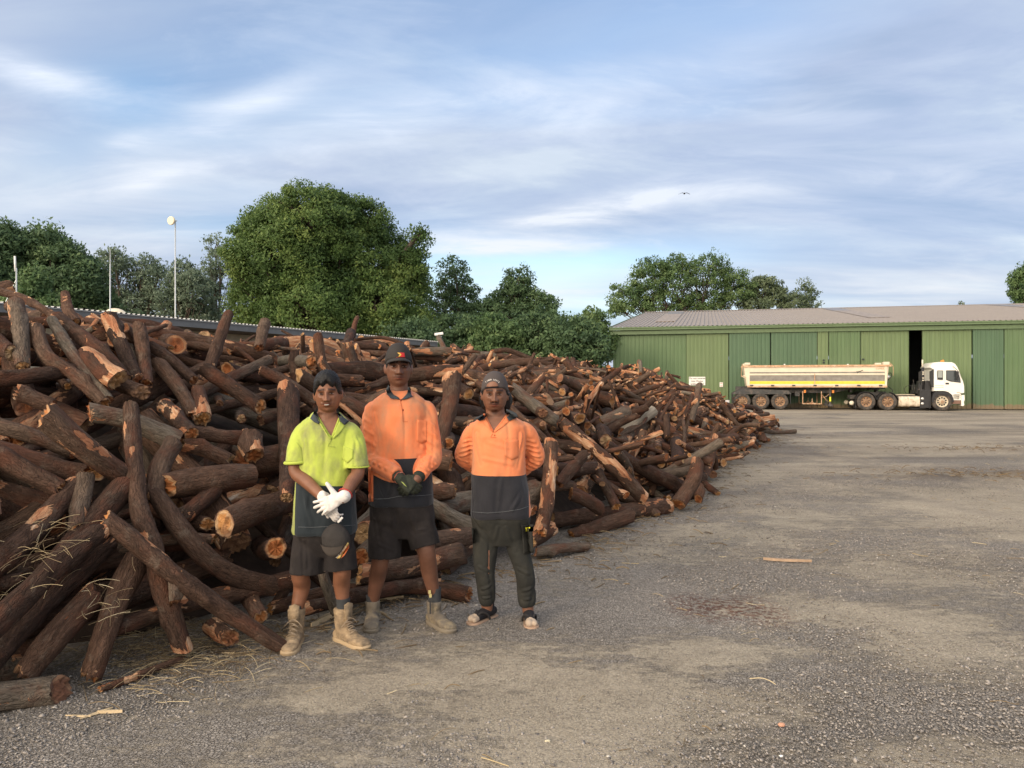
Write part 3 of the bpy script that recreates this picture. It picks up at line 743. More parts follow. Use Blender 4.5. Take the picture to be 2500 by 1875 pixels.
# ================================================================ LOW BUILDING BEHIND THE HEAP
def make_low_building():
    A = np.array([-15.2, 22.8]); Bp = np.array([-4.3, 44.0]); d = (Bp - A); L0 = np.linalg.norm(d); d /= L0
    A2 = A - d * 16; L = L0 + 16
    rt = empty('low_building', (A2[0], A2[1], 0), math.atan2(d[1], d[0]), 'low cream building with a pale roof edge and grey gutter, mostly hidden behind the heap', 'building')
    cream = plain('cream wall', (.50, .44, .33), .8, var=.1); grey = plain('grey fascia', (.145, .15, .155), .5, var=.1); wht = plain('zinc roof', (.45, .45, .44), .45, metal=.2, var=.1); soff = plain('soffit brown', (.13, .10, .075), .8)
    Z = 4.0; D = 11.0
    # local +y points away from the camera side (left)
    m = MB(); xs = []; zs = []; x = 0
    while x < L:
        for dx, dz in ((0, 0), (.08, 0), (.10, .045), (.17, .045)): xs.append(x + dx); zs.append(dz)
        x += .19
    n = len(xs); v = [(a, -.12, Z + b_) for a, b_ in zip(xs, zs)] + [(a, D, Z + .35 + b_) for a, b_ in zip(xs, zs)]
    m.add(v, [(i, i + 1, n + i + 1, n + i) for i in range(n - 1)]); m.bx(0, L, -.1, D, Z - .03, Z - .005); m.build('roof', [wht], rt)
    m = MB(); m.bx(0, L, -.06, .0, Z - .27, Z - .032); m.build('gutter', [grey], rt)
    m = MB(); m.bx(0.02, L - .02, .003, 1.6, Z - .28, Z - .24); m.build('soffit', [soff], rt)
    m = MB(); m.bx(0.05, L - .3, 1.6, D - .4, 0, Z - .035); m.build('wall', [cream], rt)
    for x in np.arange(2.5, L, 3.6):
        m = MB(); m.bx(x - .04, x + .04, 1.52, 1.597, 0, Z - .285); m.build('wall_batten', [grey], rt)
    for x in np.arange(4.0, L - 2, 7.2):
        f = MB(); f.bx(x, x + 1.5, 1.55, 1.597, 1.2, 2.5); fo = f.build('window', [grey], rt)
        g = MB(); g.bx(x + .07, x + 1.43, 1.53, 1.548, 1.27, 2.43); g.build('pane', [plain('dark glass', (.03, .04, .05), .1, var=0)], fo)
make_low_building()
STEEL = plain('galvanised pole', (.50, .52, .53), .45, metal=.4, var=.08)
CREAMP = plain('dish cream', (.78, .68, .50), .5, var=.05)
def pole(px, pytop, d, name, label, cat, r=.035, zb=0.0):
    p = at(px, pytop, d); o = empty(name, (p[0], p[1], zb), 0, label, cat)
    m = MB(); m.tube([(0, 0, 0), (0, 0, p[2] - zb)], r, 10); m.build('pole', [STEEL], o, smooth=True)
    return o, p[2] - zb
o, h_ = pole(428, 540, 29.8, 'dish_mast', 'tall thin mast with a small round cream dish at its top', 'mast', .024)
m = MB(); rg = []
for rr_, yy in ((.0, .03), (.07, .02), (.14, -.02), (.17, -.05), (.165, -.075), (.0, -.09)):
    rg.append([(-.11 + yy * .5 + 0 * a, yy + rr_ * math.cos(a) * 0 , h_ + .0) for a in range(16)])
m = MB(); m.disc((-.13, -.06, h_ + .0), .165, (.35, 1, .05), .09, 24); m.disc((-.115, -.02, h_), .12, (.35, 1, .05), .1, 20); m.build('dish', [CREAMP], o, bevel=.02)
m = MB(); m.tube([(-.13, 0, h_), (.06, 0, h_ + .005)], .025, 8); m.bx(-.045, .045, -.05, .05, h_ * .44, h_ * .44 + .35); m.build('bracket', [STEEL], o)
o, h_ = pole(269, 645, 27.2, 'radio_mast', 'thin grey mast rising from the low roof left of the dish mast', 'mast', .022)
m = MB(); m.tube([(0, 0, h_ - .02), (0, 0, h_ + .5)], .012, 8); m.build('antenna', [STEEL], o)
o, h_ = pole(40, 655, 24.4, 'antenna_mast', 'short mast with a thick white antenna tube near the left edge', 'mast', .022)
m = MB(); m.tube([(-.03, 0, h_ - .1), (-.05, 0, h_ + .38)], .03, 10); m.build('antenna', [WHITE], o, smooth=True)
m = MB(); m.tube([(0, 0, h_ - .5), (-.35, .1, h_ - 1.1)], .015, 6); m.tube([(0, 0, h_ - .35), (-.28, -.1, h_ - 1.1)], .012, 6); m.build('brace', [STEEL], o)
p = at(281, 772, 27.6); o = empty('satellite_dish', p, 0, 'pale domed satellite dish lying low on the roof by the thin mast', 'dish')
m = MB(); m.ball((0, 0, 0), (.42, .30, .28), 20); m.build('dish', [CREAMP], o, smooth=True)
m = MB(); m.bx(-.05, .05, -.05, .05, -.75, -.2); m.build('foot', [STEEL], o)
p = at(1077, 845, 43.8); o = empty('security_camera', p, 0, 'white security camera on a bracket at the far end of the low roof', 'camera')
m = MB(); m.tube([(0, 0, -.3), (0, 0, .55)], .03, 8); m.build('pole', [STEEL], o)
m = MB(); m.box((-.12, -.05, .68), (.5, .18, .15), rot=Matrix.Rotation(R(-8), 3, 'Y')); m.build('housing', [WHITE], o, bevel=.03)

# ================================================================ TREES
def leaf_mat(name, cols, rough=.55):
    m, t, b = newmat(name)
    a = N(t, 'ShaderNodeAttribute', attribute_name='lr'); r = ramp(t, [(i / (len(cols) - 1), c) for i, c in enumerate(cols)]); t.links.new(a.outputs['Fac'], r.inputs[0])
    t.links.new(r.outputs[0], b.inputs['Base Color']); b.inputs['Roughness'].default_value = rough; b.inputs['Specular IOR Level'].default_value = .25
    tr = N(t, 'ShaderNodeBsdfTranslucent'); t.links.new(r.outputs[0], tr.inputs['Color'])
    mx = N(t, 'ShaderNodeMixShader'); mx.inputs[0].default_value = .35
    t.links.new(b.outputs[0], mx.inputs[1]); t.links.new(tr.outputs[0], mx.inputs[2])
    t.links.new(mx.outputs[0], t.nodes['Material Output'].inputs['Surface'])
    return m
TRUNKM = plain('tree bark', (.085, .065, .05), .9, var=.35, vscale=9, bump=.6, bscale=30)
def leaves_mesh(C, Nrm, size, lr, rng, aspect=.45):
    """one kite-shaped leaf per point"""
    n = len(C)
    a = rng.normal(0, 1, (n, 3)); a[:, 2] -= .35
    t = a / np.linalg.norm(a, axis=1)[:, None]
    nn = Nrm + rng.normal(0, .55, (n, 3)); s = np.cross(t, nn); s /= np.linalg.norm(s, axis=1)[:, None] + 1e-9
    sz = size * rng.uniform(.6, 1.35, n)[:, None]
    V = np.stack([C - t * sz * .5, C + s * sz * aspect * .5 + t * sz * .05, C + t * sz * .5, C - s * sz * aspect * .5 + t * sz * .05], 1).reshape(-1, 3)
    return V, np.repeat(lr, 4)
def tree(name, label, cat, D, lobes, mat, leaf=.22, clump=.55, per=60, nclump=400, trunk=None, tr=.35, shell=.62, seed=1, limbs=True, aspect=.45, group=None, droop=0.0, yd=1.0):
    """lobes: (px, py, rx_px, ry_px[, dy]) ellipses of the crown as seen at depth D; each gets real depth"""
    rng = np.random.default_rng(seed)
    px0, pyb = trunk if trunk else (lobes[0][0], 960)
    base = np.array([(px0 - 1250) / FPX * D, D, 0.0])
    o = empty(name, base, 0, label, cat, group)
    E = []
    for lb in lobes:
        c = at(lb[0], lb[1], D) - base; c[1] += (lb[4] if len(lb) > 4 else rng.uniform(-1, 1) * lb[2] / FPX * D * .5)
        rx, rz = max(lb[2] / FPX * D - .55 * clump, .3), max(lb[3] / FPX * D - .45 * clump, .3)
        E.append((c, np.array([rx, (rx + rz) / 2 * yd, rz])))
    vol = np.array([e[1][0] * e[1][2] for e in E]); pr = vol / vol.sum()
    cc = []; nr = []; li = []
    while len(cc) < nclump:
        k = rng.choice(len(E), p=pr); c, r = E[k]
        d = rng.normal(0, 1, 3); d /= np.linalg.norm(d)
        if d[2] < -.75: continue
        q = shell + (1 - shell) * rng.random() ** .5
        bump = 1 + .20 * vnoise(d * 2.6 + k * 7, seed) + .08 * vnoise(d * 6 + k * 5, seed + 1)
        p = c + d * r * q * bump
        # drop clumps buried in a neighbour
        if any(((p - c2) / (r2 * .62) @ ((p - c2) / (r2 * .62))) < 1 for j, (c2, r2) in enumerate(E) if j != k) and rng.random() < .8: continue
        cc.append(p); nr.append(d / np.linalg.norm(d)); li.append(k)
    cc = np.array(cc); nr = np.array(nr)
    cs = clump * rng.uniform(.6, 1.35, len(cc))
    n = (per * rng.uniform(.6, 1.3, len(cc))).astype(int)
    idx = np.repeat(np.arange(len(cc)), n)
    g = rng.normal(0, 1, (len(idx), 3)); g /= np.linalg.norm(g, axis=1)[:, None]
    g *= (rng.random(len(idx)) ** .45)[:, None]
    P = cc[idx] + g * cs[idx][:, None] * np.array([1, 1, .72])
    P[:, 2] -= droop * rng.random(len(idx)) * cs[idx]
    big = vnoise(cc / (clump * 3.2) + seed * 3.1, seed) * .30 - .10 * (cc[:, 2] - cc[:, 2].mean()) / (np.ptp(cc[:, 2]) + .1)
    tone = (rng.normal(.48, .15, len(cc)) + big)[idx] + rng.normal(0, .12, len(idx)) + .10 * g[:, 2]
    V, lr = leaves_mesh(P, nr[idx] * .8 + g * .5 + np.array([0, 0, .3]), leaf, np.clip(tone, 0, 1), rng, aspect)
    me = bpy.data.meshes.new('crown'); q = np.arange(len(V))
    me.vertices.add(len(V)); me.vertices.foreach_set('co', V.ravel()); me.loops.add(len(V)); me.loops.foreach_set('vertex_index', q)
    me.polygons.add(len(V) // 4); me.polygons.foreach_set('loop_start', q[::4]); me.polygons.foreach_set('loop_total', np.full(len(V) // 4, 4))
    at_ = me.attributes.new('lr', 'FLOAT', 'POINT'); at_.data.foreach_set('value', lr); me.materials.append(mat); me.update()
    co = bpy.data.objects.new('crown', me); COL.objects.link(co); co.parent = o
    # trunk and limbs
    m = MB()
    top = np.mean([e[0] for e in E], axis=0); fork = np.array([0, 0, max(.18 * top[2] * 2, 1.2)])
    m.tube([(0, 0, -.2), (.05, 0, fork[2] * .5), fork], [tr * 1.3, tr, tr * .9], 10)
    if limbs:
        for k, (c, r) in enumerate(E):
            mid = fork * .45 + c * .55 + rng.normal(0, .3, 3); end = c + np.array([0, 0, r[2] * .35])
            path = spline([fork - (0, 0, .3), mid, end], 7); m.tube(path, np.linspace(tr * .55, tr * .14, 7), 7)
            own = [i for i in range(len(cc)) if li[i] == k]
            for i in rng.permutation(own)[:max(6, min(40, len(own) // 4))]:
                s = path[int(rng.integers(2, 7))]; mm = s * .5 + cc[i] * .5 + rng.normal(0, .12 * r[0] * .5, 3)
                m.tube(spline([s, mm, cc[i]], 5), np.linspace(tr * .16, tr * .04, 5), 5, cap=False)
    m.build('trunk', [TRUNKM], o, smooth=True)
    return o
L_BIG = leaf_mat('leaves mango', [(0.041, 0.078, 0.026), (0.077, 0.134, 0.040), (0.124, 0.193, 0.055), (0.201, 0.266, 0.073)])
L_DARK = leaf_mat('leaves dark', [(0.046, 0.085, 0.044), (0.080, 0.134, 0.062), (0.120, 0.189, 0.085), (0.184, 0.257, 0.112)])
L_GREY = leaf_mat('leaves grey green', [(0.095, 0.136, 0.090), (0.140, 0.189, 0.125), (0.189, 0.246, 0.165), (0.253, 0.304, 0.218)])
L_MID = leaf_mat('leaves mid', [(0.055, 0.103, 0.042), (0.094, 0.159, 0.061), (0.145, 0.218, 0.085), (0.206, 0.277, 0.112)])
L_BROWN = leaf_mat('leaves brown green', [(0.090, 0.127, 0.070), (0.133, 0.175, 0.096), (0.181, 0.229, 0.126), (0.242, 0.284, 0.168)])
TG = 'trees behind the yard'
def make_trees():
    tree('mango_tree', 'huge dense round-headed tree towering behind the low building', 'tree', 52,
         [(770, 575, 150, 110), (725, 640, 160, 125), (860, 650, 170, 140), (665, 720, 115, 105), (780, 760, 150, 110), (930, 760, 120, 100), (640, 800, 75, 65), (690, 555, 85, 65), (985, 660, 70, 75), (1030, 580, 34, 34), (880, 540, 80, 60), (1000, 820, 80, 70), (645, 575, 65, 70), (795, 505, 70, 42)],
         L_BIG, leaf=.20, clump=.72, per=170, nclump=1750, trunk=(800, 960), tr=.75, seed=3, shell=.70, group=TG)
    tree('broad_tree', 'dark bushy tree at the far left edge behind the short antenna mast', 'tree', 44,
         [(-10, 590, 58, 62), (-60, 620, 90, 90), (0, 680, 60, 70)], L_DARK, leaf=.24, clump=.62, per=80, nclump=360, trunk=(-20, 960), seed=5, shell=.6, group=TG)
    tree('broad_tree', 'dark green tree with a sloping crown left of the thin masts', 'tree', 46,
         [(105, 610, 62, 65), (160, 665, 80, 75), (70, 690, 85, 80), (210, 700, 60, 80), (235, 770, 55, 60), (130, 760, 110, 80)], L_DARK, leaf=.24, clump=.66, per=90, nclump=720, trunk=(140, 960), seed=6, shell=.6, group=TG)
    tree('bushy_tree', 'smaller brighter green bushy tree in front of the dark one at far left', 'tree', 34,
         [(80, 690, 34, 48), (45, 735, 50, 50), (110, 760, 50, 45)], L_MID, leaf=.20, clump=.42, per=70, nclump=240, trunk=(80, 960), seed=7, shell=.6, group=TG, tr=.2)
    tree('sparse_tree', 'thin grey-green tree with sky showing through, between the two taller masts', 'tree', 60,
         [(285, 650, 52, 55), (345, 660, 50, 55), (250, 700, 50, 55), (320, 740, 80, 60), (380, 690, 40, 60)], L_GREY, leaf=.24, clump=.55, per=26, nclump=520, trunk=(320, 960), seed=8, shell=.35, group=TG, tr=.32)
    tree('sparse_tree', 'open airy tree just right of the dish mast, bare branches showing', 'tree', 58,
         [(440, 680, 50, 58), (480, 720, 55, 62), (415, 740, 45, 60), (470, 770, 70, 50)], L_GREY, leaf=.24, clump=.5, per=26, nclump=460, trunk=(450, 960), seed=9, shell=.3, group=TG, tr=.3)
    tree('low_tree', 'low dark green tree under the sparse trees behind the roof', 'tree', 50,
         [(320, 800, 60, 45), (390, 830, 50, 50), (250, 820, 50, 60)], L_DARK, leaf=.22, clump=.5, per=60, nclump=220, trunk=(330, 960), seed=19, shell=.4, group=TG, tr=.2)
    tree('sparse_tree', 'light crown showing past the left shoulder of the huge tree', 'tree', 62,
         [(525, 600, 38, 40), (545, 650, 50, 50), (510, 690, 45, 50), (530, 760, 55, 70), (500, 830, 60, 60)], L_GREY, leaf=.26, clump=.5, per=22, nclump=330, trunk=(530, 960), seed=10, shell=.4, group=TG, tr=.3)
    tree('slender_tree', 'small open tree just right of the huge tree', 'tree', 60,
         [(1108, 668, 46, 46), (1075, 720, 52, 50), (1135, 725, 48, 52), (1160, 770, 50, 45), (1100, 780, 75, 60)], L_DARK, leaf=.24, clump=.45, per=34, nclump=330, trunk=(1105, 960), seed=11, shell=.4, group=TG, tr=.25)
    tree('pointed_tree', 'mid-sized tree with a pointed top between the huge tree and the shed', 'tree', 58,
         [(1265, 695, 50, 52), (1240, 745, 65, 56), (1310, 750, 58, 45), (1200, 770, 45, 45), (1340, 790, 50, 45), (1270, 800, 90, 60)], L_DARK, leaf=.24, clump=.50, per=46, nclump=560, trunk=(1270, 960), seed=12, shell=.4, group=TG, tr=.3)
    tree('leafy_tree', 'low leafy tree beside the left corner of the shed', 'tree', 54,
         [(1450, 795, 44, 50), (1420, 825, 60, 55), (1478, 845, 50, 60), (1400, 870, 60, 50)], L_MID, leaf=.25, clump=.5, per=56, nclump=330, trunk=(1440, 960), seed=13, shell=.4, group=TG, tr=.2)
    for i, (px, py, rx, ry, sd, mt, lb) in enumerate(((1120, 835, 95, 78, 31, L_DARK, 'dark shrubbery bush below the small open tree'), (1215, 840, 85, 80, 32, L_MID, 'mid green bush behind the crest, below the pointed tree'),
                                    (1320, 835, 95, 82, 33, L_DARK, 'dark bush behind the heap under the pointed tree'), (1400, 850, 85, 78, 34, L_DARK, 'dark bush against the leafy tree by the shed'), (1010, 850, 90, 75, 35, L_DARK, 'dark bush at the end of the low building'))):
        tree('bush', lb, 'bush', 50 - i * .6, [(px, py, rx, ry), (px - 30, py + 25, rx * .7, ry * .7), (px + 30, py + 20, rx * .7, ry * .8)], mt, leaf=.24, clump=.5, per=60, nclump=330, trunk=(px, 960), seed=sd, shell=.35, tr=.12, group='bushes behind the heap')
    tree('round_tree', 'wide rounded tree standing behind the shed roof', 'tree', 106,
         [(1592, 678, 56, 64), (1655, 670, 52, 60), (1735, 670, 66, 62), (1800, 702, 56, 56), (1535, 732, 54, 52), (1620, 740, 70, 40), (1720, 740, 75, 40), (1510, 760, 30, 25)], L_MID, leaf=.36, clump=.75, per=42, nclump=820, trunk=(1690, 960), seed=14, shell=.4, group=TG, tr=.4)
    tree('pale_tree', 'smaller paler green tree right of the wide rounded tree over the roof', 'tree', 108,
         [(1860, 708, 46, 44), (1905, 725, 46, 42), (1935, 742, 42, 34), (1835, 750, 50, 34)], L_BROWN, leaf=.42, clump=.7, per=34, nclump=260, trunk=(1885, 960), seed=15, shell=.4, group=TG, tr=.3)
    tree('wispy_tree', 'wispy pale tree just above the roof line, last of the row', 'tree', 110,
         [(1965, 715, 34, 38), (1975, 745, 34, 30)], L_BROWN, leaf=.36, clump=.6, per=18, nclump=110, trunk=(1965, 960), seed=16, shell=.3, group=TG, tr=.22)
    tree('edge_tree', 'green tree cut off by the right edge above the shed', 'tree', 100,
         [(2505, 700, 34, 50), (2540, 670, 50, 60), (2500, 735, 26, 30)], L_MID, leaf=.4, clump=.8, per=60, nclump=220, trunk=(2530, 960), seed=17, shell=.5, group=TG, tr=.35)
    tree('ridge_sapling', 'tiny twiggy sapling tip showing over the shed ridge', 'sapling', 118,
         [(2342, 752, 12, 10), (2350, 742, 5, 14)], L_BROWN, leaf=.3, clump=.35, per=10, nclump=22, trunk=(2345, 960), seed=18, shell=.2, tr=.1)
make_trees()
# bird
p = at(1671, 473, 60); o = empty('bird', p, 0, 'tiny dark bird gliding in the sky above the heap', 'bird')
m = MB(); m.ball((0, 0, 0), (.07, .16, .06), 10)
m.rings([[(x, y * w + .03, z) for y, z in ((-.07, 0), (0, .012), (.09, 0), (0, -.008))] and [(x, -.07 * w + .03, zz), (x, .03, zz + .012), (x, .09 * w + .03, zz), (x, .03, zz - .008)] for x, w, zz in ((-.46, .15, -.06), (-.3, .8, .03), (-.14, 1, .07), (0, 1, .02), (.14, 1, .07), (.3, .8, .03), (.46, .15, -.06))])
m.build('body', [plain('bird dark', (.03, .03, .035), .8)], o, smooth=True)
# ================================================================ TRUCK AND TIPPER TRAILER
OFF = -3.1
T0 = 7.87
def tx(cx): return wall_t(1700 + cx * .3255, OFF) - T0
def tz(cx, cy): return wall_z(1700 + cx * .3255, 800 + cy * .3255, OFF)
_o = SH0 + V_ * (OFF + 1.25) + U_ * T0
TYRE = plain('tyre rubber', (.045, .042, .040), .85, var=.2, dirt=(.13, .105, .085), dlo=.45, dhi=.65, dscale=5)
RIMR = plain('rusty rim', (.33, .21, .13), .7, var=.25, vscale=20, dirt=(.15, .07, .04), dscale=12)
RIMW = plain('white rim', (.62, .55, .42), .5, var=.1, dirt=(.25, .18, .11), dscale=20)
HUBM = plain('hub steel', (.20, .12, .07), .6)
CHAS = plain('chassis grey', (.055, .055, .055), .7, var=.2, dirt=(.16, .13, .11), dscale=4)
TUBW = plain('tub cream paint', (.66, .58, .45), .5, var=.08, vscale=2, dirt=(.33, .17, .09), dscale=1.6, dlo=.62, dhi=.74)
TUBR = plain('rusted rail', (.50, .30, .18), .7, var=.25, vscale=9, dirt=(.62, .50, .36), dscale=5)
TUBG = plain('scuffed grey stripe', (.22, .205, .18), .6, var=.2, vscale=4)
TUBY = plain('yellow stripe', (.70, .55, .06), .5, var=.1)
CABW = plain('cab white', (.80, .77, .70), .3, var=.03, vscale=3, coat=.3)
BLK = plain('black plastic', (.03, .03, .032), .55, var=.1)
GLS = plain('cab glass', (.05, .06, .065), .08, var=.0, spec=.6)
ALU = plain('aluminium tank', (.66, .58, .46), .45, metal=.35, var=.15, dirt=(.35, .25, .16), dscale=5)
CHR = plain('exhaust cream', (.66, .60, .48), .5)
AMB = plain('amber lens', (.70, .25, .05), .3)
REFL = plain('hi-vis sticker', (.75, .72, .05), .5)
SILV = plain('silver', (.65, .62, .58), .3, metal=.6)

def wheel(parent, x, r, rimmat, star=False, dual=True, zc=None):
    for side in (-1, 1):
        w = empty('wheel', (x, side * (1.25 - .17), zc if zc else r))
        w.parent = parent
        y0, y1 = (-.15, .15)
        prof = [(r * .60, -.13), (r * .78, -.15), (r * .93, -.145), (r * .985, -.11), (r, -.06), (r * .995, 0), (r, .06), (r * .985, .11), (r * .93, .145), (r * .78, .15), (r * .60, .13)]
        n = 36; m = MB()
        m.rings([[(rr * math.cos(a), yy, rr * math.sin(a)) for a in np.linspace(0, 2 * math.pi, n, endpoint=False)] for rr, yy in prof + [prof[0]]], cap=False)
        if dual:
            m.rings([[(rr * math.cos(a), yy - side * .33, rr * math.sin(a)) for a in np.linspace(0, 2 * math.pi, n, endpoint=False)] for rr, yy in prof + [prof[0]]], cap=False)
        m.build('tyre', [TYRE], w, smooth=True)
        s = side
        m = MB(); rp = [(.60, .13), (.57, .10), (.54, .04), (.47, .01), (.30, .02), (.22, .05), (.20, .10), (.0, .10)]
        if not dual: rp = [(.60, .13), (.57, .12), (.53, .08), (.45, .07), (.30, .09), (.22, .10), (.20, .15), (.0, .15)]
        rg = [[(max(rr, .001) * r * math.cos(a), s * yy, max(rr, .001) * r * math.sin(a)) for a in np.linspace(0, 2 * math.pi, 30, endpoint=False)] for rr, yy in rp]
        m.rings(rg, cap=False); rim = m.build('rim', [rimmat], w, smooth=True)
        m = MB()
        for k in range(10):
            a = k * math.pi / 5; m.disc((.26 * r * math.cos(a), s * (.115 if not dual else .05), .26 * r * math.sin(a)), .022, (0, 1, 0), .03, 8)
        m.disc((0, s * (.12 if not dual else .10), 0), .10 * r * 1.6, (0, 1, 0), .10, 16); m.build('hub', [HUBM if dual else RIMR], w)
        m = MB()
        for k in range(10 if star else 8):
            a = (k + .5) * 2 * math.pi / (10 if star else 8); m.disc((.39 * r * math.cos(a), s * (.083 if not dual else .022), .39 * r * math.sin(a)), .05 if star else .035, (0, 1, 0), .012, 10)
        m.build('rim_hole', [BLK], w)

def make_trailer():
    rt = empty('tipper_trailer', (_o[0], _o[1], 0), SRZ, 'long rust-stained cream tipper trailer with grey and yellow side stripes', 'trailer')
    HW = 1.25
    x0, x1 = tx(385), tx(1425)
    zt, zb = tz(900, 283), tz(900, 440)
    # tub: sloping ends, slightly leaning sides, open top
    T = .06
    def side(s):
        y = s * (HW - .02); m = MB()
        m.prism([(x0 - .22, zt - .08), (x1 + .12, zt - .08), (x1, zb), (x0, zb)], y - s * T, y, 'y'); return m
    for s in (-1, 1): side(s).build('tub_side', [TUBW], rt)
    m = MB(); m.prism([(x1 + .10, zt - .06), (x1 + .16, zt - .06), (x1 + .04, zb), (x1 - .02, zb)], -HW + .08, HW - .08, 'y'); m.build('tub_front', [TUBW], rt)
    m = MB(); m.prism([(x0 - .26, zt - .02), (x0 - .20, zt - .02), (x0 + .02, zb), (x0 - .04, zb)], -HW + .08, HW - .08, 'y'); m.build('tailgate', [TUBW], rt)
    m = MB(); m.bx(x0, x1, -HW + .1, HW - .1, zb, zb + .06); m.build('tub_floor', [TUBR], rt)
    for s in (-1, 1):
        y = s * (HW - .02)
        def strip(za, zb_, nm, mt, pr=.02, xa=x0 + .12, xb=x1 - .08):
            m = MB(); y_in, y_out = (y, y + s * pr); m.bx(xa, xb, min(y_in, y_out), max(y_in, y_out), za, zb_); return m.build(nm, [mt], rt)
        Zp = lambda cy: tz(900, cy)
        m = MB(); m.bx(x0 - .30, x1 + .28, min(y - s * .1, y + s * .07), max(y - s * .1, y + s * .07), Zp(296), Zp(281)); m.build('top_rail', [TUBR], rt, bevel=.01)
        strip(Zp(344), Zp(333), 'side_stripe', TUBG, .004); strip(Zp(357), Zp(345), 'side_ridge', TUBW, .035)
        strip(Zp(401), Zp(359), 'side_stripe', TUBG, .006); strip(Zp(424), Zp(402.5), 'side_stripe', TUBY, .008)
        strip(Zp(449), Zp(436), 'lower_rail', TUBR, .05, x0 - .02, x1 + .05)
        m = MB(); m.bx(x0 + .02, x0 + .12, min(y, y + s * .05), max(y, y + s * .05), zb + .02, zt - .1); m.bx(x1 - .08, x1 + .03, min(y, y + s * .05), max(y, y + s * .05), zb + .02, zt - .1); m.build('corner_stiffener', [TUBW], rt)
        m = MB(); m.bx(tx(888) - .02, tx(888) + .02, min(y, y + s * .045), max(y, y + s * .045), Zp(424), Zp(346)); m.build('strap', [TUBR], rt)
        for cx in (415, 572, 730, 890, 1053, 1218, 1382):
            m = MB(); m.bx(tx(cx) - .09, tx(cx) + .09, min(y, y + s * .075), max(y, y + s * .075), Zp(441), Zp(430)); m.build('side_latch', [CHAS], rt)
        # dark scrape on the panel
        if s < 0:
            m = MB(); m.tube([(tx(1195), y - .012, Zp(355)), (tx(1215), y - .014, Zp(335)), (tx(1250), y - .012, Zp(322))], .02, 6); m.tube([(tx(1200), y - .012, Zp(333)), (tx(1232), y - .012, Zp(330))], .015, 6); m.build('scrape_mark', [BLK], rt)
            text_mesh('TIPPER', .16, TUBR, 'lettering', rt, (tx(1378), y - .012, Zp(312)), (R(90), 0, 0))
    # corner blocks on the rim
    for cx, w in ((383, 42), (1424, 48)):
        for s in (-1, 1):
            y = s * (HW - .12); m = MB(); m.bx(tx(cx - w / 2), tx(cx + w / 2), y - .2, y + .2, tz(cx, 281), tz(cx, 264 if cx < 900 else 258)); m.build('rim_block', [TUBW], rt, bevel=.02)
    for cx in (662, 1137):
        m = MB(); m.bx(tx(cx) - .04, tx(cx) + .04, -HW + .02, -HW + .1, tz(cx, 281), tz(cx, 273)); m.build('cover_hook', [WHITE], rt)
    # cover arms at both ends
    m = MB(); m.tube([(tx(345), -HW + .05, tz(345, 275)), (tx(338), -HW + .05, tz(338, 330)), (tx(338), -HW + .05, tz(340, 372))], .018, 6); m.tube([(tx(338), -HW + .05, tz(338, 360)), (tx(375), -HW + .05, tz(375, 375))], .02, 6); m.build('cover_arm', [TUBR], rt)
    m = MB(); m.prism([(tx(338), tz(338, 366)), (tx(378), tz(378, 350)), (tx(378), tz(378, 388))], -HW + .1, -HW + .5, 'y'); m.build('tail_hinge', [TUBW], rt)
    m = MB(); m.tube(spline([(tx(1450), -HW + .1, tz(1450, 262)), (tx(1478), -HW + .1, tz(1478, 290)), (tx(1480), -HW + .1, tz(1480, 360))], 8), .016, 6); m.build('cover_arm', [TUBR], rt)
    m = MB(); m.tube(spline([(tx(1435), -HW + .4, tz(1435, 350)), (tx(1465), -HW + .3, tz(1465, 340)), (tx(1475), -HW + .35, tz(1475, 365)), (tx(1440), -HW + .4, tz(1440, 400))], 10), .022, 6)
    m.tube(spline([(tx(1440), -.2, tz(1440, 400)), (tx(1452), -.2, tz(1452, 430)), (tx(1500), -.25, tz(1500, 470)), (tx(1485), -.25, tz(1485, 505))], 12), .022, 6); m.build('air_hose', [BLK], rt)
    m = MB(); m.ball((tx(1450), -.75, tz(1450, 372)), (.16, .12, .14), 14); m.build('front_lamp', [SILV], rt, smooth=True)
    m = MB(); m.tube([(tx(1432), 0, tz(1432, 460)), (tx(1448), 0, tz(1448, 330))], .11, 14); m.build('lift_ram', [CHAS], rt, smooth=True)
    # chassis
    z1c, z0c = zb - .02, tz(900, 492)
    m = MB()
    for s in (-1, 1):
        m.prism([(tx(300), z1c), (tx(1420), z1c), (tx(1420), z1c - .12), (tx(1200), z1c - .12), (tx(1040), z0c), (tx(300), z0c)], s * .42 - .05, s * .42 + .05, 'y')
    for cx in (420, 600, 760, 950, 1180, 1380): m.bx(tx(cx) - .05, tx(cx) + .05, -.37, .37, z0c + .06, z1c - .04)
    m.build('chassis', [CHAS], rt)
    for cx in (470, 890, 1330):
        m = MB(); m.bx(tx(cx) - .12, tx(cx) + .12, -HW + .08, HW - .08, z1c - .10, z1c + .0); m.build('cross_bearer', [CHAS], rt)
    # guard over the three rear wheels
    for s in (-1, 1):
        ya, yb = (s * 1.24, s * .60); ya, yb = min(ya, yb), max(ya, yb)
        m = MB(); m.prism([(tx(272), tz(272, 492)), (tx(345), tz(345, 458)), (tx(690), tz(690, 472)), (tx(712), tz(712, 494)), (tx(712), tz(712, 500)), (tx(272), tz(272, 500))], ya, yb, 'y'); m.build('wheel_guard', [CHAS], rt)
        for cx in (275, 706):
            m = MB(); m.bx(tx(cx) - .02, tx(cx) + .02, ya, yb, tz(cx, 572), tz(cx, 500)); m.build('mud_flap', [BLK], rt)
    for cx in (345, 485, 627): wheel(rt, tx(cx), .515, RIMR)
    for cx in (345, 485, 627):
        m = MB(); m.tube([(tx(cx), -1.0, .515), (tx(cx), 1.0, .515)], .07, 10); m.build('axle', [CHAS], rt)
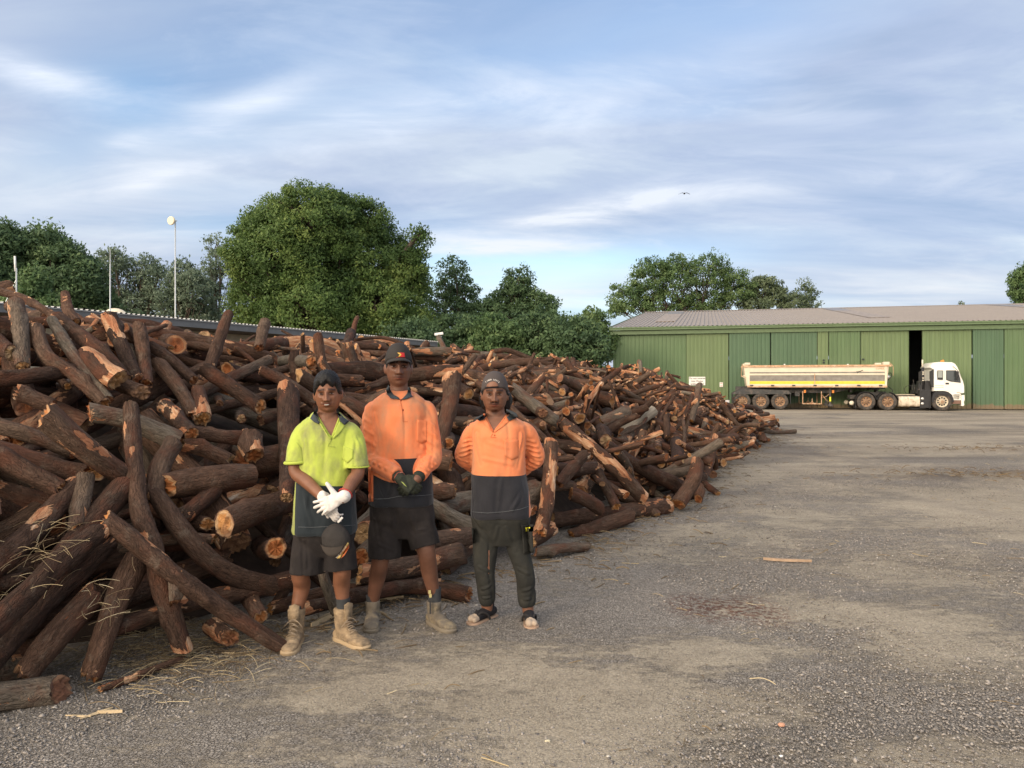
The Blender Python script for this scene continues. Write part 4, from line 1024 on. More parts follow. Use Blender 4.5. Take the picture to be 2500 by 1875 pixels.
    # side bits under the tub
    for s in (-1, 1):
        m = MB(); zA, zB = tz(900, 478), tz(900, 574)
        for cx in (802, 943): m.tube([(tx(cx), s * 1.0, zA), (tx(cx), s * 1.0, zB)], .028, 6)
        m.tube([(tx(802), s * 1.0, zB), (tx(943), s * 1.0, zB)], .028, 6); m.tube([(tx(873), s * 1.0, zB), (tx(873), s * 1.0, zB + .35)], .02, 6)
        m.tube([(tx(855), s * 1.0, zB), (tx(873), s * 1.0, zB + .18), (tx(890), s * 1.0, zB)], .018, 6); m.build('spare_carrier', [TUBR], rt)
        m = MB(); m.bx(tx(1003), tx(1017), s * .85 - .07, s * .85 + .07, tz(1010, 575), zb); m.bx(tx(994), tx(1028), s * .85 - .14, s * .85 + .14, tz(1010, 592), tz(1010, 575)); m.build('landing_leg', [CHAS], rt)
        m = MB(); m.bx(tx(1003), tx(1015), s * 1.0 - .02, s * 1.0 + .02, tz(1010, 555), tz(1010, 522)); m.build('sticker', [REFL], rt)
        for cx, cy in ((818, 478), (1031, 480)):
            m = MB(); m.bx(tx(cx) - .06, tx(cx) + .06, s * .95 - .04, s * .95 + .04, tz(cx, cy + 12), tz(cx, cy - 10)); m.build('marker_light', [AMB], rt)
        m = MB(); m.bx(tx(745), tx(780), s * .8 - .15, s * .8 + .15, tz(762, 516), tz(762, 480)); m.build('toolbox', [CHAS], rt, bevel=.02)
    m = MB(); m.tube(spline([(tx(945), -.9, tz(945, 500)), (tx(975), -1.0, tz(975, 540)), (tx(1003), -.9, tz(1003, 560))], 8), .014, 6); m.tube(spline([(tx(945), -.9, tz(945, 525)), (tx(975), -1.0, tz(975, 520)), (tx(1003), -.9, tz(1003, 500))], 8), .014, 6); m.build('crank', [TUBR], rt)
    m = MB(); m.tube([(tx(1360), 0, z1c - .12), (tx(1360), 0, z1c - .2)], .35, 20); m.build('kingpin_plate', [CHAS], rt)

def make_truck():
    rt = empty('truck', (_o[0], _o[1], 0), SRZ, 'white high-roofed cab-over prime mover coupled to the tipper trailer', 'truck')
    HW = 1.24
    X, Z = tx, lambda cx, cy: tz(cx, cy)
    # cab body as rounded box built from side outline rings across the width
    prof = [(1778, 478), (1778, 312), (1752, 330), (1748, 318), (1762, 300), (1772, 276), (1790, 262), (1830, 258), (1925, 259), (1948, 270), (1962, 292), (1972, 318), (1990, 375), (2008, 405), (2014, 440), (2013, 492), (1995, 498), (1980, 498), (1976, 545), (1930, 545), (1918, 510), (1890, 486), (1860, 478)]
    prof = [(1780, 478), (1778, 315), (1760, 300), (1772, 276), (1790, 262), (1830, 258), (1925, 259), (1948, 270), (1962, 292), (1972, 318), (1990, 375), (2004, 405), (2012, 440), (2013, 492), (1980, 498), (1976, 545), (1932, 545), (1920, 510), (1890, 486), (1860, 478)]
    P = np.array([(X(a), Z(a, b)) for a, b in prof]); cen = P.mean(0)
    rg = []
    for y, s in ((-HW, .965), (-HW + .03, .985), (-HW + .10, 1.0), (HW - .10, 1.0), (HW - .03, .985), (HW, .965)):
        Q = cen + (P - cen) * s
        up = np.clip((P[:, 1] - Z(1850, 320)) / (Z(1850, 258) - Z(1850, 320)), 0, 1)
        yy = y * (1 - .14 * up)
        rg.append([(q[0], yyy, q[1]) for q, yyy in zip(Q, yy)])
    m = MB(); m.rings(rg); cab = m.build('cab', [CABW], rt, autosmooth=40)
    for s in (-1, 1):
        y = s * HW
        def pl(pts, nm, mt, par, th=.02, pr=.012):
            m = MB(); a, b_ = y - s * th, y + s * pr; m.prism([(X(a_), Z(a_, c_)) for a_, c_ in pts], min(a, b_), max(a, b_), 'y'); return m.build(nm, [mt], par)
        door = pl([(1865, 318), (1962, 320), (1975, 345), (1988, 400), (1992, 440), (1990, 478), (1925, 490), (1895, 478), (1866, 470)], 'door', CABW, rt, .02, .008)
        pl([(1873, 321), (1945, 321), (1965, 340), (1982, 392), (1983, 416), (1905, 406), (1873, 394)], 'window_frame', BLK, door, .02, .014)
        pl([(1878, 326), (1942, 326), (1960, 343), (1976, 393), (1977, 410), (1906, 400), (1878, 390)], 'window', GLS, door, .02, .02)
        pl([(1869, 414), (1894, 414), (1894, 427), (1869, 427)], 'door_handle', BLK, door, .0, .03)
        pl([(1808, 322), (1849, 322), (1849, 392), (1808, 392)], 'window_frame', BLK, rt, .02, .012)
        pl([(1812, 326), (1845, 326), (1845, 376), (1812, 376)], 'window', plain('pale rear glass', (.30, .32, .30), .15, var=.05), rt, .0, .02)
        pl([(1750, 330), (1781, 312), (1780, 448), (1768, 448), (1757, 425), (1750, 380)], 'side_deflector', BLK, rt, .05, .01)
        for cy in (432, 447): pl([(1788, cy), (1855, cy), (1855, cy + 4), (1788, cy + 4)], 'cab_crease', plain('crease beige', (.5, .46, .38), .5), rt, 0, .012)
        pl([(1953, 487), (1982, 487), (1982, 491), (1953, 491)], 'badge', RIMR, rt, 0, .012)
        # step and corner panels
        pl([(1925, 500), (1985, 500), (1985, 545), (1932, 545)], 'step_panel', CABW, rt, .25, .0)
        for cy in (508, 522): pl([(1935, cy), (1983, cy), (1983, cy + 4), (1935, cy + 4)], 'step', plain('crease beige', (.5, .46, .38), .5), rt, 0, .012)
        pl([(1920, 547), (1985, 547), (1985, 573), (1926, 573)], 'lower_step', plain('brown dust', (.20, .12, .09), .8), rt, .3, -.02)
        pl([(1988, 508), (2012, 506), (2012, 545), (2006, 560), (2010, 582), (2002, 589), (1988, 589)], 'bumper_end', CABW, rt, .3, .01)
        # black guard over the front wheel
        arc = [(1766, 560), (1768, 530), (1776, 500), (1792, 480), (1862, 481), (1892, 488), (1914, 505), (1928, 535), (1932, 560), (1918, 560), (1908, 530), (1892, 512), (1860, 503), (1815, 503), (1795, 515), (1782, 540), (1780, 560)]
        m = MB(); ya, yb = y - s * .35, y + s * .035
        lo = [(X(a_), Z(a_, c_)) for a_, c_ in arc]
        k = len(lo)
        for i in range(8):
            a_, b2, c_, d_ = lo[i], lo[i + 1], lo[k - 2 - i], lo[k - 1 - i]
            m.prism([a_, b2, c_, d_], min(ya, yb), max(ya, yb), 'y')
        m.build('wheel_arch', [BLK], rt)
        # mirror on arm
        m = MB(); m.tube(spline([(X(1928), y * .9, Z(1928, 290)), (X(1950), y + s * .14, Z(1950, 318)), (X(1952), y + s * .2, Z(1952, 335))], 6), .015, 6); m.tube([(X(1952), y + s * .2, Z(1952, 335)), (X(1950), y + s * .2, Z(1950, 395))], .015, 6); arm = m.build('mirror_arm', [BLK], rt)
        m = MB(); m.bx(X(1940), X(1958), y + s * .2 - .1, y + s * .2 + .1, Z(1950, 375), Z(1950, 328)); m.bx(X(1942), X(1956), y + s * .2 - .1, y + s * .2 + .1, Z(1950, 398), Z(1950, 378)); m.build('mirror', [BLK], rt, bevel=.02)
        # fuel tank
        m = MB(); xa, xb = X(1520), X(1678); zc = (Z(1600, 516) + Z(1600, 594)) / 2; hz = (Z(1600, 516) - Z(1600, 594)) / 2
        pr = [(math.copysign(abs(math.cos(a)) ** .45, math.cos(a)) * .30 + s * .92, math.copysign(abs(math.sin(a)) ** .5, math.sin(a)) * hz + zc) for a in np.linspace(0, 2 * math.pi, 28, endpoint=False)]
        m.rings([[(x, p_[0], p_[1]) for p_ in pr] for x in (xa, xb)]); tk = m.build('fuel_tank', [ALU], rt, autosmooth=40)
        m = MB()
        for cx in (1548, 1600, 1654):
            m.rings([[(x, s * .92 + (p_[0] - s * .92) * 1.03, zc + (p_[1] - zc) * 1.03) for p_ in pr] for x in (X(cx) - .03, X(cx) + .03)])
        m.build('tank_strap', [CHR], tk)
        m = MB(); m.disc((X(1626), s * 1.225, Z(1626, 552)), .09, (0, 1, 0), .03, 16); m.build('tank_cap', [ALU], tk)
        for cy in (534, 571):
            m = MB(); m.tube([(X(1690), s * 1.0, Z(1700, cy)), (X(1711), s * 1.0, Z(1700, cy))], .10, 16)
            m.ball((X(1700), s * 1.11, Z(1700, cy)), (.11, .06, .10), 14); m.build('air_tank', [SILV], rt, smooth=True)
        m = MB(); m.bx(X(1680), X(1765), s * .9 - .25, s * .9 + .25, Z(1720, 612) + .06, Z(1720, 470)); m.build('battery_box', [BLK], rt, bevel=.02)
        # drive wheel guards
        for cx in (1275, 1437):
            m = MB(); r0, r1 = .585, .61; aa = np.linspace(R(12), R(168), 12); c = np.array([X(cx), .53])
            for a, b_ in zip(aa[:-1], aa[1:]):
                q = [(c[0] + r * math.cos(t_), c[1] + r * math.sin(t_)) for r, t_ in ((r0, a), (r1, a), (r1, b_), (r0, b_))]
                m.prism(q, min(s * .62, s * 1.24), max(s * .62, s * 1.24), 'y')
            m.build('mudguard', [BLK], rt)
    m = MB(); m.bx(X(2000), X(2016), -HW + .2, HW - .2, Z(2010, 580), Z(2010, 506)); m.build('bumper', [CABW], rt, bevel=.02)
    # windscreen and grille
    m = MB(); m.prism([(X(1970), Z(1970, 318)), (X(1988), Z(1990, 375)), (X(2001), Z(2004, 402)), (X(2004) + .03, Z(2004, 402)), (X(1990) + .04, Z(1990, 375)), (X(1972) + .04, Z(1972, 318))], -1.0, 1.0, 'y'); m.build('windscreen', [GLS], rt)
    m = MB(); m.bx(X(2012), X(2012) + .035, -.8, .8, Z(2012, 485), Z(2012, 430)); m.build('grille', [BLK], rt)
    for s in (-1, 1):
        m = MB(); m.bx(X(2015), X(2015) + .03, s * .9 - .2, s * .9 + .2, Z(2012, 545), Z(2012, 520)); m.build('headlight', [SILV], rt, bevel=.01)
    # beacon and roof lamp
    m = MB(); m.tube([(X(1873), -.3, Z(1873, 258)), (X(1873), -.3, Z(1873, 244))], .05, 10); m.ball((X(1886), -.3, Z(1886, 249)), (.08, .08, .09), 10); m.build('beacon', [AMB], rt, smooth=True)
    # exhaust stack and gear behind the cab
    m = MB(); m.tube([(X(1712), -.85, Z(1712, 460)), (X(1712), -.85, Z(1712, 298))], .085, 14); ex = m.build('exhaust_shield', [BLK], rt, smooth=True)
    m = MB(); m.tube([(X(1710), -.85, Z(1710, 300)), (X(1710), -.85, Z(1710, 240))], .045, 12); m.build('exhaust_pipe', [CHR], ex, smooth=True)
    m = MB()
    for cy in (330, 345, 375, 392): m.bx(X(1712) - .045, X(1712) + .045, -.945, -.925, Z(1712, cy + 8), Z(1712, cy)) 
    m.build('shield_slots', [CHR], ex)
    m = MB(); m.bx(X(1680), X(1745), -.9, .9, Z(1720, 480), Z(1720, 430)); m.bx(X(1725), X(1768), -1.0, 1.0, Z(1745, 500), Z(1745, 400)); m.bx(X(1675), X(1700), -.6, .4, Z(1690, 500), Z(1690, 452)); m.build('engine_gear', [BLK], rt, bevel=.03)
    m = MB()
    for cx in (1682, 1700): m.tube([(X(cx), -.9, Z(cx, 470)), (X(cx), -.9, Z(cx, 402))], .018, 6)
    for cy in (402, 425): m.tube([(X(1680), -.9, Z(1690, cy)), (X(1705), -.9, Z(1690, cy))], .018, 6)
    m.tube([(X(1650), -.4, Z(1650, 470)), (X(1655), -.4, Z(1655, 390)), (X(1668), -.4, Z(1668, 470))], .02, 6)
    m.tube([(X(1738), -.9, Z(1738, 400)), (X(1755), -.95, Z(1755, 420))], .05, 8); m.build('head_board_rack', [CHAS], rt)
    m = MB(); aa = np.linspace(0, 2 * math.pi, 20)
    m.tube([(X(1628) + .28 * math.cos(a), -.3, Z(1628, 468) + .26 * math.sin(a)) for a in aa], .016, 6); m.build('coiled_hose', [BLK], rt)
    # chassis rails, fifth wheel
    m = MB()
    for s in (-1, 1): m.bx(X(1170), X(1990), s * .42 - .04, s * .42 + .04, .68, .92)
    for cx in (1200, 1356, 1500, 1700): m.bx(X(cx) - .06, X(cx) + .06, -.38, .38, .70, .90)
    m.build('chassis', [CHAS], rt)
    m = MB(); m.tube([(X(1360), 0, .92), (X(1360), 0, 1.10)], .45, 20); m.bx(X(1310), X(1420), -.5, .5, .90, 1.0); m.build('fifth_wheel', [CHAS], rt)
    m = MB(); m.bx(X(1490), X(1650), -.9, .9, .93, .965); m.build('deck_plate', [ALU], rt)
    m = MB(); m.ball((X(1172), -.95, Z(1172, 567)), (.15, .13, .14), 14); m.ball((X(1172), .95, Z(1172, 567)), (.15, .13, .14), 14); m.build('rear_air_tank', [CHR], rt, smooth=True)
    m = MB()
    for s in (-1, 1): m.bx(X(1195) - .01, X(1195) + .01, s * .95 - .28, s * .95 + .28, .12, .6); m.bx(X(1750), X(1750) + .02, s * .95 - .25, s * .95 + .25, .12, .6)
    m.build('mud_flap', [BLK], rt)
    for cx in (1275, 1437): wheel(rt, X(cx), .53, RIMR)
    wheel(rt, X(1845), .555, RIMW, star=True, dual=False)
    for cx in (1275, 1437, 1845):
        m = MB(); m.tube([(X(cx), -1.0, .53), (X(cx), 1.0, .53)], .07, 10); m.build('axle', [CHAS], rt)
make_trailer(); make_truck()
# ================================================================ PEOPLE
from mathutils.bvhtree import BVHTree
def skin_mat(name, col):
    m, t, b = newmat(name)
    a = N(t, 'ShaderNodeAttribute', attribute_name='fc')
    tc = N(t, 'ShaderNodeTexCoord'); n = N(t, 'ShaderNodeTexNoise'); n.inputs['Scale'].default_value = 14; n.inputs['Detail'].default_value = 6; t.links.new(tc.outputs['Object'], n.inputs['Vector'])
    r = ramp(t, [(.3, tuple(c * .82 for c in col)), (.7, tuple(c * 1.18 for c in col))]); t.links.new(n.outputs['Fac'], r.inputs[0])
    c = mixc(t, 1.0, r.outputs[0], a.outputs['Color'], 'MULTIPLY')
    t.links.new(c, b.inputs['Base Color']); b.inputs['Roughness'].default_value = .48; b.inputs['Specular IOR Level'].default_value = .38
    b.inputs['Subsurface Weight'].default_value = .06; b.inputs['Subsurface Radius'].default_value = (.012, .005, .003); b.inputs['Subsurface Scale'].default_value = 1.0
    n2 = N(t, 'ShaderNodeTexNoise'); n2.inputs['Scale'].default_value = 160; t.links.new(tc.outputs['Object'], n2.inputs['Vector'])
    bp = N(t, 'ShaderNodeBump'); bp.inputs['Strength'].default_value = .25; bp.inputs['Distance'].default_value = .002; t.links.new(n2.outputs['Fac'], bp.inputs['Height']); t.links.new(bp.outputs[0], b.inputs['Normal'])
    return m
def hivis_mat(name, top, low, z0, slope=0.0, x0=0.0, side=None, sleeve=False, dirt=(.30, .25, .12), damt=.7, dz=0.0):
    """two-tone work shirt: bright cloth above z0, dark below, optional bright strip at one side"""
    m, t, b = newmat(name)
    tc = N(t, 'ShaderNodeTexCoord'); sp = N(t, 'ShaderNodeSeparateXYZ'); t.links.new(tc.outputs['Object'], sp.inputs[0])
    x, y, z = sp.outputs
    def noise(s, d, r, vec=None):
        n = N(t, 'ShaderNodeTexNoise'); n.inputs['Scale'].default_value = s; n.inputs['Detail'].default_value = d; n.inputs['Roughness'].default_value = r; t.links.new(vec or tc.outputs['Object'], n.inputs['Vector']); return n.outputs['Fac']
    v = ramp(t, [(.3, tuple(c * .86 for c in top)), (.7, tuple(min(1, c * 1.08) for c in top))]); t.links.new(noise(5, 4, .6), v.inputs[0])
    mp = N(t, 'ShaderNodeMapping'); mp.inputs['Scale'].default_value = (1, 1, .5); t.links.new(tc.outputs['Object'], mp.inputs[0])
    d = ramp(t, [(.44, 0), (.66, damt)]); t.links.new(noise(7.5, 6, .6, mp.outputs[0]), d.inputs[0])
    hi = mixc(t, d.outputs[0], v.outputs[0], dirt)
    lv = ramp(t, [(.3, tuple(c * .8 for c in low)), (.7, tuple(c * 1.25 for c in low))]); t.links.new(noise(6, 5, .6), lv.inputs[0])
    zz = mathn(t, 'SUBTRACT', z, mathn(t, 'ADD', mathn(t, 'MULTIPLY', mathn(t, 'SUBTRACT', x, x0), slope), z0))
    f = mathn(t, 'GREATER_THAN', zz, 0.0)
    if side:
        xs, sg, w = side            # strip starts at x = xs, towards sg
        q = mathn(t, 'GREATER_THAN', mathn(t, 'MULTIPLY', mathn(t, 'SUBTRACT', x, xs), sg), 0.0)
        f = mathn(t, 'MAXIMUM', f, q)
    if sleeve:
        sa = N(t, 'ShaderNodeAttribute', attribute_name='sleeve'); f = mathn(t, 'MAXIMUM', f, mathn(t, 'GREATER_THAN', sa.outputs['Fac'], .5))
    c = mixc(t, f, lv.outputs[0], hi)
    t.links.new(c, b.inputs['Base Color']); b.inputs['Roughness'].default_value = .85; b.inputs['Specular IOR Level'].default_value = .15
    b.inputs['Sheen Weight'].default_value = .15
    bp = N(t, 'ShaderNodeBump'); bp.inputs['Strength'].default_value = .5; bp.inputs['Distance'].default_value = .004; t.links.new(noise(55, 4, .6), bp.inputs['Height']); t.links.new(bp.outputs[0], b.inputs['Normal'])
    return m

def remeshed(mb, voxel, smooth=2, factor=.5):
    me = mb.mesh('tmp', plain('black plastic', (.03, .03, .03)))
    o = bpy.data.objects.new('tmp', me); COL.objects.link(o)
    r = o.modifiers.new('r', 'REMESH'); r.mode = 'VOXEL'; r.voxel_size = voxel; r.adaptivity = 0
    if smooth:
        s = o.modifiers.new('s', 'SMOOTH'); s.factor = factor; s.iterations = smooth
    dg = bpy.context.evaluated_depsgraph_get(); e = o.evaluated_get(dg); m2 = bpy.data.meshes.new_from_object(e)
    bpy.data.objects.remove(o); m2.materials.clear()
    return m2
def get_v(me):
    v = np.empty(len(me.vertices) * 3); me.vertices.foreach_get('co', v); return v.reshape(-1, 3)
def get_n(me):
    v = np.empty(len(me.vertices) * 3); me.vertices.foreach_get('normal', v); return v.reshape(-1, 3)
def set_v(me, v): me.vertices.foreach_set('co', np.asarray(v).ravel()); me.update()
def link_mesh(name, me, mats, parent=None):
    for m in mats: me.materials.append(m)
    me.name = name; me.polygons.foreach_set('use_smooth', [True] * len(me.polygons)); me.update()
    o = bpy.data.objects.new(name, me); COL.objects.link(o)
    if parent is not None: o.parent = parent
    return o
def seg_dist(v, a, b):
    a, b = np.array(a, float), np.array(b, float); d = b - a; t = np.clip(((v - a) @ d) / (d @ d), 0, 1); return np.linalg.norm(v - (a + t[:, None] * d), axis=1), t
def cloth(name, mb, mats, parent, voxel=.006, smooth=3, noise=(), folds=(), cut=None):
    me = remeshed(mb, voxel, smooth)
    v = get_v(me); n = get_n(me); d = np.zeros(len(v))
    for sc, amp, sd in noise: d += amp * fbm(v * np.array(sc), sd, 2)
    cr = vnoise(v * np.array((7, 7, 2.4)) + 9, 21); d -= .006 * np.exp(-(cr / .10) ** 2)
    for a, b, w, amp in folds:
        r, t = seg_dist(v, a, b); d += amp * np.exp(-(r / w) ** 2) * np.clip(np.sin(np.pi * np.clip(t, .04, .96)), 0, 1) ** .5
        d -= amp * .6 * np.exp(-((r - 1.7 * w) / w) ** 2) * (r > .5 * w)
    set_v(me, v + n * d[:, None])
    if cut is not None:
        bm = bmesh.new(); bm.from_mesh(me); bm.verts.ensure_lookup_table()
        kill = cut(get_v(me), n); bmesh.ops.delete(bm, geom=[bm.verts[i] for i in np.nonzero(kill)[0]], context='VERTS'); bm.to_mesh(me); bm.free()
    return link_mesh(name, me, mats, parent)
def mark_sleeves(o, arms, ru=.088, rf=.072):
    """attribute 1 on the cloth that belongs to the sleeves"""
    v = get_v(o.data); k = np.zeros(len(v))
    for a, e, w in arms:
        d1, _ = seg_dist(v, a, e); d2, t2 = seg_dist(v, e, w)
        k = np.maximum(k, np.clip((ru - d1) / .01 + .5, 0, 1)); k = np.maximum(k, np.clip((rf + .012 * (1 - t2) - d2) / .01 + .5, 0, 1))
    at_ = o.data.attributes.new('sleeve', 'FLOAT', 'POINT'); at_.data.foreach_set('value', k)
def ering(c, a, b, n=36, ex=2.3, rot=0.0, tilt=None):
    t = np.linspace(0, 2 * math.pi, n, endpoint=False)
    x = np.sign(np.cos(t)) * np.abs(np.cos(t)) ** (2 / ex) * a; y = np.sign(np.sin(t)) * np.abs(np.sin(t)) ** (2 / ex) * b
    if rot: x, y = x * math.cos(rot) - y * math.sin(rot), x * math.sin(rot) + y * math.cos(rot)
    z = np.zeros(n) if tilt is None else x * tilt[0] + y * tilt[1]
    return np.stack([x + c[0], y + c[1], z + c[2]], -1)
def limb(mb, pts, rad, n=16, k=None, flat=1.0, ends=True):
    """smooth tapering limb; rad per point; rounded ends"""
    P = np.column_stack([np.array(pts, float), np.array(rad, float)])
    Q = spline(P, k or max(8, len(pts) * 5)); C, r = Q[:, :3], Q[:, 3]
    if ends:
        d0 = C[0] - C[1]; d0 /= np.linalg.norm(d0); d1 = C[-1] - C[-2]; d1 /= np.linalg.norm(d1)
        h0 = [(C[0] + d0 * r[0] * math.sin(a), r[0] * math.cos(a)) for a in (1.3, .9, .45)]; h1 = [(C[-1] + d1 * r[-1] * math.sin(a), r[-1] * math.cos(a)) for a in (.45, .9, 1.3)]
        C = np.vstack([[h[0] for h in h0], C, [h[0] for h in h1]]); r = np.concatenate([[h[1] for h in h0], r, [h[1] for h in h1]])
    mb.tube(C, r, n); return mb

# ---- head
def head_dirs(nu=96, nv=72):
    V = []; 
    for i in range(1, nv):
        ph = math.pi * i / nv
        for j in range(nu):
            th = 2 * math.pi * j / nu; V.append((math.sin(ph) * math.sin(th), -math.sin(ph) * math.cos(th), math.cos(ph)))
    V = np.vstack([np.array(V), [(0, 0, 1), (0, 0, -1)]])
    b = (nv - 1) * nu
    F = [(i * nu + j, (i + 1) * nu + j, (i + 1) * nu + (j + 1) % nu, i * nu + (j + 1) % nu) for i in range(nv - 2) for j in range(nu)]
    F += [(b, j, (j + 1) % nu) for j in range(nu)] + [(b + 1, (nv - 2) * nu + (j + 1) % nu, (nv - 2) * nu + j) for j in range(nu)]
    return V, F
def G(x, s): return np.exp(-(x / s) ** 2)
def head_base(d, wide=1.0):
    """skull + jaw, face towards -y, origin at eye height between the ears"""
    up = d[:, 2] >= 0
    a = .0735 * wide; zz = np.where(up, d[:, 2] * .118, d[:, 2] * .126)
    x = d[:, 0] * a; y = np.where(d[:, 1] < 0, d[:, 1] * .090, d[:, 1] * .100)
    low = np.clip(-zz / .12, 0, 1)
    x = x * (1 + .03 * G(zz - .02, .05)) * (1 + .09 * G(zz + .075, .035))
    y = y + .004
    # flatten the face, pull the jaw under the skull
    y = np.where(d[:, 1] < 0, y * (1 - .06 * G(zz, .08)) , y * (1 - .42 * low ** 1.2))
    return np.stack([x, y, zz], -1)
def head_face(p, smile=0.0, lips=1.0):
    x, y, z = p[:, 0], p[:, 1], p[:, 2]; ax = np.abs(x); fr = np.clip((-y - .02) / .03, 0, 1)
    f = -.013 * G(ax - .031, .016) * G(z - .0, .012)
    f += .0085 * G(ax - .026, .022) * G(z - .023, .008) - .003 * G(x, .008) * G(z - .022, .01)
    hz = np.interp(z, [-.050, -.046, -.038, -.030, -.010, .010, .022], [0, .012, .025, .023, .015, .008, .0]); wz = np.interp(z, [-.045, -.03, 0, .02], [.0140, .0125, .0085, .009])
    f += hz * G(x, wz)
    f += .012 * G(ax - .0165, .0060) * G(z + .0375, .0070)
    f += .006 * G(ax - .042, .018) * G(z + .020, .020)
    f += lips * (.0085 * G(x, .024 + .006 * smile) * G(z + .0585 - smile * .06 * ax, .0048) + .0095 * G(x, .022 + .005 * smile) * G(z + .0695 - smile * .05 * ax, .0058) - .0065 * G(x, .028) * G(z + .0640 - smile * .06 * ax, .0022))
    f += .004 * G(x, .03) * G(z + .062, .02)
    f += .0065 * G(x, .020) * G(z + .098, .013) - .003 * G(x, .02) * G(z + .083, .006)
    f += -.0025 * G(ax - .028 - (-.045 - z) * -.25, .005) * G(z + .045, .02) * (1 + smile * 2)
    q = p.copy(); q[:, 1] -= f * fr
    q[:, 0] += np.sign(x) * .004 * G(z + .02, .025) * np.clip(1 - fr, 0, 1)
    return q
def Rz(a): c, s = math.cos(a), math.sin(a); return np.array([[c, -s, 0], [s, c, 0], [0, 0, 1.]])
def Rx(a): c, s = math.cos(a), math.sin(a); return np.array([[1, 0, 0], [0, c, -s], [0, s, c]])
def Ry(a): c, s = math.cos(a), math.sin(a); return np.array([[c, 0, s], [0, 1, 0], [-s, 0, c]])

# ---- hand: palm, five separate fingers of different length, thumb from the side of the palm
def hand(mb, wrist, fdir, back, side, curl=(.35, .5, .45), spread=.10, s=1.0, thumb=(.9, .3), fat=1.0, curls=None):
    """fdir: towards the fingertips; back: out of the back of the hand; side=+1 if the thumb lies towards cross(fdir, back)"""
    f = np.array(fdir, float); f /= np.linalg.norm(f); b = np.array(back, float); b -= f * (f @ b); b /= np.linalg.norm(b); l = np.cross(f, b) * side
    w = np.array(wrist, float)
    # palm
    rg = []
    for t, hw, ht in ((-.03, .024, .019), (0, .027, .018), (.03, .036, .016), (.06, .041, .0145), (.085, .042, .0125), (.096, .040, .009)):
        c = w + f * t * s; aa = np.linspace(0, 2 * math.pi, 16, endpoint=False)
        rg.append([c + l * (np.sign(math.cos(a)) * abs(math.cos(a)) ** .8 * hw * s * fat ** .5) + b * (math.sin(a) * ht * s * fat) for a in aa])
    mb.rings(rg)
    L = ((.0285, .040, .024, .019, .0088), (.0095, .045, .028, .021, .0090), (-.0095, .042, .026, .020, .0086), (-.0275, .033, .020, .017, .0076))
    for i, (off, l1, l2, l3, r) in enumerate(L):
        cu = curls[i] if curls else tuple(c * (1 + .12 * (i - 1)) for c in curl)
        p = w + f * (.086 - abs(off) * .10) * s + l * off * s
        ang = spread * (off / .0285); d = f * math.cos(ang) + l * math.sin(ang)
        pts = [p - d * .02 * s, p]; rr = [r * s * fat * 1.05, r * s * fat * 1.05]; a = 0
        for ln, c_ in zip((l1, l2, l3), cu):
            a += c_; dd = d * math.cos(a) - b * math.sin(a); p = p + dd * ln * s; pts.append(p); rr.append(r * s * fat * (1 - .07 * len(pts)))
        limb(mb, pts, rr, 10, 14)
    sp, cv = thumb
    base = w + f * .022 * s + l * .026 * s
    d = f * math.cos(sp) + l * math.sin(sp)
    p = base; pts = [w + f * .008 * s + l * .012 * s, base]; rr = [.014 * s * fat, .0145 * s * fat]; a = 0
    for ln, c_, r in ((.038, cv * .4, .0115), (.030, cv, .0105), (.024, cv, .0090)):
        a += c_; dd = d * math.cos(a) - b * math.sin(a) * .8 + f * math.sin(a) * .3; dd /= np.linalg.norm(dd); p = p + dd * ln * s; pts.append(p); rr.append(r * s * fat)
    limb(mb, pts, rr, 10, 14)

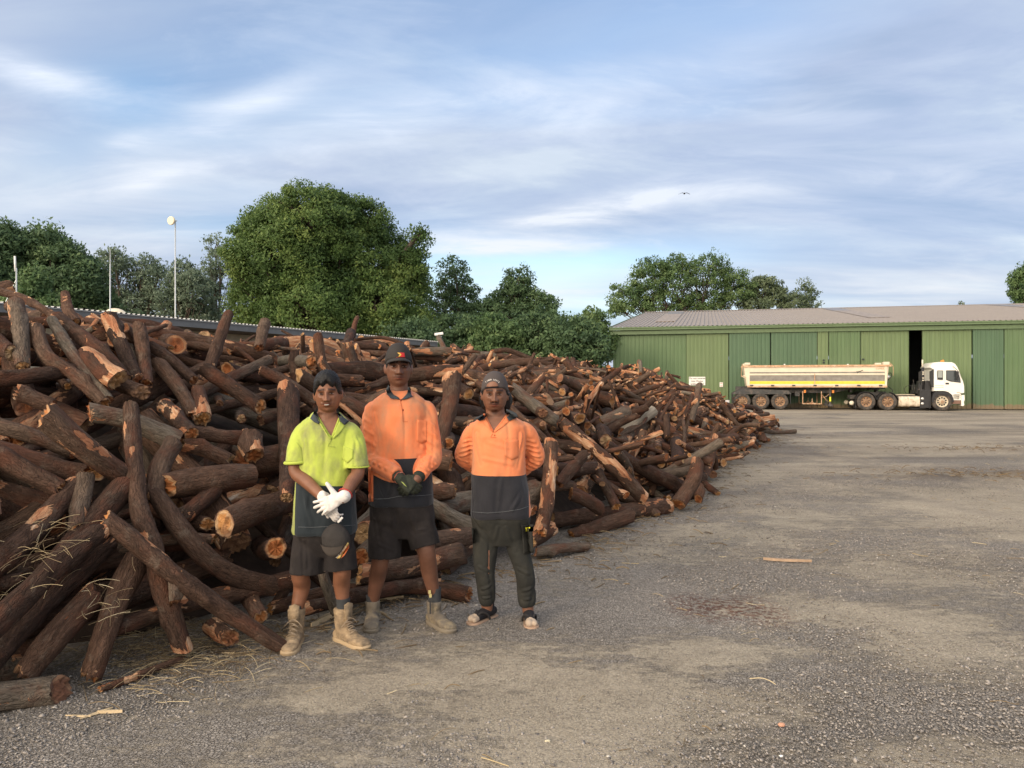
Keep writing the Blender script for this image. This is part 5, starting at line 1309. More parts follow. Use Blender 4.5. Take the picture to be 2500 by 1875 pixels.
def bvh_of(*objs):
    out = []
    for o in objs:
        me = o.data; out.append(BVHTree.FromPolygons([v.co.copy() for v in me.vertices], [tuple(p.vertices) for p in me.polygons]))
    return out
class Person:
    def pix(s, v):
        w = np.asarray(v) + s.root; return 1250 + FPX * w[:, 0] / w[:, 1], 938 - FPX * (w[:, 2] - 1.6) / w[:, 1]
    def in_v(s, v, a, b, c):
        px, py = s.pix(v); t = (c[1] - py) / (c[1] - a[1]); return (px > c[0] + (a[0] - c[0]) * t) & (px < c[0] + (b[0] - c[0]) * t) & (py < c[1]) & (v[:, 1] < -.01)
    def __init__(s, px, D): s.D = D; s.root = np.array([(px - 1250) / FPX * D, D, 0.0])
    def L(s, px, py, dy=0.0): return at(px, py, s.D + dy) - s.root
    def front(s, px, py, trees, off=.004, default=-.13):
        """point of the dressed figure seen at (px, py), raised off the surface"""
        o = np.array([0, 0, 1.6]) - s.root; d = at(px, py, 1.0) - np.array([0, 0, 1.6]); d /= np.linalg.norm(d); best = None
        for t in trees:
            h = t.ray_cast(Vector(o), Vector(d))
            if h[0] is not None and (best is None or h[3] < best): best = h[3]
        if best is None: return s.L(px, py, default)
        return o + d * (best - off)
    def patch(s, name, poly, mat, parent, trees, off=.004, th=.004, sub=4, default=-.13):
        """a flat piece of cloth or print laid on the surface: outline in photo pixels"""
        P = []
        m_ = len(poly)
        for i in range(m_):
            a, b = np.array(poly[i], float), np.array(poly[(i + 1) % m_], float); k = max(1, int(np.linalg.norm(b - a) / sub))
            for j in range(k): P.append(a + (b - a) * j / k)
        P = np.array(P); c = P.mean(0); n = len(P); m = MB(); rg = []
        for f in (1, .72, .42, .14): rg.append([s.front(*(c + (q - c) * f), trees, off, default) for q in P])
        rg = np.array(rg)
        d = np.array([0, 1.0, 0]) * th
        V = np.vstack([rg.reshape(-1, 3), rg[0] + d * 1.0]); F = [(i * n + j, i * n + (j + 1) % n, (i + 1) * n + (j + 1) % n, (i + 1) * n + j) for i in range(3) for j in range(n)]
        F += [tuple(3 * n + j for j in range(n))] + [(j, 4 * n + j, 4 * n + (j + 1) % n, (j + 1) % n) for j in range(n)]
        m.add(V, F); o = m.build(name, [mat], parent, smooth=True); return o
    def line(s, name, pts, r, mat, parent, trees, off=.002):
        m = MB(); P = []
        for a, b in zip(pts[:-1], pts[1:]):
            a, b = np.array(a, float), np.array(b, float); k = max(2, int(np.linalg.norm(b - a) / 4))
            P += [a + (b - a) * j / k for j in range(k)]
        P.append(np.array(pts[-1], float))
        Q = [s.front(*p, trees, off) for p in P]; m.tube(Q, r, 6); return m.build(name, [mat], parent, smooth=True)
    def torso(s, mb, rows, shrink=0.0, n=44, ex=2.5):
        rg = []
        for r in rows:
            py, x0, x1, b = r[:4]; cy = r[4] if len(r) > 4 else 0.0
            A, Bq = s.L(x0, py, cy), s.L(x1, py, cy); c = (A + Bq) / 2; w = (Bq[0] - A[0]) / 2
            rg.append(ering(c, max(w - shrink, .01), max(b - shrink, .01), n, ex))
        mb.rings(rg[::-1]); return rg

CLOTH_N = [((5, 5, 1.8), .0065, 3), ((12, 12, 5), .0042, 9), ((26, 26, 14), .0020, 12)]
SKIN = [skin_mat('skin warm brown', (.205, .090, .050)), skin_mat('skin deep brown', (.150, .068, .042)), skin_mat('skin brown', (.185, .086, .052))]
COLLAR = plain('collar charcoal', (.045, .055, .065), .8, var=.15, bump=.3, bscale=200)
HAIRM = plain('black hair', (.010, .009, .009), .45, var=.4, vscale=40, bump=.8, bscale=120)
EYEW = plain('eye white', (.19, .145, .12), .3, var=0); EYED = plain('eye iris', (.02, .012, .01), .15, var=0)
SHORTM = plain('black work shorts', (.020, .0165, .0165), .9, var=.25, vscale=9, bump=.3, bscale=120, dirt=(.05, .04, .035), dlo=.5, dhi=.75)
PANTM = plain('dark olive trousers', (.026, .026, .023), .9, var=.22, vscale=7, bump=.3, bscale=120, dirt=(.06, .055, .043), dlo=.52, dhi=.78)
SOCKM = plain('dark sock', (.05, .052, .055), .95, bump=.4, bscale=250); SOCKB = plain('black sock', (.020, .018, .020), .95, bump=.4, bscale=250)
BOOTM = plain('dusty tan boot', (.34, .245, .15), .85, var=.25, vscale=22, bump=.6, bscale=90, dirt=(.15, .115, .08), dlo=.45, dhi=.68, dscale=16)
SOLEM = plain('tan boot sole', (.42, .31, .19), .8, var=.12, vscale=10); LACEM = plain('boot lace', (.30, .23, .16), .9)
BOOTG = plain('dusty grey boot', (.155, .13, .10), .85, var=.25, vscale=22, bump=.5, bscale=90, dirt=(.30, .24, .15), dlo=.5, dhi=.7, dscale=14)
SOLEG = plain('grey boot sole', (.19, .16, .12), .85)
GLOVEW = plain('white leather glove', (.70, .66, .62), .7, var=.08, vscale=30, bump=.4, bscale=80, dirt=(.36, .33, .31), dlo=.56, dhi=.74, dscale=26)
GLOVEB = plain('black green glove', (.022, .026, .018), .7, var=.3, vscale=30, bump=.6, bscale=120)
REDC = plain('red cuff', (.42, .05, .04), .7); CAPM = plain('charcoal cap', (.032, .028, .026), .8, var=.15, bump=.3, bscale=220)
CAPB = plain('brown grey cap', (.075, .062, .060), .85, var=.15, bump=.3, bscale=220)

def make_body(P, name_label, skin, parts_fn, head, seed=0):
    """one continuous skin surface: parts_fn adds torso and limbs, head = dict(c, s, yaw, pitch, ...)"""
    mb = MB(); parts_fn(mb)
    d, F = head_dirs(); s = head['s']
    Rm = Rz(head.get('yaw', 0)) @ Rx(head.get('pitch', 0)) @ Ry(head.get('roll', 0)); c = np.array(head['c'])
    q = head_face(head_base(d, head.get('wide', 1)), head.get('smile', 0), head.get('lips', 1))
    mb.add((q * s) @ Rm.T + c, F)
    for sx in (-1, 1):    # ears
        m2 = MB(); m2.ball((0, 0, 0), (.009, .018, .031), 14, rot=Rx(-.15)); v = m2.v[0]
        v = v + np.array([sx * (.077 * head.get('wide', 1) + .003), .012, -.012]); v[:, 0] += sx * .35 * np.clip(v[:, 1] - .005, 0, 1)
        mb.add((v * s) @ Rm.T + c, m2.f)
    me = remeshed(mb, .0038, 1, .4)
    v = get_v(me); h = ((v - c) @ Rm) / s            # back to head coordinates
    x, y, z = h[:, 0], h[:, 1], h[:, 2]; ax = np.abs(x); fr = (y < -.03) & (np.abs(z) < .14) & (ax < .09)
    col = np.ones((len(v), 3)); sm = head.get('smile', 0)
    def paint(mask, tgt): nonlocal_col(mask, tgt)
    def nonlocal_col(mask, tgt):
        k = np.clip(mask, 0, 1)[:, None] * fr[:, None]; col[:] = col * (1 - k) + col * np.array(tgt) * k
    bz = .0255 - .12 * np.clip(ax - .034, 0, 1) + head.get('brow', 0) * (ax - .03)
    paint(1.2 * (G(z - bz, .0066) * np.clip((ax - .008) / .004, 0, 1) * np.clip((.056 - ax) / .006, 0, 1)), (.18, .16, .17))
    paint(.75 * G(ax - .031, .017) * G(z - .0, .012), (.52, .46, .44)); paint(.8 * G(ax - .012, .004) * G(z - .004, .012), (.7, .62, .6)); paint(.55 * G(ax - .022, .004) * G(z + .036, .010), (.55, .48, .46)); paint(.5 * G(x, .022) * G(z + .0505, .003), (.6, .5, .5)); paint(.5 * G(x, .02) * G(z + .080, .004), (.6, .5, .5))  # shade of sockets, nose sides, under nose and lip painted into the skin
    paint(1.0 * G(ax - .031, .015) * G(z - .0080, .0034), (.14, .12, .12))
    paint(1.1 * G(x, .026 + .006 * sm) * G(z + .0585 - sm * .06 * ax, .0044), (.55, .34, .34))
    paint(1.1 * G(x, .023) * G(z + .0695 - sm * .05 * ax, .0054), (.95, .50, .48))
    paint(1.0 * G(x, .030) * G(z + .0640 - sm * .06 * ax, .0026), (.15, .10, .10))
    if head.get('tache'): paint(head['tache'] * np.clip((.031 - ax) / .006, 0, 1) * np.clip((ax - .002) / .004, .35, 1) * G(z + .0500 - .10 * ax * -1, .0048), (.20, .18, .18))
    if head.get('beard'):
        paint(head['beard'] * np.clip((-.072 - z) / .012, 0, 1) * np.clip(1.15 - ax / .062, 0, 1) * np.clip(.25 + G(x, .02) * G(z + .108, .016) * 1.6, 0, 1), (.26, .23, .22))
        paint(head['beard'] * .5 * np.clip((ax - .05) / .012, 0, 1) * np.clip((-.03 - z) / .02, 0, 1), (.5, .46, .45))
    paint(.85 * G(ax - .0100, .0048) * G(z + .0460, .0036), (.22, .18, .18)); paint(.6 * G(ax - .0245, .003) * G(z + .038, .008), (.45, .38, .36))  # nostril and nose-wing shade painted into the skin colour
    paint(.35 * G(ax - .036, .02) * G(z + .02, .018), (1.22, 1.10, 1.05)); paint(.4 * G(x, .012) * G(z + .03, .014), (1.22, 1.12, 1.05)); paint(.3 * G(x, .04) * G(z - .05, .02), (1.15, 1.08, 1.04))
    at_ = me.attributes.new('fc', 'FLOAT_COLOR', 'POINT'); at_.data.foreach_set('color', np.column_stack([col, np.ones(len(v))]).ravel())
    o = link_mesh('person', me, [skin]); o.location = P.root; tag(o, name_label, 'person')
    xf = lambda p: (np.asarray(p, float) * s) @ Rm.T + c
    for sx in (-1, 1):
        m = MB(); g = MB(); m.ball((0, 0, 0), (.0135, .0070, .0036 * head.get('eyeh', 1)), 14); m.v[0] = xf(m.v[0] + np.array([sx * .031, -.0745 - head.get('eyeo', 0), .0012])); eo = m.build('eye', [EYEW], o, smooth=True)
        g.ball((0, 0, 0), (.0064, .003, .0050 * head.get('eyeh', 1)), 12); g.v[0] = xf(g.v[0] + np.array([sx * .031 + head.get('gaze', 0), -.0803 - head.get('eyeo', 0), .0014])); g.build('iris', [EYED], eo, smooth=True)
    return o, xf, Rm
def shell_on_head(name, mat, parent, xf, thick, wide=1.0, nseed=0, voxel=.004, rough=0.0, nu=96, nv=72):
    """hair or cap: the skull surface pushed out by thick(dir, base); where thick < 0 it sinks under the skin"""
    d, F = head_dirs(nu, nv); b = head_base(d, wide); t = thick(d, b)
    if rough: t = t + rough * fbm(d * np.array([20, 20, 34]), nseed, 3) * (t > .002)
    q = b + d * t[:, None]; m = MB(); m.add(xf(q), F); return m.build(name, [mat], parent, smooth=True)

def boot(parent, P, ankle, toe_dir, mat, sole_mat, shaft_r=.052, h=.17, L=.30, laces=True, lean=0.0, tall_r=None, seed=0):
    """work boot standing on the ground; ankle = (x, y) of the ankle, toe_dir = (dx, dy)"""
    f = np.array([toe_dir[0], toe_dir[1], 0.0]); f /= np.linalg.norm(f); l = np.cross(f, (0, 0, 1)); A = np.array([ankle[0], ankle[1], 0.0]) + f * .022
    X = lambda u, v_, z: A + f * u + l * v_ + np.array([0, 0, z])
    mb = MB(); rg = []
    for u, hw, zt in ((-.085, .022, .055), (-.078, .034, .075), (-.05, .038, .095), (0, .040, .100), (.05, .043, .092), (.10, .048, .076), (.14, .050, .066), (.175, .046, .060), (.20, .034, .048), (.208, .016, .036)):
        u *= L / .30; aa = np.linspace(0, 2 * math.pi, 20, endpoint=False)
        rg.append([X(u, math.cos(a) * hw, .024 + (zt - .024) * (.5 + .5 * math.sin(a)) if math.sin(a) > -.2 else .024) for a in aa])
    mb.rings(rg)
    tr = tall_r or shaft_r
    limb(mb, [X(-.02, 0, .05), X(-.022, 0, .10), X(-.022 + lean * .5, 0, h * .8), X(-.022 + lean, 0, h)], [.043, .046, shaft_r * .98, tr], 20, 12, ends=False)
    me = remeshed(mb, .006, 2); v = get_v(me); n = get_n(me)
    dd = .0028 * fbm(v * 30, seed, 2) + .004 * G((v - A) @ f - .09, .012) * -1 * (v[:, 2] > .06) + .003 * G((v - A) @ f - .07, .012) * (v[:, 2] > .06); set_v(me, v + n * dd[:, None])
    o = link_mesh('boot', me, [mat], parent)
    m = MB(); out = [(-.092, .0), (-.085, .028), (-.05, .042), (0, .041), (.05, .045), (.10, .053), (.15, .055), (.19, .045), (.212, .024), (.218, 0)]
    out = out + [(u, -w) for u, w in out[-2:0:-1]]
    rr = []
    for z, k in ((0.0, .97), (.006, 1.0), (.022, 1.02), (.030, .97)):
        rr.append([X(u * L / .30 * k, w * k, z + (.004 if (abs(u - .03) < .03 and z == 0) else 0)) for u, w in out])
    m.rings(rr); m.build('sole', [sole_mat], o, autosmooth=40)
    if laces:
        m = MB()
        for i in range(5):
            u, z = .085 - i * .018, .090 + i * .020
            if i > 2: u = .036 - (i - 3) * .004; z = .128 + (i - 3) * .024
            m.tube(spline([X(u, -.030, z - .012), X(u + .012, 0, z + .006), X(u, .030, z - .012)], 7), .0028, 6)
            m.tube(spline([X(u, -.030, z - .012), X(u + .008, .0, z + .012), X(u - .006, .030, z + .008)], 7), .0026, 6)
        m.tube(spline([X(.035, .0, .165), X(.055, -.03, .150), X(.050, -.055, .115)], 8), .0026, 6); m.tube(spline([X(.035, 0, .165), X(.060, .03, .155), X(.045, .06, .120)], 8), .0026, 6)
        m.build('laces', [LACEM], o, smooth=True)
        m = MB(); m.rings([[X(.030, w, z) + f * dz for w, z in ((-.026, .13), (.026, .13), (.030, h + .03), (0, h + .042), (-.030, h + .03))] for dz in (0, .008)]); m.build('tongue', [mat], o, smooth=True)
    return o

# ---------------------------------------------------------------- man in the lime shirt
def man_lime():
    P = Person(785, 4.75); L = P.L
    sh = [(1302, 718, 870, .150, .0), (1293, 715, 872, .158, 0), (1240, 717, 868, .152, 0), (1177, 724, 864, .140, 0), (1120, 731, 857, .125, 0), (1075, 730, 858, .120, 0), (1048, 727, 861, .108, .005), (1030, 736, 853, .092, .012), (1016, 752, 840, .076, .018), (1006, 766, 828, .062, .020)]
    shL, elL, wrL = L(737, 1052, .01), L(721, 1150, -.075), L(793, 1219, -.235)
    shR, elR, wrR = L(857, 1052, .01), L(874, 1152, -.085), L(838, 1215, -.245)
    legs = {}
    def body(mb):
        P.torso(mb, [(1330, 745, 845, .07, 0), (1250, 735, 855, .11, 0)] + sh[3:], .024)
        limb(mb, [L(799, 1030, .01), L(799, 1000, .005), L(799, 985, .0)], [.062, .055, .056], 20)
        limb(mb, [shL, (shL + elL) / 2 + (-.004, 0, 0), elL, (elL * .6 + wrL * .4), wrL, wrL + (wrL - elL) * .06], [.040, .043, .040, .040, .028, .027])
        limb(mb, [shR, (shR + elR) / 2 + (.004, 0, 0), elR, (elR * .6 + wrR * .4), wrR, wrR + (wrR - elR) * .06], [.040, .043, .040, .040, .028, .027])
        # legs: hip, thigh, knee, calf, ankle, foot
        for hip, kn, cf, an, ft in ((L(757, 1290), L(733, 1400, -.03), L(737, 1432, .02), L(724, 1496, .0), (.0, -.14)), (L(822, 1290), L(835, 1392, -.03), L(834, 1425, .02), L(837, 1478, .02), (.10, -.09))):
            limb(mb, [hip, hip * .5 + kn * .5, kn, cf, an, np.array([an[0], an[1], .06])], [.066, .068, .055, .052, .036, .034], 20)
            limb(mb, [np.array([an[0], an[1], .06]), np.array([an[0] + ft[0] * .5, an[1] + ft[1] * .5, .05])], [.030, .022])
    hd = dict(c=L(800, 961, -.015), s=1.02, yaw=.13, pitch=.03, roll=-.05, smile=.75, tache=.35, wide=.97, eyeh=.72, brow=-.10)
    body_o, xf, Rm = make_body(P, 'bareheaded young man in a lime and navy work shirt, dark shorts and tan boots', SKIN[0], body, hd)
    # teeth
    m = MB(); m.ball((0, 0, 0), (.0150, .004, .0030), 14); v = m.v[0]; v[:, 2] += 4.5 * v[:, 0] ** 2; m.v[0] = xf(v + np.array([0, -.0862, -.0645])); m.build('teeth', [plain('teeth', (.50, .47, .42), .3, var=0)], body_o, smooth=True)
    def hair(d, b):
        az = np.arctan2(d[:, 0], -d[:, 1]); line = np.interp(np.abs(az), [0, .5, .9, 1.2, 1.5, 1.9, 2.4, 3.2], [.052, .046, .030, -.004, -.020, -.030, -.055, -.065]) + .006 * np.sin(az * 9 + 1) + .008 * vnoise(np.stack([az * 5, 0 * az, 0 * az], -1), 4)
        k = np.clip((b[:, 2] - line) / .010, -1, 1)
        th = np.where(k > 0, (.010 + .016 * np.clip((b[:, 2] - .02) / .08, 0, 1) + .012 * G(az, .8) * G(b[:, 2] - .075, .03)) * k ** .5, -.012 * -k)
        return th
    shell_on_head('hair', HAIRM, body_o, xf, hair, .97, 5, rough=.003)
    # shirt
    z0 = L(790, 1178)[2]
    mat = hivis_mat('lime and navy shirt cloth', (.42, .50, .085), (.020, .026, .031), z0, -.06, 0, side=(L(732, 1230)[0], -1, 1), dirt=(.21, .21, .10), damt=.9)
    mb = MB(); P.torso(mb, sh)
    slL, slR = L(721, 1132, -.055), L(877, 1143, -.055)
    limb(mb, [shL + (.045, 0, .0), shL + (.012, 0, -.012), L(729, 1090, -.03), slL + (.008, 0, 0)], [.058, .066, .070, .074], 24, ends=False)
    limb(mb, [shR + (-.045, 0, .0), shR + (-.012, 0, -.012), L(866, 1090, -.03), slR + (-.014, 0, 0)], [.058, .066, .070, .076], 24, ends=False)
    def cut(v, n):
        x, z = v[:, 0], v[:, 2]
        neck = (z > L(800, 1006)[2])
        sl = (n[:, 2] < -.85) & (((x < L(735, 1140)[0]) & (z > slL[2] - .03) & (z < slL[2] + .02)) | ((x > L(858, 1140)[0]) & (z > slR[2] - .03) & (z < slR[2] + .02)))
        return P.in_v(v, (778, 1022), (828, 1022), (809, 1073)) | neck | sl
    folds = [(L(742, 1060, -.1), L(752, 1150, -.14), .010, .007), (L(850, 1060, -.1), L(846, 1150, -.14), .010, .007), (L(770, 1040, -.12), L(778, 1120, -.14), .009, .004), (L(790, 1090, -.14), L(786, 1170, -.15), .010, .004),
             (L(812, 1085, -.14), L(818, 1170, -.15), .010, .004), (L(712, 1100, -.08), L(735, 1128, -.1), .009, .006), (L(868, 1060, -.08), L(882, 1120, -.09), .009, .005), (L(740, 1200, -.14), L(760, 1285, -.15), .012, .005), (L(838, 1190, -.14), L(850, 1280, -.15), .012, .005)]
    shirt = cloth('shirt', mb, [mat], body_o, .0065, 3, CLOTH_N, folds, cut)
    # rolled sleeve hems
    m = MB(); lime = plain('lime cloth', (.42, .50, .085), .85, var=.1)
    for c_, r_, tl in ((slL + (.008, 0, .010), .0705, .06), (slR + (-.014, 0, .012), .0725, 0)):
        aa = np.linspace(0, 2 * math.pi, 26); m = MB(); m.tube([(c_[0] + r_ * .98 * math.cos(a), c_[1] + r_ * .95 * math.sin(a), c_[2] - .002 + tl * r_ * math.cos(a)) for a in aa], (.006 if c_[0] > 0 else .010), 8, cap=False); m.build('sleeve_hem', [lime], shirt, smooth=True)
    tr = bvh_of(shirt, body_o)
    P.patch('collar', [(770, 1001), (764, 1010), (757, 1022), (767, 1031), (778, 1036), (781, 1027), (774, 1010)], COLLAR, shirt, tr, .010, .008)
    P.patch('collar', [(823, 1005), (834, 1013), (839, 1020), (853, 1029), (841, 1038), (830, 1028), (824, 1013)], COLLAR, shirt, tr, .010, .008)
    m = MB(); aa = np.linspace(.35, math.pi - .35, 14); c_ = L(798, 1003, .022)
    m.rings([[(c_[0] + (.074 + dr) * math.cos(a), c_[1] + (.060 + dr) * math.sin(a), c_[2] + dz) for a in aa] for dr, dz in ((.012, -.012), (.002, .012), (-.003, .012), (.0, -.012))], cap=False, closed=False); m.build('collar_back', [COLLAR], shirt, smooth=True)
    P.line('neck_edge', [(777, 1020), (793.5, 1047.5), (809, 1073)], .0065, lime, shirt, tr, .001); P.line('neck_edge', [(829, 1020), (818.5, 1047.5), (809, 1073)], .0065, lime, shirt, tr, .001)
    P.patch('lapel', [(779, 1033), (785, 1036), (811, 1069), (808, 1075), (800, 1066)], lime, shirt, tr, .006, .004)
    P.patch('lapel', [(828, 1029), (842, 1040), (829, 1058), (811, 1074), (809, 1071)], lime, shirt, tr, .007, .005)
    P.line('placket_seam', [(809, 1074), (800, 1090), (818, 1092)], .0014, plain('lime seam', (.30, .36, .08), .9), shirt, tr)
    P.patch('pocket', [(838, 1088), (862, 1098), (861, 1120), (848, 1132), (835, 1120)], lime, shirt, tr, .0035, .003)
    P.line('hem_seam', [(728, 1287), (760, 1288), (800, 1286), (830, 1285), (868, 1282)], .0013, plain('grey seam', (.12, .13, .14), .9), shirt, tr)
    P.line('yoke_seam', [(724, 1080), (735, 1095), (738, 1130)], .0014, plain('lime seam', (.30, .36, .08), .9), shirt, tr)
    # shorts
    mb = MB(); P.torso(mb, [(1356, 742, 852, .080, 0), (1338, 728, 862, .105, 0), (1310, 718, 870, .132, .0), (1290, 720, 868, .143, .0), (1250, 722, 866, .138, 0), (1215, 728, 858, .12, 0)])
    for rows in (((L(757, 1295), .092), (L(754, 1345, -.01), .102), (L(753, 1400, -.015), .112)), ((L(828, 1295), .090), (L(832, 1345, -.01), .099), (L(834, 1391, -.015), .107))):
        limb(mb, [r[0] for r in rows], [r[1] for r in rows], 26, ends=False)
    def cuts(v, n): return (n[:, 2] < -.8) & (v[:, 2] < L(750, 1372)[2])
    cloth('shorts', mb, [SHORTM], body_o, .0065, 14, CLOTH_N, [(L(740, 1320, -.12), L(745, 1385, -.12), .01, .006), (L(840, 1315, -.12), L(846, 1375, -.12), .01, .006), (L(772, 1310, -.12), L(790, 1345, -.1), .01, .005)], cuts)
    # socks and boots
    for a, k in ((L(723, 1490), 0), (L(838, 1472, .02), 1)):
        m = MB(); limb(m, [(a[0], a[1], .16), (a[0], a[1], a[2] + .0), (a[0] - .001, a[1], a[2] + .030)], [.042, .042, .044], 20, ends=False); m.build('sock', [SOCKM], body_o, smooth=True)
    boot(body_o, P, (L(724, 1496)[0], .0), (.05, -1), BOOTM, SOLEM, .054, .215, .31, seed=2)
    boot(body_o, P, (L(837, 1478, .02)[0], .02), (.75, -.65), BOOTM, SOLEM, .056, .215, .31, seed=4)
    # gloves
    m = MB(); hand(m, wrR + (-.012, -.012, -.002), (-.92, -.05, -.42), (-.15, -1, .1), 1, curl=(.12, .30, .28), spread=.24, s=.98, thumb=(1.30, -.10), fat=1.55)
    limb(m, [wrR + (.010, .0, .006), wrR + (-.02, -.008, -.008)], [.041, .037], 18)
    gl = cloth('glove', m, [GLOVEW], body_o, .0034, 1, [((40, 40, 40), .0014, 3)])
    aa = np.linspace(0, 2 * math.pi, 20); fo = (elR - wrR) / np.linalg.norm(elR - wrR); u_ = np.cross(fo, (0, 1, 0)); u_ /= np.linalg.norm(u_); w_ = np.cross(fo, u_); cc = wrR + fo * .030
    m = MB(); m.tube([cc + .041 * (math.cos(a) * u_ + math.sin(a) * w_) for a in aa], .0045, 8, cap=False); m.build('cuff', [REDC], gl, smooth=True)
    m = MB(); hand(m, wrL + (.006, .02, -.004), (.42, -.10, -.9), (-.35, -1, -.2), 1, curl=(.30, .55, .35), spread=.06, s=.95, thumb=(.5, .3), fat=1.5)
    limb(m, [wrL + (-.012, .012, .012), wrL + (.012, .01, -.012)], [.038, .036], 18)
    g2 = cloth('glove', m, [GLOVEW], body_o, .0034, 1, [((40, 40, 40), .0014, 5)])
    # the cap he holds: a thing of its own, hanging crown down-front from the fingers
    c_ = L(820, 1318, -.235); o = empty('cap', P.root + c_, 0, 'dark baseball cap hanging from the lime-shirted man\'s gloved hand, striped crown', 'cap')
    d, F = head_dirs(64, 48); q = d * np.array([.084, .055, .100]); q[:, 2] = np.where(q[:, 2] > 0, q[:, 2] * .92, q[:, 2]); q[:, 1] += .010 * G(q[:, 0], .01) * 0
    q = q * (1 + .03 * fbm(d * 3, 6, 2))[:, None]; q = q @ Ry(-.08).T; m = MB(); m.add(q, F); crown = m.build('crown', [CAPM], o, smooth=True)
    m = MB(); us = np.linspace(-1, 1, 15); top = []; bot = []
    rg = []
    for dz, yo in ((0, 0), (-.006, -.004)):
        pass
    rows = []
    for k_ in (0, .33, .66, 1):
        rows.append([(-.008 + u * (.080 - .012 * k_), -.045 - .016 * math.cos(u * 1.4) * (1 - .2 * k_), -.005 - .055 * k_ * math.cos(u * 1.45) ** .6 * 1.0 - .028 * (1 - u * u) ** .5 * 1) for u in us])
    m.rings(rows + [[(x_, y_ + .004, z_ - .001) for x_, y_, z_ in r_] for r_ in rows[::-1]], cap=False, closed=False); m.build('brim', [plain('cap brim brown', (.055, .045, .038), .85)], o, smooth=True)
    cb = BVHTree.FromPolygons([Vector(v_ + c_) for v_ in np.array([vv.co for vv in crown.data.vertices])], [tuple(p_.vertices) for p_ in crown.data.polygons])
    bb = [vv.co for vv in o.children[1].data.vertices]; b2 = BVHTree.FromPolygons([Vector(np.array(v_) + c_) for v_ in bb], [tuple(p_.vertices) for p_ in o.children[1].data.polygons])
    for poly, mt in (([(849, 1325), (852, 1327), (830, 1364), (822, 1364)], plain('stripe ochre', (.52, .36, .12), .7)), ([(852, 1329), (852, 1338), (840, 1358), (832, 1364)], plain('stripe orange', (.48, .13, .04), .7))):
        w = P.patch('stripe', poly, mt, None, [cb, b2], .004, .002, 3, -.29); w.parent = o; w.location = -c_
    tx_ = text_mesh('TIMOR LESTE', .0145, plain('white print', (.62, .58, .54), .7), 'lettering', o, (0, 0, 0), (0, 0, 0), extr=.0006, bold=.0004)
    a_ = P.front(833, 1349, [cb, b2], .008, -.29) - c_; tx_.location = a_; tx_.rotation_euler = (R(80), R(-52), R(6))
    w = P.patch('strap_label', [(834, 1262), (838, 1265), (826, 1278), (823, 1275)], plain('white print', (.62, .58, .54), .7), None, [cb], .004, .002, 3, -.27); w.parent = o; w.location = -c_
    return body_o
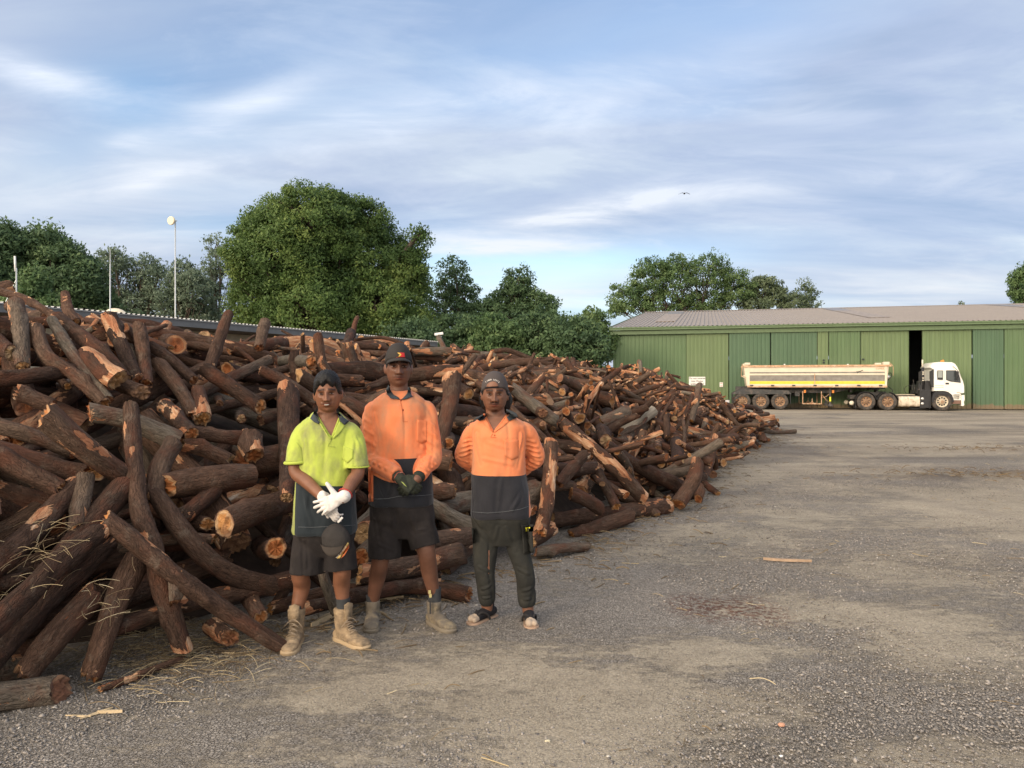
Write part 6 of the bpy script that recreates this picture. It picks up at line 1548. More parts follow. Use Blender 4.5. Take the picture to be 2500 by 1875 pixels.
# ---------------------------------------------------------------- tall man in the orange shirt
def man_tall():
    P = Person(975, 5.08); L = P.L
    sh = [(1232, 901, 1058, .165, 0), (1220, 899, 1058, .168, 0), (1170, 902, 1055, .158, 0), (1117, 908, 1050, .145, 0), (1060, 908, 1048, .138, 0), (1015, 902, 1048, .130, 0), (990, 901, 1045, .116, .004), (974, 913, 1035, .102, .012), (962, 930, 1018, .084, .018), (953, 945, 1003, .066, .02)]
    shL, elL, wrL = L(905, 998, .01), L(903, 1118, -.055), L(977, 1168, -.245)
    shR, elR, wrR = L(1045, 998, .01), L(1056, 1118, -.055), L(1020, 1168, -.235)
    def body(mb):
        P.torso(mb, [(1280, 930, 1035, .08, 0), (1200, 915, 1045, .12, 0)] + sh[3:], .024)
        limb(mb, [L(974, 975, .01), L(974, 945, .005), L(973, 930, .0)], [.066, .058, .060], 20)
        limb(mb, [shL, (shL + elL) / 2, elL, (elL * .6 + wrL * .4), wrL, wrL + (wrL - elL) * .05], [.040, .044, .042, .042, .030, .029])
        limb(mb, [shR, (shR + elR) / 2, elR, (elR * .6 + wrR * .4), wrR, wrR + (wrR - elR) * .05], [.040, .044, .042, .042, .030, .029])
        for hip, kn, cf, an, ft in ((L(940, 1250), L(928, 1372, -.03), L(921, 1410, .03), L(910, 1475, .06), (-.02, -.14)), (L(1015, 1250), L(1042, 1352, -.05), L(1048, 1395, .0), L(1060, 1458, .03), (.10, -.10))):
            limb(mb, [hip, hip * .5 + kn * .5, kn, cf, an, np.array([an[0], an[1], .06])], [.070, .074, .058, .055, .036, .034], 20)
            limb(mb, [np.array([an[0], an[1], .06]), np.array([an[0] + ft[0] * .5, an[1] + ft[1] * .5, .05])], [.030, .022])
    hd = dict(c=L(973, 897, -.02), s=1.10, yaw=.20, pitch=-.02, roll=.0, smile=0, tache=.45, wide=.93, eyeh=.85, gaze=-.001)
    body_o, xf, Rm = make_body(P, 'tall man in a charcoal peaked cap, long-sleeved orange and navy shirt and black gloves', SKIN[1], body, hd)
    def hair(d, b):
        az = np.abs(np.arctan2(d[:, 0], -d[:, 1])); line = np.interp(az, [0, .9, 1.2, 1.5, 1.9, 2.4, 3.2], [.10, .06, -.004, -.018, -.035, -.055, -.06]); k = np.clip((b[:, 2] - line) / .010, -1, 1); return np.where(k > 0, .0045 * k, .012 * k)
    shell_on_head('hair', HAIRM, body_o, xf, hair, .93, 5, rough=.001)
    def capf(d, b):
        az = np.abs(np.arctan2(d[:, 0], -d[:, 1])); line = np.interp(az, [0, .9, 1.5, 3.2], [.046, .038, .020, .0]); k = np.clip((b[:, 2] - line) / .004, -1, 1)
        return np.where(k > 0, .011 + .018 * np.clip((b[:, 2] - .03) / .08, 0, 1), .014 * k)
    cap = shell_on_head('cap', CAPM, body_o, xf, capf, .95, 6)
    us = np.linspace(-1, 1, 17); rows = []
    for k_ in (0, .25, .5, .75, 1):
        rows.append([((.074 + .006 * k_) * math.sin(u * 1.25), -.088 * math.cos(u * 1.25) - .070 * k_ * math.cos(u * 1.15), .050 - .016 * k_ - .020 * u * u) for u in us])
    rows = [[xf([p_])[0] for p_ in r_] for r_ in rows]; up = Rm @ np.array([0, 0, .004])
    m = MB(); m.rings([[p_ + up for p_ in r_] for r_ in rows] + [[p_ - up for p_ in r_] for r_ in rows[::-1]] + [[p_ + up for p_ in rows[0]]], cap=False, closed=False); m.build('brim', [CAPM], cap, smooth=True)
    tc = bvh_of(cap)
    fl = lambda x_, y_: (860 + x_ / 6.9125, 840 + y_ / 6.9125)
    for poly, mt in (([(800, 145), (880, 150), (892, 225), (765, 222), (838, 182)], plain('flag red', (.50, .03, .03), .7)), ([(758, 148), (795, 146), (842, 183), (798, 220), (768, 220), (818, 184)], plain('flag yellow', (.62, .38, .08), .7))):
        P.patch('emblem', [fl(*q) for q in poly], mt, cap, tc, .004, .002, 2)
    P.line('emblem_line', [fl(745, 230), fl(830, 236), fl(905, 242)], .0012, plain('flag red', (.50, .03, .03), .7), cap, tc)
    z0 = L(975, 1116)[2]; org = (.70, .205, .085)
    mat = hivis_mat('orange and navy shirt cloth', org, (.020, .021, .026), z0, .03, 0, side=None, sleeve=True, dirt=(.40, .21, .12), damt=.75)
    mb = MB(); P.torso(mb, sh)
    cfL, cfR = wrL + (elL - wrL) * .12, wrR + (elR - wrR) * .10
    folds = [(L(912, 1010, -.1), L(925, 1100, -.14), .011, .008), (L(1040, 1010, -.1), L(1030, 1100, -.14), .011, .008), (L(938, 985, -.12), L(932, 1060, -.15), .010, .004), (L(1010, 990, -.12), L(1018, 1080, -.15), .010, .004), (L(915, 1170, -.15), L(945, 1222, -.16), .012, .006), (L(1045, 1165, -.14), L(1035, 1215, -.15), .012, .006), (L(960, 1130, -.15), L(950, 1200, -.16), .012, .005)]
    def cutn(v, n): return (v[:, 2] > L(975, 953)[2])
    for a, e, w, c_ in ((shL, elL, wrL, cfL), (shR, elR, wrR, cfR)):
        sg = -1 if a[0] < 0 else 1
        limb(mb, [a + (-sg * .05, 0, .000), a + (-sg * .01, 0, -.02), (a + e) / 2 + (sg * .002, 0, 0), e + (sg * .006, .010, 0), e * .55 + w * .45, c_], [.056, .064, .062, .057, .051, .047], 26, ends=False)
        for k in range(5):
            t_ = .12 + .18 * k; q = e * (1 - t_) + w * t_; folds.append((q + (-.06, -.04, .02 + .01 * k), q + (.06, -.05, -.03), .009, .0065))
        for k in range(4):
            t_ = .25 + .2 * k; q = a * (1 - t_) + e * t_; folds.append((q + (-.06, -.05, .03), q + (.06, -.06, -.04), .011, .006))
    shirt = cloth('shirt', mb, [mat], body_o, .006, 4, CLOTH_N, folds, cutn)
    mark_sleeves(shirt, [(shL, elL, cfL), (shR, elR, cfR)])
    tr = bvh_of(shirt, body_o)
    trim = plain('collar trim pink', (.55, .22, .16), .8)
    P.patch('collar', [(948, 940), (943, 951), (945, 963), (954, 973), (976, 976), (972, 970), (960, 964), (952, 951)], COLLAR, shirt, tr, .012, .010)
    P.patch('collar', [(997, 945), (1003, 956), (1008, 968), (990, 975), (979, 976), (985, 971), (994, 961)], COLLAR, shirt, tr, .012, .010)
    tr2 = bvh_of(*[c for c in shirt.children if c.name.startswith('collar')])
    P.line('collar_trim', [(941, 953), (944, 965), (953, 974), (962, 976)], .0018, trim, shirt, tr + tr2, .004); P.line('collar_trim', [(1003, 957), (1008, 969), (998, 974)], .0018, trim, shirt, tr + tr2, .004)
    m = MB(); aa = np.linspace(.35, math.pi - .35, 14); c_ = L(974, 951, .022)
    m.rings([[(c_[0] + (.074 + dr) * math.cos(a), c_[1] + (.062 + dr) * math.sin(a), c_[2] + dz) for a in aa] for dr, dz in ((.012, -.012), (.002, .014), (-.003, .014), (.0, -.012))], cap=False, closed=False); m.build('collar_back', [COLLAR], shirt, smooth=True)
    oc = plain('orange cloth', org, .85, var=.1, dirt=(.40, .20, .11), dlo=.5, dhi=.75); os_ = plain('orange seam', (.42, .10, .04), .9)
    P.line('placket_seam', [(977, 977), (982, 1000), (984, 1030), (995, 1030)], .0014, os_, shirt, tr)
    for b_ in ((979, 977), (984, 1001)): P.patch('button_hole', [(b_[0] - 1, b_[1] - 2), (b_[0] + 1, b_[1] - 2), (b_[0] + 1.3, b_[1] + 3), (b_[0] - 1, b_[1] + 3)], plain('dark red', (.12, .01, .01), .8), shirt, tr, .002, .002, 2)
    P.patch('pocket', [(1018, 1025), (1042, 1028), (1042, 1078), (1030, 1084), (1017, 1078)], oc, shirt, tr, .0035, .003)
    P.patch('side_strip', [(899, 1140), (911, 1140), (911, 1225), (900, 1226)], oc, shirt, tr, .004, .004)
    P.line('hem_seam', [(912, 1219), (945, 1218), (975, 1212), (1020, 1211), (1055, 1208)], .0014, plain('grey seam', (.12, .13, .14), .9), shirt, tr)
    mb = MB(); P.torso(mb, [(1312, 940, 1035, .085, 0), (1290, 918, 1052, .110, 0), (1262, 902, 1063, .142, 0), (1230, 903, 1057, .156, 0), (1185, 903, 1053, .150, 0), (1150, 912, 1046, .13, 0)])
    for rows in (((L(945, 1235), .104), (L(942, 1300, -.01), .110), (L(940, 1362, -.015), .108)), ((L(1018, 1235), .104), (L(1028, 1290, -.02), .106), (L(1040, 1336, -.035), .100))):
        limb(mb, [r[0] for r in rows], [r[1] for r in rows], 26, ends=False)
    def cuts(v, n): return (n[:, 2] < -.8) & (v[:, 2] < L(1040, 1312)[2])
    cloth('shorts', mb, [SHORTM], body_o, .0065, 14, CLOTH_N, [(L(915, 1270, -.1), L(925, 1340, -.1), .012, .007), (L(960, 1250, -.14), L(955, 1340, -.12), .012, .006), (L(1000, 1250, -.14), L(1015, 1300, -.12), .012, .005), (L(925, 1330, -.12), L(960, 1345, -.1), .010, .006), (L(1000, 1300, -.14), L(1050, 1290, -.12), .010, .005)], cuts)
    for a, sh_ in ((L(909, 1470, .06), .0), (L(1061, 1452, .03), .0)):
        m = MB(); limb(m, [(a[0], a[1], .12), (a[0], a[1], a[2]), (a[0], a[1], a[2] + .045)], [.044, .042, .043], 20, ends=False); m.build('sock', [SOCKM], body_o, smooth=True)
    boot(body_o, P, (L(910, 1475, .06)[0], .06), (.12, -1), BOOTG, SOLEG, .048, .155, .29, laces=False, seed=6)
    b2 = boot(body_o, P, (L(1060, 1458, .03)[0], .03), (.6, -.8), BOOTG, SOLEG, .050, .16, .30, laces=False, seed=8)
    m = MB(); x_ = L(1053, 1447)[0]
    for px, z_ in ((1050, .20), (1052, .175)): m.box((L(px, 1450)[0], -.03, z_ + .035), (.016, .006, .022), rot=Rz(.2))
    m.build('boot_tab', [plain('boot tab', (.50, .44, .20), .8)], b2)
    m = MB(); m.box((L(1052, 1460)[0], -.035, .135), (.010, .006, .085)); m.build('elastic_gusset', [plain('black plastic', (.03, .03, .032))], b2)
    # gloves: right hand clasped over the left
    m = MB(); hand(m, wrL + (.006, -.01, -.004), (.80, -.15, -.50), (.10, -1, .30), -1, curls=[(.55, .75, .5), (.6, .8, .5), (.65, .8, .5), (.7, .8, .5)], spread=.10, s=1.05, thumb=(.55, .3), fat=1.5)
    limb(m, [cfL + (0, 0, 0), wrL + (.01, -.005, -.006)], [.040, .036], 18); g1 = cloth('glove', m, [GLOVEB], body_o, .0036, 1, [((40, 40, 40), .0014, 3)])
    fo = (elL - wrL) / np.linalg.norm(elL - wrL); u_ = np.cross(fo, (0, 1, 0)); u_ /= np.linalg.norm(u_); w_ = np.cross(fo, u_); aa = np.linspace(0, 2 * math.pi, 20)
    for off, mt in ((.000, trim), (.008, plain('cuff red', (.35, .08, .05), .7))):
        m = MB(); cc = wrL + fo * (off + .004); m.tube([cc + .0385 * (math.cos(a) * u_ + math.sin(a) * w_) for a in aa], .0022, 6, cap=False); m.build('cuff_stripe', [mt], g1, smooth=True)
    m = MB(); hand(m, wrR + (-.004, .02, -.004), (-.66, -.12, -.62), (.1, -1, .2), 1, curls=[(.35, .6, .5), (.35, .65, .5), (.4, .65, .5), (.45, .7, .5)], spread=.12, s=1.02, thumb=(.6, .4), fat=1.5)
    limb(m, [cfR, wrR + (-.006, .012, -.006)], [.040, .036], 18); g2 = cloth('glove', m, [GLOVEB], body_o, .0036, 1, [((40, 40, 40), .0014, 4)])
    tg = bvh_of(g1, g2); P.patch('glove_logo', [(979, 1176), (984, 1178), (994, 1190), (986, 1184)], plain('glove lime print', (.30, .36, .10), .7), g1, tg, .003, .002, 3)
    return body_o
# ---------------------------------------------------------------- moustached man
def man_stocky():
    P = Person(1222, 5.18); L = P.L
    sh = [(1262, 1150, 1296, .165, 0), (1253, 1148, 1298, .172, 0), (1205, 1150, 1292, .172, 0), (1156, 1150, 1284, .168, 0), (1110, 1151, 1283, .158, 0), (1065, 1150, 1286, .148, 0), (1040, 1150, 1286, .130, .004), (1027, 1160, 1274, .110, .010), (1017, 1174, 1256, .092, .016), (1008, 1186, 1240, .072, .02)]
    shL, elL, wrL = L(1152, 1048, .01), L(1134, 1118, .06), L(1185, 1165, .18)
    shR, elR, wrR = L(1284, 1048, .01), L(1307, 1118, .06), L(1258, 1165, .18)
    def body(mb):
        P.torso(mb, [(1300, 1175, 1275, .09, 0), (1230, 1162, 1280, .125, 0)] + sh[3:], .024)
        limb(mb, [L(1210, 1030, .01), L(1209, 1006, .005), L(1208, 990, .0)], [.072, .064, .064], 20)
        limb(mb, [shL, (shL + elL) / 2, elL, (elL * .6 + wrL * .4), wrL], [.040, .046, .043, .042, .030])
        limb(mb, [shR, (shR + elR) / 2, elR, (elR * .6 + wrR * .4), wrR], [.040, .046, .043, .042, .030])
        hand(mb, wrL, (1, .1, -.25), (.1, 1, .2), 1, s=1.0); hand(mb, wrR + (0, .03, 0), (-1, .1, -.25), (.1, 1, .2), -1, s=1.0)
        for hip, kn, cf, an in ((L(1190, 1290), L(1184, 1392, -.02), L(1187, 1430, .02), L(1190, 1495, .05)), (L(1255, 1290), L(1278, 1392, -.02), L(1284, 1432, .02), L(1290, 1500, .0))):
            limb(mb, [hip, hip * .5 + kn * .5, kn, cf, an, np.array([an[0], an[1], .06])], [.068, .070, .054, .050, .036, .034], 20)
    hd = dict(c=L(1208, 962, -.02), s=1.07, yaw=.0, pitch=.04, roll=.0, smile=.35, tache=1.3, beard=.95, wide=1.0, eyeh=.62, lips=.9)
    body_o, xf, Rm = make_body(P, 'moustached man in a backward cap, orange shirt and olive trousers, hands behind his back', SKIN[2], body, hd)
    def hair(d, b):
        az = np.arctan2(d[:, 0], -d[:, 1]); a2 = np.abs(az); line = np.interp(a2, [0, .9, 1.25, 1.5, 1.9, 2.4, 3.2], [.10, .07, .0, -.020, -.085, -.10, -.10]); k = np.clip((b[:, 2] - line) / .010, -1, 1)
        return np.where(k > 0, (.006 + .026 * np.clip((a2 - 1.45) / .5, 0, 1) * np.clip((.03 - b[:, 2]) / .05, 0, 1) * (1 + .5 * (az > 0))) * k, .012 * k)
    shell_on_head('hair', HAIRM, body_o, xf, hair, 1.0, 5, rough=.007)
    def capf(d, b):
        az = np.arctan2(d[:, 0], -d[:, 1]); a2 = np.abs(az); line = np.interp(a2, [0, .5, .9, 1.4, 2.2, 3.2], [.041, .040, .034, .012, -.008, -.012]); k = np.clip((b[:, 2] - line) / .004, -1, 1)
        return np.where(k > 0, .010 + .016 * np.clip((b[:, 2] - .03) / .08, 0, 1), .014 * k)
    cap = shell_on_head('cap', CAPB, body_o, xf, capf, 1.02, 6)
    us = np.linspace(-1, 1, 13); rows = []
    for k_ in (0, .35, .7, 1): rows.append([xf([((.074 + .004 * k_) * math.sin(u * 1.2), .096 * math.cos(u * 1.2) + .065 * k_ * math.cos(u), -.008 - .030 * k_ - .02 * u * u)])[0] for u in us])
    m = MB(); m.rings([[p_ + (0, 0, .003) for p_ in r_] for r_ in rows] + [[p_ - (0, 0, .003) for p_ in r_] for r_ in rows[::-1]], cap=False, closed=False); m.build('brim', [CAPB], cap, smooth=True)
    tc = bvh_of(cap); q5 = lambda x_, y_: (1100 + x_ / 5.529, 900 + y_ / 5.529)
    P.patch('strap_gap', [q5(485, 248), q5(492, 215), q5(520, 190), q5(560, 176), (1201 + 5, 931.6), q5(610, 184), q5(636, 208), q5(646, 240), q5(600, 250), q5(540, 252)], plain('skin forehead', (.21, .10, .062), .5, var=.08), cap, tc, .003, .002, 2)
    P.patch('strap', [q5(465, 250), q5(545, 247), q5(650, 240), q5(655, 262), q5(600, 278), q5(520, 290), q5(470, 285)], plain('strap dark', (.03, .026, .03), .8), cap, tc, .006, .003, 2)
    lt = 'TIMOR LESTE'
    wp_ = plain('white print', (.62, .58, .54), .7)
    for i, ch in enumerate(lt):
        if ch == ' ': continue
        u = (i - (len(lt) - 1) / 2) / ((len(lt) - 1) / 2); px, py = q5(565 + 88 * u, 150 + 36 * u * u); p_ = P.front(px, py, tc, .003)
        text_mesh(ch, .0135, wp_, 'lettering', cap, tuple(p_), (R(72), R(36 * u), 0), extr=.0005, bold=.0003)
    z0 = L(1220, 1156)[2]; org = (.74, .225, .095)
    mat = hivis_mat('orange shirt cloth', org, (.024, .024, .029), z0, -.01, 0, side=(L(1291, 1200)[0], 1, 1), sleeve=True, dirt=(.50, .24, .12), damt=.75)
    mb = MB(); P.torso(mb, sh)
    def cut(v, n):
        return P.in_v(v, (1183, 1014), (1238, 1014), (1205, 1056)) | (v[:, 2] > L(1208, 1008)[2])
    folds = [(L(1163, 1060, -.1), L(1172, 1130, -.15), .011, .007), (L(1273, 1060, -.1), L(1266, 1140, -.15), .011, .008), (L(1190, 1080, -.15), L(1240, 1095, -.15), .012, .003), (L(1160, 1180, -.16), L(1175, 1250, -.16), .012, .006), (L(1285, 1190, -.15), L(1250, 1245, -.16), .012, .007), (L(1225, 1170, -.17), L(1215, 1250, -.17), .012, .004), (L(1180, 1120, -.15), L(1250, 1135, -.16), .012, .004)]
    for a, e, w in ((shL, elL, wrL), (shR, elR, wrR)):
        sg = -1 if a[0] < 0 else 1
        limb(mb, [a + (-sg * .05, 0, .000), a + (-sg * .01, 0, -.02), (a + e) / 2 + (sg * .002, 0, 0), e + (sg * .002, .0, 0), e * .55 + w * .45, w], [.058, .067, .066, .060, .053, .047], 26, ends=False)
        for k in range(4):
            t_ = .1 + .16 * k; q = e * (1 - t_) + w * t_; folds.append((q + (-.07, -.06, .02), q + (.07, -.05, -.04), .009, .008))
        for k in range(4):
            t_ = .4 + .17 * k; q = a * (1 - t_) + e * t_; folds.append((q + (-sg * .06, -.07, .02), q + (sg * .05, -.06, -.01), .009, .007))
    shirt = cloth('shirt', mb, [mat], body_o, .006, 4, CLOTH_N, folds, cut)
    mark_sleeves(shirt, [(shL, elL, wrL), (shR, elR, wrR)])
    tr = bvh_of(shirt, body_o); oc = plain('orange cloth', org, .85)
    P.patch('collar', [(1159, 1022), (1173, 1015), (1187, 1008), (1187, 1017), (1183, 1023), (1171, 1028)], COLLAR, shirt, tr, .012, .008)
    P.patch('collar', [(1236, 999), (1250, 1004), (1261, 1010), (1265, 1019), (1243, 1028), (1237, 1019)], COLLAR, shirt, tr, .012, .008)
    m = MB(); aa = np.linspace(.35, math.pi - .35, 14); c_ = L(1211, 1005, .022)
    m.rings([[(c_[0] + (.074 + dr) * math.cos(a), c_[1] + (.066 + dr) * math.sin(a), c_[2] + dz) for a in aa] for dr, dz in ((.012, -.012), (.004, .014), (-.001, .014), (.0, -.012))], cap=False, closed=False); m.build('collar_back', [COLLAR], shirt, smooth=True)
    P.line('neck_edge', [(1182, 1012), (1194, 1035), (1205, 1056)], .0065, oc, shirt, tr, .001); P.line('neck_edge', [(1239, 1012), (1221.5, 1035), (1205, 1056)], .0065, oc, shirt, tr, .001)
    P.patch('lapel', [(1172, 1027), (1184, 1022), (1204, 1050), (1204, 1056), (1188, 1042)], oc, shirt, tr, .006, .004)
    P.patch('lapel', [(1237, 1020), (1243, 1029), (1225, 1044), (1206, 1057), (1205, 1053)], oc, shirt, tr, .006, .004)
    os_ = plain('orange seam', (.42, .10, .04), .9)
    P.line('placket_seam', [(1205, 1056), (1198, 1068), (1212, 1069)], .0014, os_, shirt, tr); P.patch('button', [(1205, 1062), (1208, 1061), (1210, 1064), (1207, 1066)], os_, shirt, tr, .003, .003, 2)
    P.patch('pocket', [(1230, 1074), (1266, 1074), (1266, 1118), (1250, 1124), (1232, 1114)], oc, shirt, tr, .0035, .003)
    P.line('hem_seam', [(1152, 1250), (1190, 1253), (1230, 1250), (1270, 1244), (1292, 1236)], .0014, plain('grey seam', (.12, .13, .14), .9), shirt, tr)
    # trousers
    mb = MB(); P.torso(mb, [(1330, 1180, 1274, .085, 0), (1308, 1162, 1290, .115, 0), (1285, 1155, 1295, .135, 0), (1265, 1150, 1297, .158, 0), (1235, 1153, 1292, .160, 0), (1200, 1156, 1288, .15, 0), (1170, 1165, 1275, .12, 0)])
    limb(mb, [L(1191, 1275), L(1186, 1345, -.01), L(1184, 1392, -.02), L(1187, 1432, .0), L(1189, 1462, .03), L(1190, 1474, .04)], [.094, .082, .068, .063, .058, .046], 26, ends=False)
    limb(mb, [L(1258, 1275), L(1268, 1345, -.01), L(1280, 1392, -.02), L(1286, 1432, .0), L(1288, 1468, .0), L(1289, 1481, .0)], [.094, .082, .068, .063, .058, .046], 26, ends=False)
    tro = cloth('trousers', mb, [PANTM], body_o, .0065, 10, CLOTH_N, [(L(1170, 1385, -.08), L(1200, 1398, -.08), .010, .006), (L(1262, 1388, -.08), L(1292, 1402, -.08), .010, .006), (L(1175, 1440, -.06), L(1200, 1430, -.06), .010, .006), (L(1272, 1445, -.06), L(1300, 1436, -.06), .010, .006), (L(1175, 1462, -.04), L(1203, 1458, -.04), .008, .007), (L(1275, 1465, -.06), L(1302, 1462, -.06), .008, .007), (L(1215, 1290, -.14), L(1200, 1350, -.1), .011, .006), (L(1235, 1290, -.14), L(1258, 1345, -.1), .011, .006)])
    tp = bvh_of(tro)
    P.patch('cargo_pocket', [(1274, 1292), (1300, 1290), (1303, 1350), (1278, 1354)], PANTM, tro, tp, .008, .008)
    P.patch('cargo_flap', [(1272, 1284), (1302, 1281), (1303, 1298), (1275, 1300)], PANTM, tro, tp, .013, .008)
    P.patch('pocket_label', [(1283, 1289), (1302, 1286), (1302, 1296), (1284, 1298)], REFL, tro, tp, .016, .003, 3)
    P.patch('cargo_pocket', [(1151, 1290), (1160, 1288), (1162, 1325), (1154, 1328)], PANTM, tro, tp, .008, .008)
    # socks and thong sandals
    thong = plain('sandal strap', (.03, .027, .027), .8); tan = plain('sandal sole tan', (.40, .27, .19), .8); toe = plain('grey sock toe', (.38, .30, .23), .9, var=.15)
    for (ax_, ay_), fd in (((L(1191, 1490, .05)[0], .05), (-.62, -.78)), ((L(1290, 1500, .0)[0], .0), (.12, -1))):
        f = np.array([fd[0], fd[1], 0.]); f /= np.linalg.norm(f); l = np.cross(f, (0, 0, 1)); A = np.array([ax_, ay_, 0.])
        X = lambda u, v_, z: A + f * u + l * v_ + np.array([0, 0, z])
        m = MB(); limb(m, [X(-.01, 0, .19), X(-.012, 0, .085), X(-.01, 0, .06)], [.036, .036, .040], 18, ends=False)
        limb(m, [X(-.055, 0, .050), X(0, 0, .055), X(.06, .002, .048), (X(.11, .004, .042))], [.030, .037, .036, .033], 18)
        for v_, u1, r_ in ((-.020, .158, .019), (.016, .150, .026)): limb(m, [X(.10, v_ * .8, .040), X(u1, v_, .036)], [r_, r_], 14)
        me = remeshed(m, .005, 1); v = get_v(me); u = (v - A) @ f; so = link_mesh('sock', me, [SOCKB, toe], body_o)
        pi = np.array([np.mean([u[i] for i in p.vertices]) for p in me.polygons]); me.polygons.foreach_set('material_index', (pi > .128).astype(int)); me.update()
        out = [(-.085, 0), (-.078, .028), (-.04, .036), (.02, .035), (.08, .044), (.13, .050), (.17, .044), (.192, .022), (.196, 0)]; out = out + [(u_, -w) for u_, w in out[-2:0:-1]]
        m = MB(); m.rings([[X(u_, w * k, z) for u_, w in out] for z, k in ((.002, .97), (.006, 1.0), (.018, 1.0), (.020, .98))]); sd = m.build('sandal', [tan], body_o, autosmooth=40)
        m = MB()
        for s_ in (-1, 1): 
            P_ = spline([X(.128, -.002, .030), X(.10, s_ * .022 - .002, .072), X(.055, s_ * .042, .055), X(.03, s_ * .044, .018)], 10); m.tube(P_, .0075, 8)
        m.tube([X(.128, -.002, .020), X(.128, -.002, .055), X(.11, -.002, .078)], .004, 8); m.build('sandal_strap', [thong], sd, smooth=True)
    return body_o
man_lime(); man_tall(); man_stocky()
